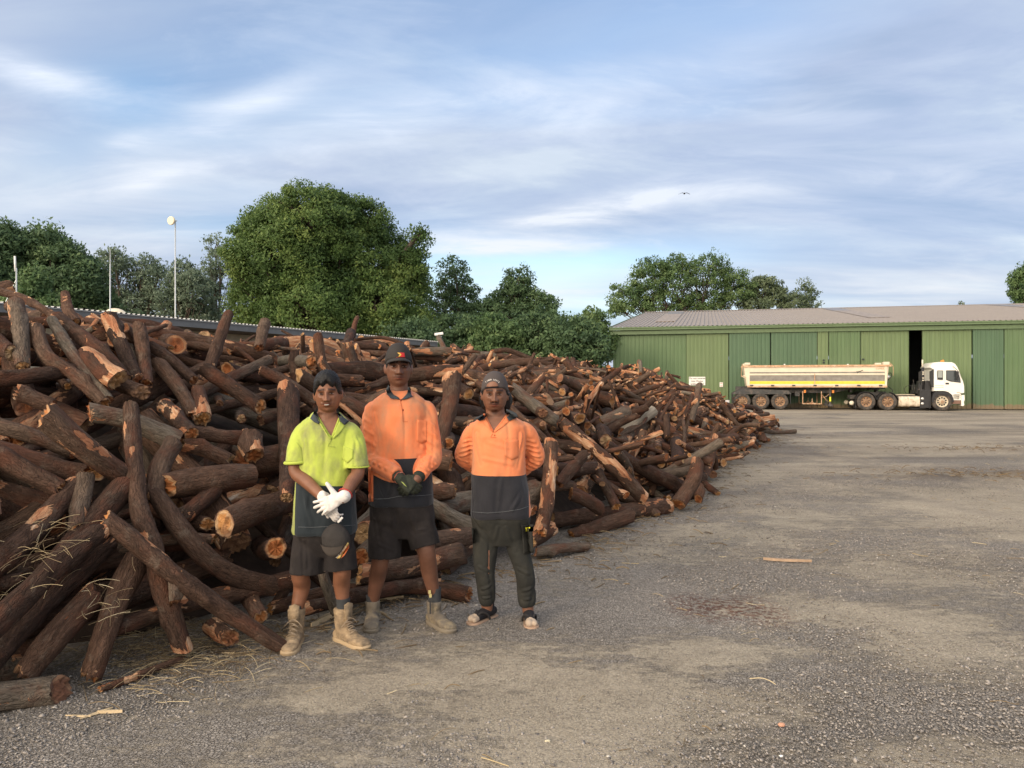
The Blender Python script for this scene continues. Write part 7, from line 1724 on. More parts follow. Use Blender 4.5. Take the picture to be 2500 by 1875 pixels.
# ================================================================ THE HEAP: where every log lies (metres)
# spine points, radius at both ends, label, bark wounds, side stub, pale bare wood, grey bark
HAND = [
 ([(-2.3, 4.36, 0.83), (-2.04, 4.32, 0.65), (-1.87, 4.3, 0.52), (-1.67, 4.44, 0.3), (-1.38, 4.58, 0.04)], 0.052, 0.044, "knotty forked log slanting from the heap down to the lime-shirted man's boot", 0.3, (2, 0.14, -1), 0, 0),
 ([(-2.58, 5.21, 1.44), (-2.41, 4.91, 1.12), (-2.25, 4.64, 0.85), (-2.1, 4.5, 0.66), (-1.98, 4.36, 0.43), (-1.88, 4.4, 0.09)], 0.050, 0.057, 'tall grey-brown log standing upright with its flat sawn top, feet in the straw', 0.5, None, 0, 0),
 ([(-2.31, 4.33, 0.78), (-2.39, 4.07, 0.66), (-2.45, 3.83, 0.52), (-2.52, 3.61, 0.39)], 0.062, 0.062, 'thick rough-barked log sloping down to the left edge under loose straw', 0.1, None, 0, 0),
 ([(-2.4, 4.75, 0.96), (-2.46, 4.46, 0.76), (-2.49, 4.22, 0.62)], 0.075, 0.067, 'thick log with a long pale scar near its upper end, beside the upright log', 0.5, None, 0, 0),
 ([(-2.62, 4.62, 1.0), (-2.65, 4.37, 0.84), (-2.69, 4.12, 0.7), (-2.75, 3.94, 0.59)], 0.060, 0.060, 'dark sloping log with an oval orange wound at the left edge', 0.5, None, 0, 0),
 ([(-2.59, 4.67, 1.04), (-2.53, 4.51, 0.9), (-2.48, 4.38, 0.76)], 0.054, 0.046, 'short dark log propped upright left of the tall upright log', 0.3, None, 0, 0),
 ([(-2.18, 4.46, 0.57), (-2.18, 4.26, 0.42), (-2.18, 4.1, 0.24), (-2.21, 4.04, 0.07)], 0.075, 0.056, 'smooth brown log leaning down to the gravel with its orange foot cut square', 0.1, None, 0, 0),
 ([(-2.31, 4.27, 0.44), (-2.39, 4.01, 0.27), (-2.47, 3.9, 0.13)], 0.068, 0.062, 'brown log with a red wound lying low behind the bottom-left round', 0.4, None, 0, 0),
 ([(-2.39, 4.53, 0.65), (-2.51, 4.14, 0.43), (-2.58, 3.9, 0.25), (-2.6, 3.78, 0.17)], 0.061, 0.047, 'deep-fissured blackish log tucked beneath the thick sloping one', 0, None, 0, 0),
 ([(-2.27, 4.88, 0.91), (-1.95, 4.7, 0.62), (-1.75, 4.76, 0.43), (-1.54, 4.95, 0.3)], 0.056, 0.057, "curved brown log arching down toward the lime-shirted man's knees", 0.15, None, 0, 0),
 ([(-1.99, 5.18, 0.89), (-2.05, 5.0, 0.81), (-2.12, 4.85, 0.72)], 0.052, 0.046, 'short reddish log leaning in the dark hollow left of the men', 0.3, None, 0, 0),
 ([(-1.61, 5.82, 0.74), (-1.74, 5.35, 0.73), (-1.81, 4.84, 0.72)], 0.095, 0.088, 'thick red-brown log with a square dark butt left of the lime shirt', 0.2, None, 0, 0),
 ([(-1.4, 5.17, 0.31), (-1.64, 4.88, 0.3), (-1.92, 4.62, 0.29), (-2.19, 4.28, 0.25)], 0.062, 0.045, "long reddish log lying low behind the lime-shirted man's leg", 0.6, None, 0, 0),
 ([(-2.58, 3.7, 0.08), (-2.42, 3.83, 0.06), (-2.28, 3.88, 0.06)], 0.067, 0.071, 'short fat round of dark wood lying on the gravel at the bottom left', 0.2, None, 0, 0),
 ([(-1.53, 4.97, 0.54), (-1.88, 5.78, 0.39)], 0.067, 0.078, 'end-on log with a round amber cut face in the hollow left of the lime shirt', 0.0, None, 0, 0),
 ([(-1.83, 4.7, 0.12), (-1.68, 4.58, 0.09)], 0.054, 0.048, 'stubby split log of amber wood half hidden under the knotty forked log', 0.9, None, 0, 0),
 ([(-2.24, 4.96, 0.94), (-2.07, 5.18, 0.95), (-1.85, 5.46, 0.95)], 0.090, 0.094, 'heavy horizontal log with fissured bark ending in a ragged butt behind the upright log', 0.05, None, 0, 0),
 ([(-2.04, 5.79, 1.01), (-1.79, 6.11, 1.01), (-1.54, 6.42, 1.01)], 0.105, 0.129, "massive fissured log reaching behind the lime-shirted man's waist", 0.05, None, 0, 0),
 ([(-2.74, 4.52, 1.42), (-2.56, 4.64, 1.2), (-2.43, 4.86, 1.0)], 0.082, 0.072, 'thick orange-brown log with a big cream oval cut face pointing up to the left', 0.8, None, 0, 0),
 ([(-2.85, 5.2, 1.41), (-2.63, 5.32, 1.34), (-2.34, 5.38, 1.2)], 0.065, 0.072, 'grey log passing behind the top of the upright log', 0.2, None, 0, 0),
 ([(-2.31, 5.25, 1.2), (-2.31, 5.06, 1.06), (-2.27, 4.86, 0.88)], 0.065, 0.056, 'bent grey log dropping just right of the upright log', 0.1, None, 0, 0),
 ([(-2.32, 5.58, 1.25), (-2.16, 5.72, 1.21), (-2.02, 5.88, 1.19)], 0.048, 0.056, 'slim dark horizontal log left of the sawn amber block', 0.05, None, 0, 0),
 ([(-1.98, 5.87, 1.22), (-1.91, 5.7, 1.07)], 0.076, 0.074, 'short amber sawn block standing on the heavy horizontal logs', 1.0, None, 0, 0),
 ([(-3.49, 5.63, 2.02), (-3.28, 5.42, 1.8), (-3.08, 5.4, 1.67), (-2.83, 5.34, 1.47)], 0.049, 0.044, 'crooked S-shaped log with a pink sawn top in the upper left heap', 0.3, None, 0, 0),
 ([(-3.69, 5.72, 2.2), (-3.52, 5.51, 1.98), (-3.36, 5.28, 1.72)], 0.055, 0.046, 'upright pinkish log with a rounded top near the top left corner of the heap', 0.5, None, 0, 0),
 ([(-3.12, 5.65, 1.81), (-2.77, 5.4, 1.63)], 0.073, 0.080, 'short thick log with a dark orange cut face turned down to the right', 0.7, None, 0, 0),
 ([(-3.24, 6.19, 2.14), (-3.0, 5.94, 1.86), (-2.79, 5.72, 1.63)], 0.065, 0.049, 'leaning log whose pink peeled top rises above the left heap', 0.8, None, 0, 0),
 ([(-3.0, 6.2, 2.06), (-2.88, 6.0, 1.85), (-2.75, 5.78, 1.61)], 0.053, 0.050, 'straight grey log standing just right of the pink-topped leaning log', 0.3, None, 0, 0),
 ([(-3.55, 6.0, 2.12), (-3.13, 5.76, 1.87), (-2.84, 5.66, 1.62)], 0.052, 0.065, 'long cracked log with a pale split running down its length', 0.6, None, 0, 0),
 ([(-3.5, 5.85, 2.09), (-3.19, 5.58, 1.82), (-2.82, 5.36, 1.49)], 0.039, 0.039, 'thin brown log running down beside the long cracked log', 0.2, None, 0, 0),
 ([(-2.55, 6.91, 2.22), (-2.55, 6.71, 2.0), (-2.54, 6.45, 1.73)], 0.050, 0.049, 'dark post-like log sticking up high against the low building roof', 0.15, None, 0, 0),
 ([(-2.43, 7.58, 2.2), (-2.42, 7.45, 2.09), (-2.4, 7.3, 1.94)], 0.055, 0.052, 'short stub log poking up in front of the low building wall', 0.3, None, 0, 0),
 ([(-2.81, 6.1, 1.77), (-2.56, 5.94, 1.55), (-2.39, 5.78, 1.37)], 0.056, 0.050, 'rounded brown log in the middle of the left heap below the straight grey log', 0.2, None, 0, 0),
 ([(-2.58, 5.71, 1.44), (-2.39, 5.54, 1.33), (-2.25, 5.4, 1.25)], 0.057, 0.052, 'stout log with a pale orange cut tip above the slim horizontal log', 0.6, None, 0, 0),
 ([(-2.56, 6.38, 1.73), (-2.34, 6.36, 1.59), (-2.07, 6.32, 1.42)], 0.055, 0.061, 'long grey log sloping right toward the upright log behind the lime shirt', 0.1, None, 0, 0),
 ([(-2.96, 6.27, 1.92), (-2.75, 6.22, 1.79), (-2.55, 6.16, 1.63)], 0.042, 0.041, 'slim dark log sloping from the left crest', 0.2, None, 0, 0),
 ([(-3.69, 6.35, 2.35), (-3.58, 6.2, 2.2), (-3.45, 6.06, 2.08)], 0.030, 0.055, 'small knobbly stump rising on the left crest', 0.4, None, 0, 0),
 ([(-4.52, 6.58, 2.43), (-3.97, 6.27, 2.29), (-3.52, 5.98, 2.11)], 0.035, 0.029, 'long split pole slanting along the top left crest', 0.6, None, 0, 0),
 ([(-4.59, 6.66, 2.43), (-4.42, 6.8, 2.45)], 0.057, 0.059, 'pink-barked stub at the very top left', 0.8, None, 0, 0),
 ([(-3.5, 5.09, 1.62), (-3.26, 5.28, 1.66), (-3.13, 5.49, 1.7)], 0.054, 0.053, 'dark horizontal log in the upper left of the heap', 0.1, None, 0, 0),
 ([(-3.21, 5.0, 1.55), (-3.03, 5.08, 1.45)], 0.048, 0.054, 'log with a pale pink oval face at the left of the heap', 0.5, None, 0, 0),
 ([(-2.9, 5.68, 1.6), (-2.65, 5.52, 1.54)], 0.057, 0.053, 'short log with grey rings at its right end in the left heap', 0.2, None, 0, 0),
 ([(-2.46, 6.03, 1.55), (-2.39, 5.9, 1.44), (-2.33, 5.78, 1.34)], 0.058, 0.061, 'split log showing white inner wood in the left heap', 1.0, None, 0, 0),
 ([(-3.72, 5.46, 1.94), (-3.45, 5.3, 1.81)], 0.058, 0.056, 'log with an amber face cut on a slant at the left edge', 0.3, None, 0, 0),
 ([(-3.34, 4.79, 1.37), (-3.06, 4.83, 1.29), (-2.83, 4.94, 1.17)], 0.048, 0.052, 'grey-brown log running in from the left edge below the cream-faced log', 0.1, None, 0, 0),
 ([(-3.22, 4.62, 1.25), (-2.88, 4.66, 1.12), (-2.64, 4.74, 1.04)], 0.058, 0.064, 'broad fissured log running in from the left edge', 0.2, None, 0, 0),
 ([(-3.09, 4.54, 1.21), (-2.84, 4.52, 1.08), (-2.65, 4.52, 0.98)], 0.059, 0.058, 'broad dark log with a red splintered tip near the left edge', 0.4, None, 0, 0),
 ([(-2.31, 5.4, 1.18), (-2.19, 5.48, 1.13), (-2.04, 5.54, 1.05)], 0.047, 0.053, 'short log with red blotches above the heavy horizontal log', 0.4, None, 0, 0),
 ([(-1.95, 6.7, 1.54), (-1.79, 6.14, 1.2), (-1.66, 5.7, 0.99), (-1.53, 5.22, 0.83)], 0.093, 0.045, "standing log behind the lime-shirted man's shoulder, its sawn foot showing rings", 0.3, None, 0, 0),
 ([(-0.61, 7.84, 1.65), (-0.62, 7.56, 1.35), (-0.69, 7.24, 1.01)], 0.090, 0.066, 'thick leaning log with a yellow torn top between the two orange shirts', 0.5, None, 0, 0),
 ([(-0.6, 7.26, 1.04), (-0.69, 8.1, 1.01)], 0.059, 0.066, 'log end-on with a round yellow cut face between the two orange shirts', 0.2, None, 0, 0),
 ([(-0.83, 7.1, 0.95), (-0.56, 7.05, 0.89)], 0.085, 0.091, 'dark fat log with its cut end between the men in orange', 0.2, None, 0, 0),
 ([(-0.74, 6.59, 0.68), (-0.5, 6.66, 0.67)], 0.063, 0.061, 'log with a cream sawn end beside the black-gloved hands', 0.6, None, 0, 0),
 ([(-0.68, 6.49, 0.58), (-0.52, 6.48, 0.48), (-0.31, 6.55, 0.35)], 0.062, 0.069, 'dark crooked log low between the men in orange', 0.1, None, 0, 0),
 ([(-0.71, 6.08, 0.34), (-0.5, 6.31, 0.33), (-0.3, 6.53, 0.32)], 0.073, 0.075, "red-brown log beside the tall man's shorts hem", 0.5, None, 0, 0),
 ([(-1.09, 5.52, 0.23), (-0.78, 5.86, 0.21), (-0.4, 6.24, 0.23)], 0.069, 0.084, "thick grey-brown log lying behind the tall man's shins", 0.5, None, 0, 0),
 ([(-1.37, 5.04, 0.12), (-1.06, 5.4, 0.12), (-0.73, 5.74, 0.09), (-0.32, 5.65, 0.05)], 0.046, 0.060, "long log on the ground behind the men's ankles", 0.3, None, 0, 0),
 ([(-1.31, 5.14, 0.51), (-1.21, 4.98, 0.32), (-1.17, 5.08, 0.11)], 0.037, 0.034, "slender pale-barked branch standing between the lime-shirted man's legs", 0.2, None, 0, 1),
 ([(0.4, 7.76, 1.02), (0.36, 7.47, 0.72), (0.31, 7.16, 0.41), (0.25, 7.0, 0.23)], 0.063, 0.064, 'tall bowed log with white peeled patches right of the moustached man', 0.9, None, 0, 0),
 ([(0.47, 8.32, 0.67), (0.68, 8.51, 0.65), (0.92, 8.73, 0.65)], 0.072, 0.075, 'blunt horizontal log with a cream sawn corner right of the moustached man', 0.2, None, 0, 0),
 ([(0.79, 8.21, 0.86), (0.48, 7.85, 0.58)], 0.063, 0.064, 'short dark log slanting under the blunt horizontal log', 0.1, None, 0, 0),
 ([(0.61, 9.5, 1.13), (1.11, 9.23, 0.71), (1.6, 9.22, 0.21)], 0.073, 0.088, 'long diagonal log with a long white torn strip', 0.9, None, 0, 0),
 ([(1.22, 9.88, 0.8), (1.8, 10.26, 0.44), (2.5, 10.67, 0.09)], 0.080, 0.102, 'long smooth log sloping down to the gravel near the knobbly round', 0.1, None, 0, 0),
 ([(2.46, 10.22, 0.57), (2.35, 9.98, 0.34), (2.09, 9.67, 0.09)], 0.088, 0.093, 'knobbly log with a pale ring of bare wood on the gravel edge', 0.5, None, 0, 0),
 ([(0.96, 8.81, 0.61), (1.15, 8.49, 0.25)], 0.051, 0.061, 'slim log leaning in the dark gap under the long diagonal log', 0.1, None, 0, 0),
 ([(0.4, 8.33, 0.12), (1.19, 8.96, 0.1), (1.92, 9.51, 0.09)], 0.088, 0.100, 'big log lying flat on the gravel with orange scars at its right end', 0.6, None, 0, 0),
 ([(0.62, 8.04, 0.03), (0.83, 8.24, 0.04), (1.34, 8.66, 0.12)], 0.050, 0.079, 'lumpy log with a side stub lying in front of the big flat log', 0.2, (1, 0.12, -1), 0, 0),
 ([(0.22, 6.96, 0.08), (0.71, 7.37, 0.04)], 0.043, 0.046, 'thin brown log lying on the gravel nearest the moustached man', 0.1, None, 0, 0),
 ([(0.17, 6.98, 0.17), (0.38, 7.21, 0.25)], 0.067, 0.076, "short split stump beside the moustached man's knee", 0.5, None, 0, 0),
 ([(0.61, 7.94, 0.47), (0.94, 8.2, 0.27)], 0.076, 0.075, 'short log with a dark cut face in the gap behind the big flat log', 0.2, None, 0, 0),
 ([(1.86, 12.94, 0.78), (2.45, 13.47, 1.13)], 0.093, 0.110, 'pale grey weathered log with no bark, high on the right slope', 0.2, None, 1, 0),
 ([(1.43, 12.2, 0.99), (1.89, 12.59, 1.15)], 0.099, 0.109, 'red-brown log beside the pale weathered one', 0.5, None, 0, 0),
 ([(1.25, 10.22, 0.85), (1.29, 11.12, 0.94)], 0.098, 0.107, 'broken log with a deep orange torn face on the right slope', 0.3, None, 0, 0),
 ([(4.01, 16.47, 1.58), (3.87, 16.16, 1.24), (3.68, 15.8, 0.84)], 0.071, 0.068, 'dark pole standing up in front of the green shed near the sign', 0.05, None, 0, 0),
 ([(1.93, 13.8, 1.86), (1.38, 13.32, 1.53)], 0.046, 0.051, 'straight pole lying on the far crest before the shed corner', 0.1, None, 0, 0),
 ([(6.59, 20.3, 0.28), (6.55, 20.1, 0.1)], 0.097, 0.096, 'round end-on log with a bright orange face at the far right tip of the heap', 0.2, None, 0, 0),
 ([(7.63, 23.87, 0.18), (9.15, 24.83, 0.07)], 0.069, 0.071, 'long thin log lying out on the yard at the far right tip', 0.1, None, 0, 0),
 ([(4.72, 17.72, 0.09), (5.7, 18.38, 0.13)], 0.068, 0.070, 'log lying along the right foot of the heap', 0.2, None, 0, 0),
 ([(2.59, 12.92, 1.07), (2.54, 12.6, 0.73)], 0.056, 0.054, 'short upright log with a pale sawn top on the right slope', 0.2, None, 0, 0),
 ([(2.81, 11.26, 0.16), (2.95, 11.02, 0.03)], 0.043, 0.037, 'little crooked branch piece beside the knobbly log', 0.1, None, 0, 0),
 ([(2.56, 10.53, 0.19), (2.51, 10.36, 0.05)], 0.066, 0.060, 'reddish stub hiding behind the knobbly log', 0.2, None, 0, 0),
 ([(-2.57, 12.78, 2.71), (-2.58, 12.48, 2.35)], 0.037, 0.042, 'thin stick standing up on the crest below the big tree', 0.2, None, 0, 0),
 ([(-1.12, 11.66, 2.32), (-0.96, 11.36, 2.0)], 0.034, 0.044, 'thin forked stick standing by the roof camera', 0.1, None, 0, 0),
 ([(3.34, 20.14, 2.22), (3.31, 19.84, 1.87)], 0.048, 0.048, 'tiny stick standing on the far crest before the shed wall', 0.1, None, 0, 0),
 ([(-1.5, 11.02, 2.19), (-1.44, 10.82, 1.98)], 0.037, 0.041, "pale-sided stick standing behind the tall man's cap", 0.8, None, 0, 0),
 ([(-1.5, 8.05, 1.56), (-0.94, 8.62, 1.74)], 0.023, 0.033, "long thin branch lying level right of the tall man's face", 0.2, None, 0, 0),
 ([(-0.66, 12.35, 1.49), (0.08, 13.05, 1.88)], 0.041, 0.056, 'long light branch above the backward cap', 0.4, None, 0, 0),
 ([(-2.22, 6.83, 1.72), (-2.01, 6.87, 1.61), (-1.74, 6.82, 1.43)], 0.052, 0.056, "long brown log sloping above the lime-shirted man's hair", 0.1, None, 0, 0),
 ([(0.0, 9.85, 1.54), (0.4, 9.42, 1.24), (0.55, 9.43, 1.14)], 0.085, 0.068, "fat mossy grey log behind the moustached man's shoulder", 0.2, None, 0, 1),
 ([(-2.29, 6.03, 1.45), (-2.57, 6.7, 1.47)], 0.029, 0.032, 'small end-on log with an orange face above the slim horizontal log', 0.2, None, 0, 0),
 ([(-2.11, 6.01, 1.33), (-2.37, 6.68, 1.34)], 0.037, 0.042, 'end-on log with a bright orange face beside the sawn amber block', 0.2, None, 0, 0),
 ([(0.81, 12.47, 1.47), (0.92, 13.44, 1.51)], 0.072, 0.077, 'end-on log with a round orange face on the slope right of the backward cap', 0.2, None, 0, 0),
 ([(0.37, 9.28, 1.25), (0.37, 10.16, 1.26)], 0.067, 0.073, 'end-on log with a broad orange face above the tall bowed log', 0.2, None, 0, 0),
 ([(1.95, 11.53, 0.74), (2.04, 12.34, 0.73)], 0.050, 0.053, 'little end-on log with a clean orange disc below the weathered log', 0.2, None, 0, 0),
]
# settled logs: x y z of both ends in cm, then the radius in mm
SETTLED = [
 -418,713,204,-234,755,184,102, -191,518,43,-274,402,35,105, -185,515,53,-278,574,135,124, -319,521,109,-230,729,183,68, -316,433,57,-280,476,82,148, 
 179,1368,131,-17,1408,180,150, -326,345,40,-249,475,54,113, -279,631,167,-336,532,111,92, -332,512,125,-338,640,175,85, -261,461,88,-329,483,96,74, 
 -313,421,39,-256,425,9,107, -197,713,113,-342,636,178,101, -15,735,52,-113,576,30,96, -122,731,84,-190,752,207,65, -153,468,18,-205,547,33,61, 
 -54,840,175,-216,840,133,98, -256,835,182,-189,730,181,88, -265,614,134,-219,725,153,48, -278,471,47,-191,492,61,48, -612,796,206,-475,787,228,116, 
 73,1371,169,165,1283,71,106, 25,749,59,-58,648,6,133, -165,526,6,-55,595,6,54, -378,599,183,-335,530,147,86, -213,600,72,-238,512,52,105, -197,941,204,-162,975,127,107, 
 -331,364,34,-249,515,76,39, 300,1101,77,182,1085,21,74, -103,589,114,-167,536,2,54, -331,313,51,-267,413,55,59, -279,552,83,-198,500,69,60, -126,571,1,-189,563,62,50, 
 -357,595,151,-487,476,182,110, 19,680,48,-139,720,90,64, 121,989,67,77,888,34,121, -180,752,137,-216,661,129,72, -299,609,138,-461,495,138,54, 
 -175,1024,174,-282,1012,210,88, -210,650,99,-186,595,77,82, -242,547,69,-296,592,126,114, -252,677,153,-202,790,159,69, -261,408,9,-343,316,9,79, 
 -355,765,167,-261,716,170,122, 167,1211,53,234,1356,86,125, -88,735,54,-115,592,45,115, -191,711,142,-81,725,82,102, 250,1077,40,154,1070,38,75, 96,892,52,128,863,35,60, 
 -60,734,73,-47,702,39,118, 425,2027,139,344,2056,149,143, -38,746,77,61,777,86,44, 51,1061,139,-29,1108,120,110, 515,1895,111,604,1893,-1,79, -151,806,111,-21,812,119,86, 
 236,1082,21,162,1032,29,86, 91,1503,182,-45,1634,184,133, 227,985,69,195,1096,46,36, 148,1448,175,262,1511,124,66, 229,1161,56,137,1188,79,36, 
 -137,1365,197,-6,1414,180,75, -412,761,213,-352,835,178,128, 602,1978,78,467,2040,127,89, 269,1263,64,239,1111,49,133, 12,2234,188,226,2297,218,147, 
 276,1332,79,189,1395,119,102, -43,947,162,55,863,80,64, -380,640,196,-356,760,165,71, -233,631,112,-249,566,73,61, 69,986,125,105,1074,79,59, 
 -103,907,162,-222,831,171,127, -457,1230,208,-590,1099,251,92, -176,570,31,-173,670,76,66, -266,671,165,-324,591,148,60, 242,1286,45,313,1209,37,113, 
 111,1235,120,31,1326,154,79, 445,1678,48,345,1642,106,109, 375,1345,56,218,1444,93,74, -102,721,116,-167,727,145,81, -44,784,80,-49,826,104,70, 
 -72,758,128,-190,797,147,88, -58,839,149,-163,823,142,66, -326,564,158,-381,615,180,36, -293,469,81,-278,562,88,44, -171,665,85,-174,568,42,39, 
 254,1332,85,209,1223,47,57, 205,1443,155,-25,1506,132,83, -129,662,61,-208,605,111,67, -315,756,169,-160,824,163,71, 282,1399,57,351,1494,140,44, 
 -310,541,91,-270,501,104,96, -19,760,110,44,872,78,108, 264,1470,122,124,1535,142,53, 490,1633,7,440,1707,7,63, 167,1039,41,124,1129,78,107, -211,565,65,-205,542,100,62, 
 489,1971,95,491,1760,74,89, 64,811,53,-83,690,28,71, 401,1757,40,284,1777,161,82, -16,931,116,-73,832,131,119, 44,1091,170,-7,1030,116,59, 65,1043,76,95,1139,65,77, 
 -516,501,180,-378,575,178,71, -355,665,179,-434,557,179,101, 83,1157,130,-28,1183,131,90, -154,1202,216,-317,1244,224,36, -535,754,204,-460,753,204,81, 
 -418,955,156,-369,945,217,108, 91,1026,114,63,1116,116,98, -57,686,50,-196,723,126,57, 370,1851,127,446,1734,72,115, 336,1576,108,202,1524,131,63, 
 458,1575,52,380,1463,63,104, 714,2388,91,823,2519,61,103, -488,1035,186,-559,1016,248,126, 389,1462,61,237,1481,95,79, -378,777,195,-250,762,199,44, 
 359,1260,70,248,1340,38,60, -26,849,105,44,1006,113,84, 595,1860,79,583,2004,65,73, -589,899,252,-473,826,229,80, -129,752,89,-276,714,158,98, 186,1145,28,53,1158,96,150, 
 172,1095,16,292,1180,16,150, 232,1072,79,290,1180,27,54, -203,1099,194,-347,970,197,135, -114,1276,205,-209,1303,192,82, 519,1615,74,473,1748,22,57, 
 319,1788,125,446,1754,101,77, -179,741,162,-321,811,192,47, -242,476,29,-191,573,64,94, 544,1805,54,439,1715,61,78, -317,609,140,-380,562,144,46, 
 343,1759,122,365,1703,47,141, 129,1393,114,198,1311,70,97, 95,1172,63,218,1188,57,72, 287,1448,102,356,1558,76,77, -288,997,202,-227,1026,154,92, 
 224,1217,100,209,1282,41,36, 400,1454,11,397,1525,11,97, -522,557,157,-319,499,99,52, -214,659,95,-254,514,55,59, -300,680,142,-238,719,164,36, 
 -326,537,122,-330,437,95,49, 815,2381,57,691,2311,43,124, -114,1415,177,-51,1318,179,59, 249,1298,62,225,1189,60,79, 778,2767,77,605,2792,162,150, 
 -835,1806,16,-923,1661,16,150, 617,1902,75,546,1920,2,110, -435,911,192,-531,936,242,73, -73,905,127,-41,799,72,80, 737,2680,112,591,2621,148,47, 
 207,1046,5,153,1100,17,51, -320,1603,212,-297,1516,250,101, -339,444,84,-277,397,96,150, -459,899,215,-348,821,202,81, -169,589,61,-136,710,65,41, 
 277,1250,23,302,1356,96,36, -1,1182,147,65,1071,122,59, -252,653,112,-202,619,102,92, -59,834,86,-135,730,135,70, 512,1685,34,369,1650,33,67, 350,1331,68,292,1196,4,88, 
 -375,679,177,-267,614,123,63, 176,1079,8,231,1097,16,86, 238,1281,48,209,1158,47,72, 225,1613,113,104,1500,183,59, 469,2024,119,298,2127,181,54, 
 -257,1529,168,-91,1479,199,135, -285,632,149,-319,546,107,45, 254,1952,191,216,2081,165,130, 72,1020,123,53,985,103,60, 154,1094,63,180,1179,60,75, 
 97,1391,119,263,1416,94,57, 435,1754,101,307,1635,64,99, -130,609,39,-116,677,57,60, 319,1369,59,203,1399,108,69, -573,1806,155,-702,1800,64,71, 
 -204,619,68,-194,717,125,51, 254,2308,196,172,2255,202,51, -159,1323,173,-210,1175,222,46, -516,842,223,-642,795,239,137, -84,1896,225,-166,2048,194,118, 
 80,1992,194,-146,1994,230,103, 382,1417,86,339,1401,-42,54, 268,1175,62,322,1270,52,65, -33,1594,201,-107,1671,180,108, -58,606,7,-102,578,7,60, 
 -487,744,202,-447,702,191,60, -832,1656,22,-953,1619,6,57, 240,1126,6,203,996,12,53, 507,2052,94,498,1859,109,65, 231,2407,206,281,2268,186,150, 
 -285,518,73,-410,382,106,55, 2,796,53,30,862,58,131, 331,1266,11,303,1399,31,79, 73,1246,108,151,1244,66,113, -567,1233,244,-441,1233,186,90, 218,1096,57,276,1144,15,61, 
 -385,1256,177,-274,1168,218,80, -197,725,174,-148,730,83,44, -407,982,196,-263,928,186,128, -3,1923,233,-146,1842,183,40, -264,765,181,-417,755,198,90, 
 383,1872,134,443,1774,51,112, 261,1508,141,159,1516,122,43, 
]
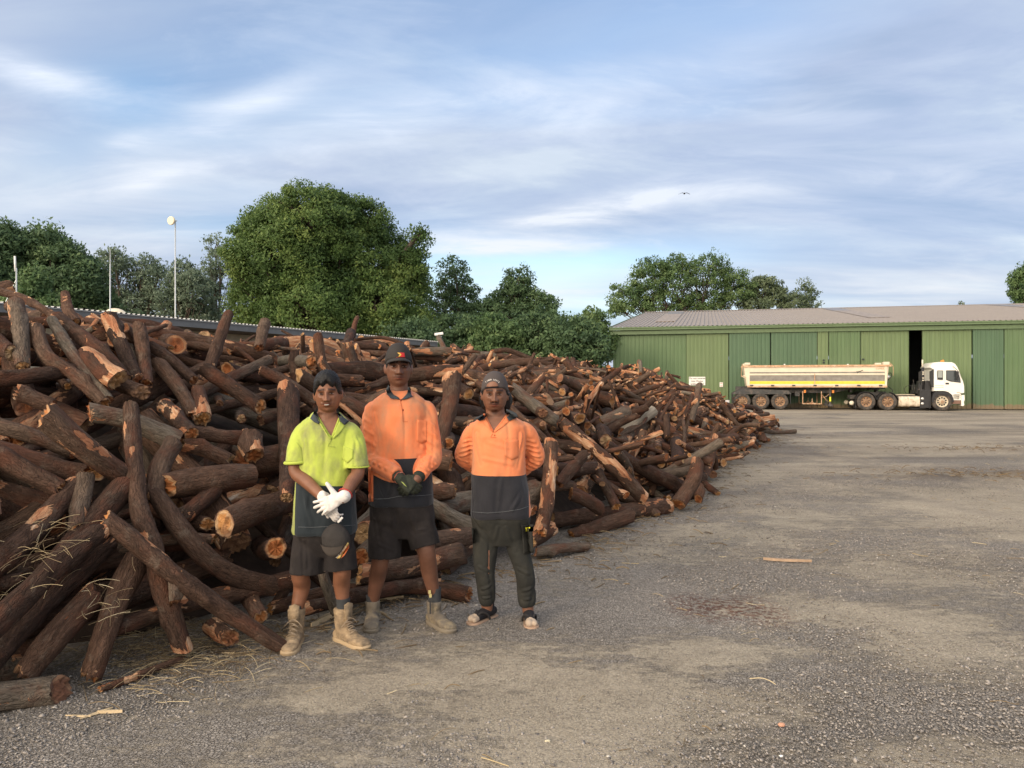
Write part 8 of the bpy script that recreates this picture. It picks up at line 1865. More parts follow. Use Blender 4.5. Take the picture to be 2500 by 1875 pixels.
BURIED = [
 429,1943,129,318,1842,107,93, 447,1746,96,330,1642,59,36, -705,1883,50,-606,1814,132,76, 50,1517,163,157,1386,152,79, 217,1119,44,251,1264,46,99, 
 73,1489,173,-80,1481,188,100, 371,1854,117,267,1770,144,88, 513,2544,163,476,2692,147,110, 39,917,82,89,1047,59,85, 264,1425,92,287,1488,104,84, 131,1025,18,185,997,6,75, 
 -647,1752,111,-748,1779,46,98, 58,1517,139,122,1510,166,91, -206,501,55,-307,471,57,55, 753,2442,40,663,2481,112,81, 350,2227,186,522,2283,100,36, 
 666,1948,58,563,1969,39,36, 68,1785,201,-44,1617,199,49, 580,1995,65,481,2057,128,71, -70,826,114,25,829,70,50, 228,1350,81,333,1369,42,71, -11,1500,141,35,1522,191,82, 
 156,988,26,9,934,78,42, -802,1907,15,-685,1972,44,101, 391,2573,174,521,2761,183,91, 282,2121,166,383,2117,155,68, 151,2091,130,203,2026,186,105, 
 -651,1817,98,-778,1825,14,92, 582,1850,27,454,1766,32,77, -192,936,142,-64,983,166,85, -739,1843,36,-660,1838,92,109, 288,2070,147,263,1976,176,74, 
 490,2293,151,598,2281,71,59, 488,2685,174,622,2723,144,53, 35,1002,101,48,1127,88,56, -218,1142,203,-375,1051,177,130, 199,1494,114,249,1457,110,65, 
 517,1843,51,541,1759,32,65, 121,1755,160,10,1782,211,54, 661,2169,55,775,2328,70,83, -438,1024,167,-348,1182,213,118, 591,1882,49,520,1974,72,60, 
 -564,910,212,-394,976,212,70, -107,752,154,-191,761,108,106, -93,945,152,-123,833,138,98, -369,1179,224,-482,1176,180,36, 34,1038,90,-94,937,153,61, 
 60,1044,91,18,1133,138,36, -107,1647,160,-62,1557,211,38, -422,1178,204,-383,1115,218,101, -34,1529,127,-42,1570,196,85, 204,1079,23,101,1006,42,62, 
 -47,1382,175,73,1318,138,75, -814,1810,11,-854,1686,11,96, -675,2099,12,-576,2041,94,58, 93,1396,145,190,1509,120,92, -414,843,170,-402,792,214,76, 
 -384,391,104,-279,508,67,69, 101,1223,82,131,1138,82,61, -977,1756,3,-879,1723,38,43, 209,1580,120,152,1490,165,83, 350,2318,174,451,2274,138,141, 
 42,1797,211,-13,1773,179,60, -419,483,140,-323,473,124,103, -53,1355,175,-7,1195,126,97, 166,2359,189,213,2187,184,96, 570,2377,112,725,2333,57,150, 
 372,2381,167,333,2349,203,60, -674,2127,4,-646,2085,50,60, -515,1236,171,-384,1278,226,57, -183,2020,219,19,2100,216,91, 439,1572,69,403,1667,41,36, 
 616,2035,82,587,1916,45,83, 75,1015,101,-35,995,134,63, -280,1719,221,-367,1530,235,141, 115,1190,80,289,1253,3,49, 522,3213,57,295,3220,73,108, 
 240,1679,105,391,1596,63,81, -779,2013,4,-628,1962,91,125, 374,1789,93,441,1697,58,110, 701,2100,7,709,2230,7,61, -69,719,29,-73,753,103,68, 550,1859,6,417,1810,64,125, 
 -16,1760,206,-105,1707,158,90, -268,434,22,-240,520,53,80, 122,1278,88,78,1261,96,114, 620,1924,4,569,2056,58,64, 84,1635,189,-39,1589,142,150, 310,1279,45,372,1407,6,83, 
 -642,1739,142,-454,1739,252,99, 224,1516,150,219,1601,113,78, 463,2559,185,324,2517,161,36, 214,1356,70,196,1489,115,64, 251,1322,52,302,1424,55,48, 
 -67,794,145,-119,708,55,36, -6,1997,190,-60,1850,216,66, -175,2428,186,-9,2402,232,137, -45,1452,135,-135,1331,174,100, 393,2246,143,392,2146,159,104, 
 697,2135,2,590,2232,81,52, -187,747,171,-228,816,179,46, -107,1727,201,-36,1833,192,146, -634,1734,122,-784,1723,37,79, -51,905,125,-141,985,146,67, 
 215,1736,139,251,1540,106,135, -6,1711,169,75,1757,204,61, 84,894,67,62,923,43,72, 49,1674,200,-105,1629,152,67, 585,2027,88,560,2187,109,88, 
 668,2836,141,541,2811,165,150, 604,2764,148,690,2723,129,72, 73,1288,145,87,1378,130,58, 20,1504,187,-91,1499,184,80, -312,626,142,-344,646,160,60, 
 -650,1893,105,-738,1899,23,111, 423,1463,56,340,1512,24,59, 32,1787,191,132,1894,201,49, -66,1894,222,-159,1855,176,63, -474,991,226,-602,892,206,57, 
 -281,1180,175,-142,1216,203,150, 191,1440,101,202,1349,72,56, 578,2221,119,517,2135,86,65, 153,1532,124,100,1662,200,48, 579,2586,139,575,2528,132,69, 
 20,1574,167,231,1512,120,44, -90,784,120,-257,842,164,116, 862,2626,8,906,2621,8,70, -131,1472,220,-324,1451,178,49, 218,1769,176,201,1883,150,90, 
 -334,1117,209,-325,1195,200,91, -631,1765,138,-768,1808,25,112, 164,1755,167,113,1901,191,68, -124,1644,214,-100,1456,138,63, -310,1210,202,-281,1299,223,101, 
 690,2189,64,627,2150,90,48, 388,2107,134,444,1974,119,56, -120,2240,237,-269,2234,203,133, 582,2124,51,656,1991,54,66, -698,2110,9,-637,2026,64,109, 
 717,2720,115,565,2799,155,52, -557,1577,245,-441,1620,196,86, 169,1486,149,12,1508,189,36, 622,1988,11,693,2136,11,99, 585,2197,55,733,2242,5,93, 
 892,2662,7,967,2789,7,63, 249,1304,68,254,1378,53,60, 128,1705,147,59,1734,202,60, 177,2467,189,145,2357,222,92, 519,2678,173,517,2589,159,73, 
 -846,1798,5,-746,1851,21,56, 244,1731,107,298,1672,113,146, 409,1855,86,526,1794,48,103, 617,2558,132,610,2474,121,89, 547,2665,146,467,2677,174,80, 
 323,1981,139,155,2030,162,150, -224,981,177,-117,809,118,121, -223,733,148,-137,848,110,49, 365,1590,84,326,1717,92,45, 341,2429,192,313,2290,178,68, 
 423,2563,193,272,2621,157,55, 261,2082,144,188,2152,182,72, -591,836,231,-460,876,223,36, 247,1184,20,89,1199,73,83, 44,972,73,87,1072,64,56, 563,1845,3,505,1909,41,46, 
 99,937,22,16,930,74,36, 415,2495,177,519,2399,117,69, 67,1185,128,140,1060,39,79, 117,1048,34,100,992,68,71, 740,2879,92,919,2844,48,81, 826,2523,9,859,2458,9,79, 
 -127,1548,180,-58,1441,192,71, 318,3205,67,430,3146,82,36, 180,1051,3,123,1103,48,114, 106,1133,57,181,1093,36,120, -750,1751,52,-693,1746,86,104, 
 497,2324,107,523,2477,162,38, -399,1525,204,-412,1362,235,44, -12,1389,168,56,1355,126,112, 291,1318,64,261,1378,88,65, 509,1942,64,590,1938,2,126, 
 -367,630,176,-276,703,154,36, 440,2491,150,463,2571,174,55, 169,1184,46,236,1098,29,36, 714,2751,101,657,2761,131,86, 312,2141,175,196,2112,135,84, 
 498,2815,163,429,2914,202,72, -256,766,139,-191,799,160,45, 767,2290,30,783,2423,40,46, 220,1741,161,154,1739,134,86, 463,2045,117,567,2158,70,94, 
 -332,613,150,-488,671,195,43, 114,1909,165,-46,1875,215,81, 311,1964,161,351,2122,145,86, -285,1286,180,-278,1182,213,124, 497,2563,164,371,2613,145,38, 
 -346,949,200,-416,875,177,139, -570,2222,34,-704,2165,4,41, 14,1683,186,-146,1744,211,62, 222,1638,119,124,1551,170,92, 222,1507,108,215,1422,87,43, 
 70,961,71,125,1089,36,49, 93,931,24,-31,851,86,50, -328,1392,164,-464,1478,240,59, -680,2135,7,-759,2019,7,60, 358,2367,179,327,2229,170,109, 
 261,2010,169,205,1905,158,50, 50,1277,136,55,1130,100,84, -897,1459,54,-804,1375,143,47, 443,1678,3,378,1753,52,53, 311,1554,77,299,1731,125,46, 
 803,2862,58,851,2960,73,109, -712,1591,126,-739,1756,76,65, -107,783,102,-27,777,44,36, -421,1468,192,-417,1355,228,70, 149,2288,182,207,2164,182,82, 
 322,1392,69,361,1462,48,65, 485,2532,157,346,2580,150,41, -24,716,12,50,853,54,86, -580,1181,202,-399,1063,207,150, -147,774,126,-23,745,39,85, -7,886,87,-179,946,169,57, 
 314,2255,163,269,2400,206,84, 332,1641,91,296,1765,96,109, 328,2160,176,241,2150,150,62, -387,1066,140,-362,1099,208,149, 598,2132,73,680,2264,72,138, 
 491,2967,193,601,3058,103,87, -53,1049,144,-179,1095,177,37, 902,2654,45,830,2515,23,50, 105,1674,173,193,1639,124,90, 259,2584,169,374,2572,193,120, 
 608,2274,76,484,2242,133,67, 222,1297,49,209,1362,74,61, -90,747,97,-52,673,18,73, 991,2906,6,863,2852,29,65, 1,1116,111,-117,1166,162,92, 374,1717,43,406,1631,58,92, 
 -93,1490,179,-145,1410,192,53, 479,2595,156,509,2520,148,62, -586,2328,15,-699,2246,15,137, 279,1262,24,218,1366,72,76, 179,1442,105,188,1372,84,60, 
 -892,1671,9,-923,1635,9,79, 296,1274,5,181,1228,50,83, 114,1528,160,-66,1584,154,121, -77,1394,164,-85,1286,166,78, 118,2306,193,57,2418,224,100, 
 -23,1989,177,84,1859,207,53, 397,3198,64,299,3204,88,74, 664,2180,62,584,1994,72,93, -198,1619,225,-123,1583,159,128, 353,3260,89,495,3311,22,104, 
 103,1207,72,162,1236,61,91, -338,774,163,-445,822,191,73, 747,2339,9,638,2280,54,70, 511,2125,118,570,2055,84,90, -81,912,134,-115,746,73,83, 896,3145,71,817,3090,7,113, 
 -28,1122,118,-79,960,142,91, 438,2765,145,552,2711,172,41, 474,1752,60,315,1823,93,69, -801,1623,53,-687,1665,109,67, -965,1442,25,-898,1373,88,115, 
 364,1765,60,277,1748,136,52, 350,1571,69,269,1668,137,37, -100,577,74,-73,697,35,87, 177,1954,165,114,2023,155,140, 135,1291,82,96,1308,99,60, 
 -830,1874,14,-975,1767,14,126, 82,1495,147,187,1467,147,98, -111,2362,195,76,2375,213,139, -141,1336,181,-282,1320,221,83, -38,1729,176,-157,1681,220,40, 
 -144,964,164,-59,1055,136,84, -95,982,119,31,1028,123,76, 283,1371,45,353,1481,24,84, -227,849,132,-277,731,162,94, -370,1009,174,-175,859,145,145, 
 249,1283,29,227,1319,55,83, 6,1336,140,109,1288,120,96, 107,2104,186,172,2229,178,150, -3,1356,150,45,1231,136,56, -473,796,202,-503,847,208,98, 
 25,1130,101,100,1226,72,76, 336,1474,37,219,1352,85,79, -20,997,102,64,1045,76,36, 177,963,7,206,1003,7,60, 176,2200,165,321,2227,173,83, 586,1957,14,501,1965,71,71, 
 821,2697,54,844,2551,5,39, 603,2185,46,697,2206,3,69, 198,2433,209,243,2308,184,76, 230,1654,142,156,1602,147,56, 97,1500,127,194,1496,147,103, 
 155,1755,165,280,1757,129,68, 529,2257,87,600,2071,86,82, 100,1624,191,17,1579,130,70, 369,2483,190,333,2334,178,57, 255,1254,28,274,1198,42,94, 
 355,1399,11,271,1302,69,50, -106,1398,174,-270,1367,215,66, 402,2658,186,259,2710,160,89, 311,2201,167,393,2272,162,51, -336,279,46,-341,365,9,85, 
 -888,1106,147,-1035,1180,222,51, -429,341,72,-314,346,46,65, -388,246,9,-322,304,10,81, -290,335,7,-370,289,7,59, -492,1223,215,-566,1175,222,116, 
 231,1136,40,244,1074,3,60, -23,700,69,38,818,55,69, -357,362,33,-372,243,78,82, -345,287,86,-429,296,59,77, -341,426,94,-389,258,54,49, -471,279,44,-388,324,102,44, 
 -403,489,146,-530,501,178,36, -60,728,26,-12,744,106,56, -193,895,160,-218,932,160,76, -1194,1364,5,-1239,1292,5,45, -209,878,177,-259,966,158,42, 
 -471,226,62,-443,382,135,74, -364,468,132,-472,365,105,69, -345,275,90,-463,287,40,50, -390,335,44,-390,297,100,124, -452,1261,190,-557,1306,200,100, 
 -341,349,49,-300,417,58,59, -364,315,88,-311,409,69,124, -414,513,191,-637,596,210,91, -808,935,245,-692,926,242,62, -339,351,66,-418,271,50,36, 
 -326,362,24,-355,273,73,78, -397,335,124,-446,202,6,81, -388,266,96,-289,385,71,36, -278,1063,168,-115,954,175,52, -604,1379,189,-441,1264,207,76, 
 -1052,1415,36,-1084,1560,7,84, -882,1043,270,-728,916,258,97, -1256,1448,11,-1119,1544,11,99, -526,1321,211,-640,1464,214,73, -330,286,52,-274,391,85,100, 
 -397,441,142,-313,438,115,61, -1090,1305,47,-1085,1416,4,80, -198,987,178,-101,930,159,62, -608,1471,214,-514,1376,197,53, -378,316,78,-360,404,92,62, 
 -1126,1471,6,-1087,1361,6,51, -338,1520,232,-430,1442,227,45, 302,1236,30,286,1308,46,36, -715,930,249,-763,984,266,128, -548,1246,165,-623,1349,244,90, 
 -1229,1407,11,-1322,1307,11,103, -490,978,219,-402,967,191,75, -367,1473,229,-406,1337,198,66, -344,453,104,-312,336,84,47, -242,881,171,-211,806,177,75, 
 -386,1276,211,-496,1346,209,64, -364,277,100,-421,248,35,52, -317,286,116,-429,233,59,59, -610,1355,206,-738,1406,211,73, -365,1371,210,-302,1472,211,56, 
 -270,364,54,-310,319,23,67, 375,1411,57,276,1274,25,93, -426,1180,217,-502,1307,214,67, -561,1368,188,-607,1446,215,46, -399,1311,219,-365,1410,200,101, 
 -413,1516,220,-317,1454,217,66, -668,826,249,-660,673,223,76, -429,343,113,-349,361,47,79, -575,1417,203,-473,1301,208,91, -677,881,238,-626,742,228,114, 
 398,1474,48,344,1410,63,53, -363,247,46,-459,244,17,64, -354,248,73,-463,183,3,70, 
]
SETTLED_LABELS = """mid-sized level log right of the slim dark crest log
mid-sized level log above the square-footed leaning log
thick right-falling log above the short reddish leaning log
thin left-falling log below the rounded brown log
thick left-falling log left of the oval-wounded log at the left edge
thick level log right of the round orange end-on log
thick level log right of the thick rough-barked sloping log
mid-sized left-falling log below the grey-ringed short log
mid-sized left-falling log right of the pink oval-faced log
mid-sized level log below the red-splintered log
thick right-falling log below the red-wounded low log
mid-sized level log left of the bright orange end-on log by the block
mid-sized left-falling log above the thick log behind the shins
thin right-falling log left of the thin crest stick
thin right-falling log right of the stubby amber split log
mid-sized level log below the forked stick by the camera
mid-sized level log right of the long log above the black hair
thin level log above the bright orange end-on log by the block
thin level log left of the curved arching log
thick level log above the upright pinkish log
thick right-falling log right of the round orange end-on log
thick left-falling log right of the red-brown log by the shorts
thin level log below the amber end-on log
mid-sized upright log below the dark horizontal upper log
thick left-falling log right of the short reddish leaning log
thick right-falling log below the thin crest stick
thin left-falling log right of the oval-wounded log at the left edge
mid-sized left-falling log left of the right foot log
thin left-falling log right of the amber end-on log
thin level log left of the thick rough-barked sloping log
thin level log below the short reddish leaning log
thin right-falling log right of the amber end-on log
thick level log above the pink oval-faced log
thin level log right of the cream-ended log by the gloves
thick left-falling log right of the blunt horizontal log
mid-sized level log right of the bright orange end-on log by the block
thin level log below the pink oval-faced log
mid-sized level log left of the thin crest stick
mid-sized upright log below the massive fissured log
thick right-falling log left of the bent grey log
thin level log right of the long grey sloping log
mid-sized level log left of the fat round on the gravel
thick level log below the dark post-like log
thick left-falling log above the little orange disc log
thick left-falling log left of the thick log behind the shins
mid-sized right-falling log below the long thin level branch
mid-sized level log left of the knobbly gravel-edge log
thin right-falling log right of the slim log in the gap
thick upright log above the cream-ended log by the gloves
thick level log below the tiny far crest stick
thin level log left of the short dark slanting log
thick level log above the broad orange end-on log
mid-sized right-falling log above the right foot log
mid-sized level log above the yellow end-on log
mid-sized level log below the long smooth sloping log
thick level log above the round orange end-on log
thin level log right of the long smooth sloping log
thin right-falling log right of the straight crest pole
thin level log below the little orange disc log
mid-sized level log right of the forked stick by the camera
thick level log above the long cracked log
mid-sized level log right of the dark pole near the sign
thick end-on log below the short pale-topped upright
thick level log left of the straight crest pole
mid-sized right-falling log left of the short pale-topped upright
thin right-falling log below the mossy grey log
mid-sized level log left of the thin brown log
thin left-falling log right of the red-blotched short log
thin right-falling log right of the mossy grey log
thick level log above the long thin level branch
mid-sized level log above the straight grey standing log
thin left-falling log below the square-butted red-brown log
thin level log right of the grey-ringed short log
thick level log above the little crooked branch
mid-sized right-falling log below the round orange end-on log
thick right-falling log below the dark pole near the sign
mid-sized level log below the dark pole near the sign
mid-sized right-falling log below the pale-sided stick
mid-sized upright log right of the yellow end-on log
mid-sized level log left of the yellow torn-topped log
thin level log above the yellow torn-topped log
thin right-falling log below the S-shaped log
thin level log above the pale-scarred thick log
thin left-falling log above the amber end-on log
thin left-falling log right of the little orange disc log
mid-sized level log right of the straight crest pole
thin right-falling log right of the standing log behind the lime shoulder
mid-sized level log left of the long thin level branch
thin left-falling log left of the dark pole near the sign
mid-sized end-on log above the short propped log
thick level log below the mossy grey log
thin level log above the pale weathered log
thin level log below the right foot log
thick right-falling log right of the white-stripped diagonal log
thin upright log right of the heavy horizontal log
mid-sized right-falling log right of the dark pole near the sign
mid-sized level log right of the white-patched tall bowed log
mid-sized right-falling log below the tiny far crest stick
thick level log right of the yellow torn-topped log
thin left-falling log left of the round orange end-on log
mid-sized level log above the short dark slanting log
mid-sized level log below the slant-cut amber log
mid-sized level log left of the S-shaped log
mid-sized level log below the round orange end-on log
thin level log left of the pale-sided stick
mid-sized level log below the upright pinkish log
thick left-falling log left of the dark post-like log
mid-sized level log left of the deep orange torn log
thin right-falling log left of the dark fat log between the men
thick right-falling log right of the short pale-topped upright
thin level log above the short pale-topped upright
mid-sized level log above the right foot log
mid-sized level log above the bright orange tip round
thick right-falling log right of the knobbly crest stump
mid-sized level log right of the short pale-topped upright
thin level log left of the short roof-side stub
thin level log left of the right foot log
mid-sized level log below the broad orange end-on log
mid-sized level log left of the long thin tip log
mid-sized level log left of the split crest pole
mid-sized right-falling log above the standing log behind the lime shoulder
thick right-falling log below the mossy grey log
thick level log right of the knobbly gravel-edge log
thin right-falling log below the short pale-topped upright
thick level log right of the long log above the black hair
mid-sized level log right of the pale-sided stick
thin left-falling log left of the bright orange tip round
mid-sized level log left of the dark pole near the sign
thin level log right of the long log above the black hair
mid-sized left-falling log left of the knotty forked log
mid-sized level log left of the bright orange tip round
thin level log below the dark horizontal upper log
thick upright log above the short pale-topped upright
mid-sized right-falling log below the red-brown log by the weathered one
mid-sized level log below the little orange disc log
mid-sized right-falling log right of the short pale-topped upright
mid-sized right-falling log above the long log above the black hair
thin left-falling log below the pale weathered log
mid-sized end-on log below the right foot log
thin level log left of the red-splintered log
thin left-falling log above the tall upright log
thin level log left of the long log above the black hair
thin left-falling log below the grey-brown edge log
thick level log above the long thin tip log
thin level log left of the long light branch
mid-sized end-on log below the short pale-topped upright
thick right-falling log above the dark pole near the sign
thick level log below the grey passing log
thick left-falling log above the bright orange tip round
mid-sized right-falling log right of the knobbly crest stump
mid-sized upright log above the dark fat log between the men
thin level log above the dark pole near the sign
thin level log below the long smooth sloping log
mid-sized upright log below the thin crest stick
thick end-on log left of the oval-wounded log at the left edge
mid-sized level log above the slim dark crest log
thin level log right of the standing log behind the lime shoulder
thin upright log right of the short pale-topped upright
thin level log right of the mossy grey log
mid-sized level log below the slim dark horizontal log
mid-sized right-falling log left of the yellow end-on log
thin level log above the right foot log
mid-sized upright log left of the right foot log
thin right-falling log left of the pale-tipped stout log
mid-sized level log left of the reddish hidden stub
mid-sized end-on log above the long smooth sloping log
thin right-falling log above the round orange end-on log
thin level log below the tiny far crest stick
thick level log right of the forked stick by the camera
thin left-falling log above the grey passing log
thick left-falling log above the straight crest pole
thin left-falling log below the mossy grey log
mid-sized end-on log left of the little orange disc log
thin level log left of the red-brown log by the weathered one
mid-sized left-falling log below the dark pole near the sign
thin left-falling log left of the thick log behind the shins
thin right-falling log right of the short pale-topped upright
mid-sized left-falling log above the slim dark horizontal log
thin left-falling log above the square-butted red-brown log
thin level log left of the straight crest pole
thin right-falling log right of the thin crest stick
thick level log below the split crest pole
thick left-falling log right of the forked stick by the camera
mid-sized level log left of the long light branch
thin upright log above the right foot log
thin level log right of the short pale-topped upright
thick level log left of the long light branch
thin level log below the thick log behind the shins
thin right-falling log above the slant-cut amber log
thin level log below the grey passing log
thin left-falling log left of the knobbly gravel-edge log
thin level log right of the dark pole near the sign
thick level log above the straight crest pole
thin level log above the oval-wounded log at the left edge
thick end-on log above the white-patched tall bowed log
mid-sized right-falling log above the little crooked branch
thick right-falling log left of the deep orange torn log
mid-sized right-falling log above the straight grey standing log
thin right-falling log right of the long smooth sloping log
mid-sized left-falling log left of the thin crest stick
thin right-falling log right of the long log above the black hair
thick level log above the long log above the black hair
thin level log above the long light branch
mid-sized level log right of the straight grey standing log
thick right-falling log left of the dark pole near the sign
thin level log above the red-brown log by the weathered one""".split("\n")
def heap_h(x, y):
    d = np.clip(sd_np(x, y), 0, None)
    Hh = np.interp(y, [0, 5, 8, 10, 13, 20, 26, 30, 34], [2.9, 2.85, 2.65, 2.45, 2.42, 2.45, 2.5, 2.3, 1.6])
    Hh = Hh + .35 * np.clip((-x - 4.5) / 3, 0, 1) * np.clip((13 - y) / 3, 0, 1)
    b_ = .13 * np.sin(1.1 * x + .7 * y + 1) + .10 * np.sin(.5 * x - 1.3 * y) + .08 * np.sin(2.3 * x + .4) * np.sin(1.9 * y)
    z = Hh * (1 - np.exp(-d / 2.1)) + b_ * np.clip(d / 2, 0, 1)
    return np.maximum(z * np.clip((13.5 - d) / 3.5, 0, 1), 0)

CREST = ((0, 300, 560, 850, 1000, 1200, 1350, 1500, 1560, 1620, 1700, 1800, 1900, 1960, 2600), (725, 785, 822, 820, 846, 862, 884, 908, 890, 920, 958, 992, 1038, 1064, 1100))    # how the top of the heap runs
def build_heap():
    # hand-set logs
    for i, (P, r0, r1, label, wound, stub, bare, grey) in enumerate(HAND):
        y = P[0][1]
        make_log(P, r0, r1, 100 + i, label, detail=2.0 if y < 12 else 1.0, wound=wound, stub=stub,
                 lrv=1.8 if bare else (.97 if grey else None), bent=.04)
    def unpack(v, q):
        a = np.array(v, float).reshape(-1, 7); a[:, :6] /= q; a[:, 6] /= 1000
        return a
    A = unpack(SETTLED, 100)
    for i, row in enumerate(A):
        P = np.array([row[:3], row[3:6]]); rng = np.random.default_rng(900 + i)
        sz = row[6] * FPX / row[1]
        r = row[6] * rng.uniform(.78, .95); tp = rng.uniform(.78, 1)
        make_log(P, r, r * tp, 900 + i, SETTLED_LABELS[i], detail=1.6 if row[1] < 8 else 1.0, wound=float(rng.choice([.1, .35, .6, .9], p=[.3, .3, .25, .15])), bent=float(rng.choice([.02, .06, .11])), parts=sz > 9, split=.07, stub=(.5, r * 2.6, 1) if rng.random() < .14 and sz > 9 else None)
    # everything else in the pile as one mass
    Bu = unpack(BURIED, 100); mb = MB()
    for i, row in enumerate(Bu):
        rng = np.random.default_rng(5000 + i); r = row[6] * rng.uniform(.76, .92)
        side, caps, _ = log_geo([row[:3], row[3:6]], r, r * rng.uniform(.78, 1), rng, .6, wound=float(rng.choice([.1, .4, .9], p=[.4, .35, .25])), bent=float(rng.choice([.02, .06, .11])), split=.07)
        add_geo(mb, side, 0)
        for c in caps: add_geo(mb, c, 1)
    # small sawn branches and offcuts scattered over the slope, mostly far up the heap
    rng = np.random.default_rng(77); cnt = 0
    HP = np.vstack([spline(h_[0], 9) for h_ in HAND]); HD = HP[:, 1]; HX = 1250 + HP[:, 0] / HD * FPX; HY = 938 - (HP[:, 2] - 1.6) / HD * FPX
    while cnt < 1060:
        nr = cnt < 160; y = rng.uniform(4, 9) if nr else rng.uniform(9, 32); x = rng.uniform(-6, 1) if nr else rng.uniform(-9, 10.4)
        d = float(sd_np(np.array(x), np.array(y)))
        if d < .5 * nr + .2 or d > 9 - 5 * nr or x < -(.42 + .3 * nr) * y: continue
        L = rng.uniform(.5, 1.5); r = float(np.clip(rng.gamma(5, .0095), .024, .085))
        z = float(heap_h(np.array(x), np.array(y))) + rng.uniform(-.16, .10)
        az = rng.uniform(0, 6.283); el = rng.normal(.1, .38) if rng.random() < .76 else rng.uniform(.5, 1.25)
        v = np.array([math.cos(az) * math.cos(el), math.sin(az) * math.cos(el), math.sin(el)])
        c0 = np.array([x, y, max(z - .14 - .08 * nr, .1)])
        e0, e1 = c0 - v * L * .5, c0 + v * L * .5
        if any(938 - (e[2] + r - 1.6) / e[1] * FPX < np.interp(1250 + e[0] / e[1] * FPX, CREST[0], CREST[1]) - rng.choice([0, 8, 22]) for e in (e0, e1)): continue
        side, caps, _ = log_geo([c0 - v * L * .5, c0 + v * L * .5], r, r * rng.uniform(.7, 1), rng, .6, wound=float(rng.choice([.1, .5, 1.0], p=[.4, .3, .3])), bent=.08, split=.07)
        if nr:
            if any(np.any((np.abs(HX - 1250 - e[0] / e[1] * FPX) < 50) & (np.abs(HY - 938 + (e[2] - 1.6) / e[1] * FPX) < 50) & (HD > e[1] - .2)) for e in (c0 - v * L * .5, c0, c0 + v * L * .5)): continue
        if (c0 - v * L * .5)[2] < 0 or (c0 + v * L * .5)[2] < 0: continue
        add_geo(mb, side, 0)
        for c in caps: add_geo(mb, c, 1)
        cnt += 1
    o = mb.build('logs', [BARK, CUT], smooth=True)
    tag(o, 'countless smaller cut logs filling the heap between the others', 'logs', kind='stuff')
    # dark mound added inside the heap so no light shows through its gaps
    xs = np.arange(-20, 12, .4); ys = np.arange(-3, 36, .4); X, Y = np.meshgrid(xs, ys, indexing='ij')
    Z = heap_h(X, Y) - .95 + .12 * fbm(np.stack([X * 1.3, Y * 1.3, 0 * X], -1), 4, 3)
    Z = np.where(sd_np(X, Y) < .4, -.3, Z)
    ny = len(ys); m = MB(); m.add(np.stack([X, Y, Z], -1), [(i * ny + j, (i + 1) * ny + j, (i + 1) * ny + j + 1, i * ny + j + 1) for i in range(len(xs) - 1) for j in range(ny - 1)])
    o = m.build('heap_core', [plain('dark heap core', (.045, .03, .022), .95, var=.4, vscale=8, bump=.8, bscale=25)], smooth=True)
    tag(o, 'dark core mound added inside the heap to close its gaps against light', 'core mound', kind='stuff')

STRAWM = attr_ramp_mat('straw', [(0, (.10, .07, .045)), (.5, (.26, .19, .11)), (.85, (.45, .35, .20)), (1, (.62, .52, .34))])
def strands(name, n, place, label, cat, seed, lmin=.06, lmax=.3, r=.0016, lrlo=0, lrhi=1):
    rng = np.random.default_rng(seed); V = []; F = []; LR = []; nb = 0
    for i in range(n):
        c, nrm = place(rng)
        L = rng.uniform(lmin, lmax); a = rng.uniform(0, 6.283); d = np.array([math.cos(a), math.sin(a), rng.normal(0, .28)]); d -= nrm * np.dot(d, nrm) * .6; d /= np.linalg.norm(d)
        sd = np.cross(d, (0, 0, 1)); sd /= np.linalg.norm(sd) + 1e-9
        k = 6; t = np.linspace(-.5, .5, k)
        bow = rng.normal(0, .30) * L if L < .1 else rng.normal(0, .12) * L; up = rng.uniform(-.02, .14) * L
        P = c + d * (t * L)[:, None] + sd * (bow * (t ** 2 - .08))[:, None] + np.array([0, 0, 1.]) * (up * (1 - 4 * t ** 2))[:, None]
        P[:, 2] = np.maximum(P[:, 2], .004)
        T, U, W = frames(P); rr = r * rng.uniform(.6, 1.6)
        aa = np.linspace(0, 6.283, 4, endpoint=False)[:3] * 4 / 3
        v = (P[:, None] + rr * (np.cos(aa)[None, :, None] * U[:, None] + np.sin(aa)[None, :, None] * W[:, None])).reshape(-1, 3)
        V.append(v); LR.append(np.full(len(v), rng.uniform(lrlo, lrhi)))
        F += [(nb + q * 3 + j, nb + q * 3 + (j + 1) % 3, nb + (q + 1) * 3 + (j + 1) % 3, nb + (q + 1) * 3 + j) for q in range(k - 1) for j in range(3)]
        nb += len(v)
    m = MB(); m.add(np.vstack(V), F, 0, lr=np.concatenate(LR)); o = m.build(name, [STRAWM], smooth=True)
    return tag(o, label, cat, kind='stuff')
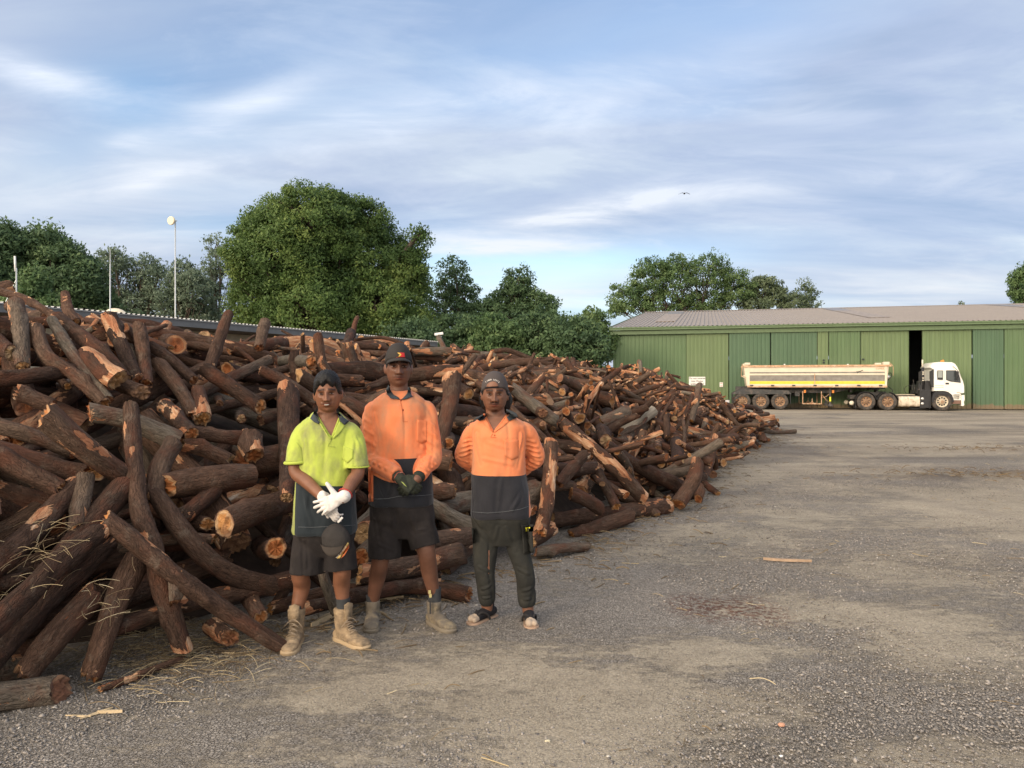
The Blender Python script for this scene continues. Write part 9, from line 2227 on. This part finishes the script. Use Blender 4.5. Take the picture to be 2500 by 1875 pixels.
def clutter():
    def on_ground(rng):
        for _ in range(60):
            p = at(rng.normal(430, 130), rng.normal(1585, 50), 1); y = 1.6 / max((1.6 - p[2]), .2); x = p[0] * y
            if 3.4 < y < 5.2: return np.array([x, y, .006 + abs(rng.normal(0, .012))]), np.array([0, 0, 1.])
        return np.array([-2, 4.3, .01]), np.array([0, 0, 1.])
    strands('straw', 900, on_ground, 'loose straw, bark shreds and twigs strewn at the foot of the heap', 'straw', 5, .04, .22, .0013)
    def on_logs(rng):
        k = rng.integers(0, 3); cx, cy, d = ((130, 1330, 4.05), (245, 1480, 4.15), (60, 1400, 3.95))[k]
        return at(cx + rng.normal(0, 45), cy + rng.normal(0, 40), d - .05 + rng.normal(0, .06)), np.array([0, -.6, .8])
    strands('straw', 90, on_logs, 'pale straw caught on the sloping logs at the lower left', 'straw', 6, .04, .18, .0010, .3, 1)
    def yard(rng):
        y = rng.uniform(2.6, 22); x = rng.uniform(-.35, .75) * y
        return np.array([x, y, .006]), np.array([0, 0, 1.])
    strands('twigs', 420, yard, 'twigs and bark slivers scattered thinly over the yard', 'twigs', 7, .03, .16, .0022, .1, 1)
    def berm(rng):
        k = rng.random() < .6; c_ = (8.4, 13.2, 1.9, .35) if k else (11.6, 18.5, 2.2, .4)
        return np.array([c_[0] + rng.normal(0, c_[2] * .6), c_[1] + rng.normal(0, c_[3]), .03 + rng.uniform(0, .06)]), np.array([0, 0, 1.])
    strands('bark_litter', 420, berm, 'dark bark litter raked into low ridges at the right of the yard', 'litter', 18, .04, .2, .005, 0, .45)
    def foot(rng):
        i = rng.integers(4, 11); a, b_ = PB[i], PB[i + 1]; t_ = rng.random(); p = a + (b_ - a) * t_; n_ = np.array([(b_ - a)[1], -(b_ - a)[0]]); n_ /= np.linalg.norm(n_)
        p = p + n_ * (rng.exponential(.28) - .25); return np.array([p[0], p[1], .008]), np.array([0, 0, 1.])
    strands('twigs', 900, foot, 'bark crumbs and twigs along the foot of the heap', 'twigs', 8, .03, .2, .004, 0, .55)
    # single things
    def g(px, py): y = 1.6 * FPX / (py - 938); return np.array([(px - 1250) / FPX * y, y, 0.])
    rng = np.random.default_rng(9)
    a_, b_, c_ = g(246, 1692), g(325, 1668), g(442, 1622)
    make_log([a_ + (0, 0, .02), b_ + (0, 0, .03), c_ + (0, 0, .03)], .018, .022, 71, 'twisted strip of reddish bark lying on the gravel before the straw', detail=2, wound=.8, lrv=.6, group=None, name='bark_strip', cat='bark strip')
    pale = plain('fresh split wood', (.60, .46, .28), .7, var=.2, vscale=30)
    pinkw = plain('peeled stick wood', (.34, .235, .155), .7, var=.2, vscale=30)
    def sliver(P, w, h_, label, mt=pale, name='wood_sliver', cat='wood sliver', group=None):
        P = [np.array(p) for p in P]; d = P[-1] - P[0]; s = np.cross(d, (0, 0, 1)); s /= np.linalg.norm(s); m = MB(); rg = []
        Q = spline(P, 9); o_ = Q.mean(0)
        for i, q in enumerate(Q):
            t_ = i / 8; ww = w * (1 - .75 * abs(2 * t_ - 1) ** 2) * rng.uniform(.75, 1.1); q = q - o_ + np.array([0, 0, h_ / 2 + .004])
            rg.append([q - s * ww / 2 - (0, 0, h_ / 2), q + s * ww / 2 - (0, 0, h_ / 2), q + s * ww * .35 + (0, 0, h_ / 2), q - s * ww * .35 + (0, 0, h_ / 2)])
        m.rings(rg); return tag(m.build(name, [mt], origin=None, smooth=False), label, cat, group), o_
    def put(r): r[0].location = r[1]; return r[0]
    put(sliver([g(160, 1750), g(222, 1752)], .014, .005, 'short thin pale wood sliver left of the two crossed ones'))
    put(sliver([g(196, 1758), g(275, 1731)], .022, .006, 'widest pale wood sliver on the gravel, slanting up to the right'))
    put(sliver([g(238, 1744), g(299, 1742)], .012, .014, 'narrow pale wood sliver crossing the widest one'))
    put(sliver([g(540, 1597), g(572, 1597)], .010, .006, 'small pale wood chip on the gravel beside the straw'))
    put(sliver([g(1863, 1368), g(1905, 1371), g(1982, 1374)], .045, .022, 'long peeled stick lying alone on the yard', pinkw, 'stick', 'stick'))
    put(sliver([g(760, 1535), g(800, 1512), g(826, 1508)], .05, .03, 'torn pale wood splinter on the ground behind the lime-shirted man\'s boots'))
    put(sliver([g(905, 1475), g(940, 1468), g(985, 1462)], .03, .02, 'yellowish bark-edged offcut beside the tall man\'s boots'))
    put(sliver([g(1075, 1458), g(1090, 1466)], .03, .02, 'small pale chip behind the tall man\'s right boot'))
    def stone(px, py, r, col, label, seed):
        p = g(px, py); m = MB(); m.ball((0, 0, r * .35), (r, r * .8, r * .55), 12)
        v = m.v[0]; m.v[0] = v * (1 + .28 * vnoise(v / r * 1.3 + seed, seed))[:, None]
        o = m.build('stone', [plain('stone ' + str(seed), col, .85, var=.2, vscale=20)]); o.location = p; tag(o, label, 'stone')
    stone(1908, 1773, .016, (.50, .27, .18), 'pinkish orange flat stone alone on the gravel at lower right', 3)
    stone(1337, 1812, .014, (.62, .55, .38), 'small yellowish stone near the bottom edge', 4)
    stone(1907, 1848, .009, (.80, .78, .75), 'tiny white pebble at the bottom of the picture', 5)
    stone(765, 1532, .014, (.70, .62, .52), 'small white pebble between the lime-shirted man\'s boots', 6)
    # white plastic scraps in the heap
    wp = plain('torn white plastic', (.72, .68, .66), .6, var=.1)
    def scrap(px, py, d, sx, sz, label, seed):
        n = 9; u = np.linspace(-1, 1, n); U2, V2 = np.meshgrid(u, u, indexing='ij'); q = np.stack([U2, V2, 0 * U2], -1)
        v = np.stack([U2 * sx * (1 + .25 * vnoise(q * 2 + seed, 1)), .22 * sx * fbm(q * 1.5 + seed, 2, 2), V2 * sz * (1 + .3 * vnoise(q * 2 + seed + 4, 3)) - .3 * sz * U2 ** 2], -1).reshape(-1, 3)
        v = np.vstack([v, v + np.array([0, .006, 0])]); k = n * n
        f = [(i * n + j, (i + 1) * n + j, (i + 1) * n + j + 1, i * n + j + 1) for i in range(n - 1) for j in range(n - 1)]; f += [tuple(k + a for a in q_[::-1]) for q_ in f]
        m = MB(); m.add(v, f); o = m.build('plastic_scrap', [wp], smooth=True); o.location = at(px, py, d); tag(o, label, 'plastic scrap')
    scrap(1768, 986, 22.5, .13, .10, 'crumpled white plastic scrap draped on the far logs near the trailer wheels', 2)
    scrap(1778, 1032, 20.4, .06, .13, 'narrow white plastic scrap hanging on the far right logs', 7)
    scrap(1262, 965, 11.0, .08, .1, 'pale torn scrap above the moustached man\'s shoulder', 11)
build_heap()
clutter()
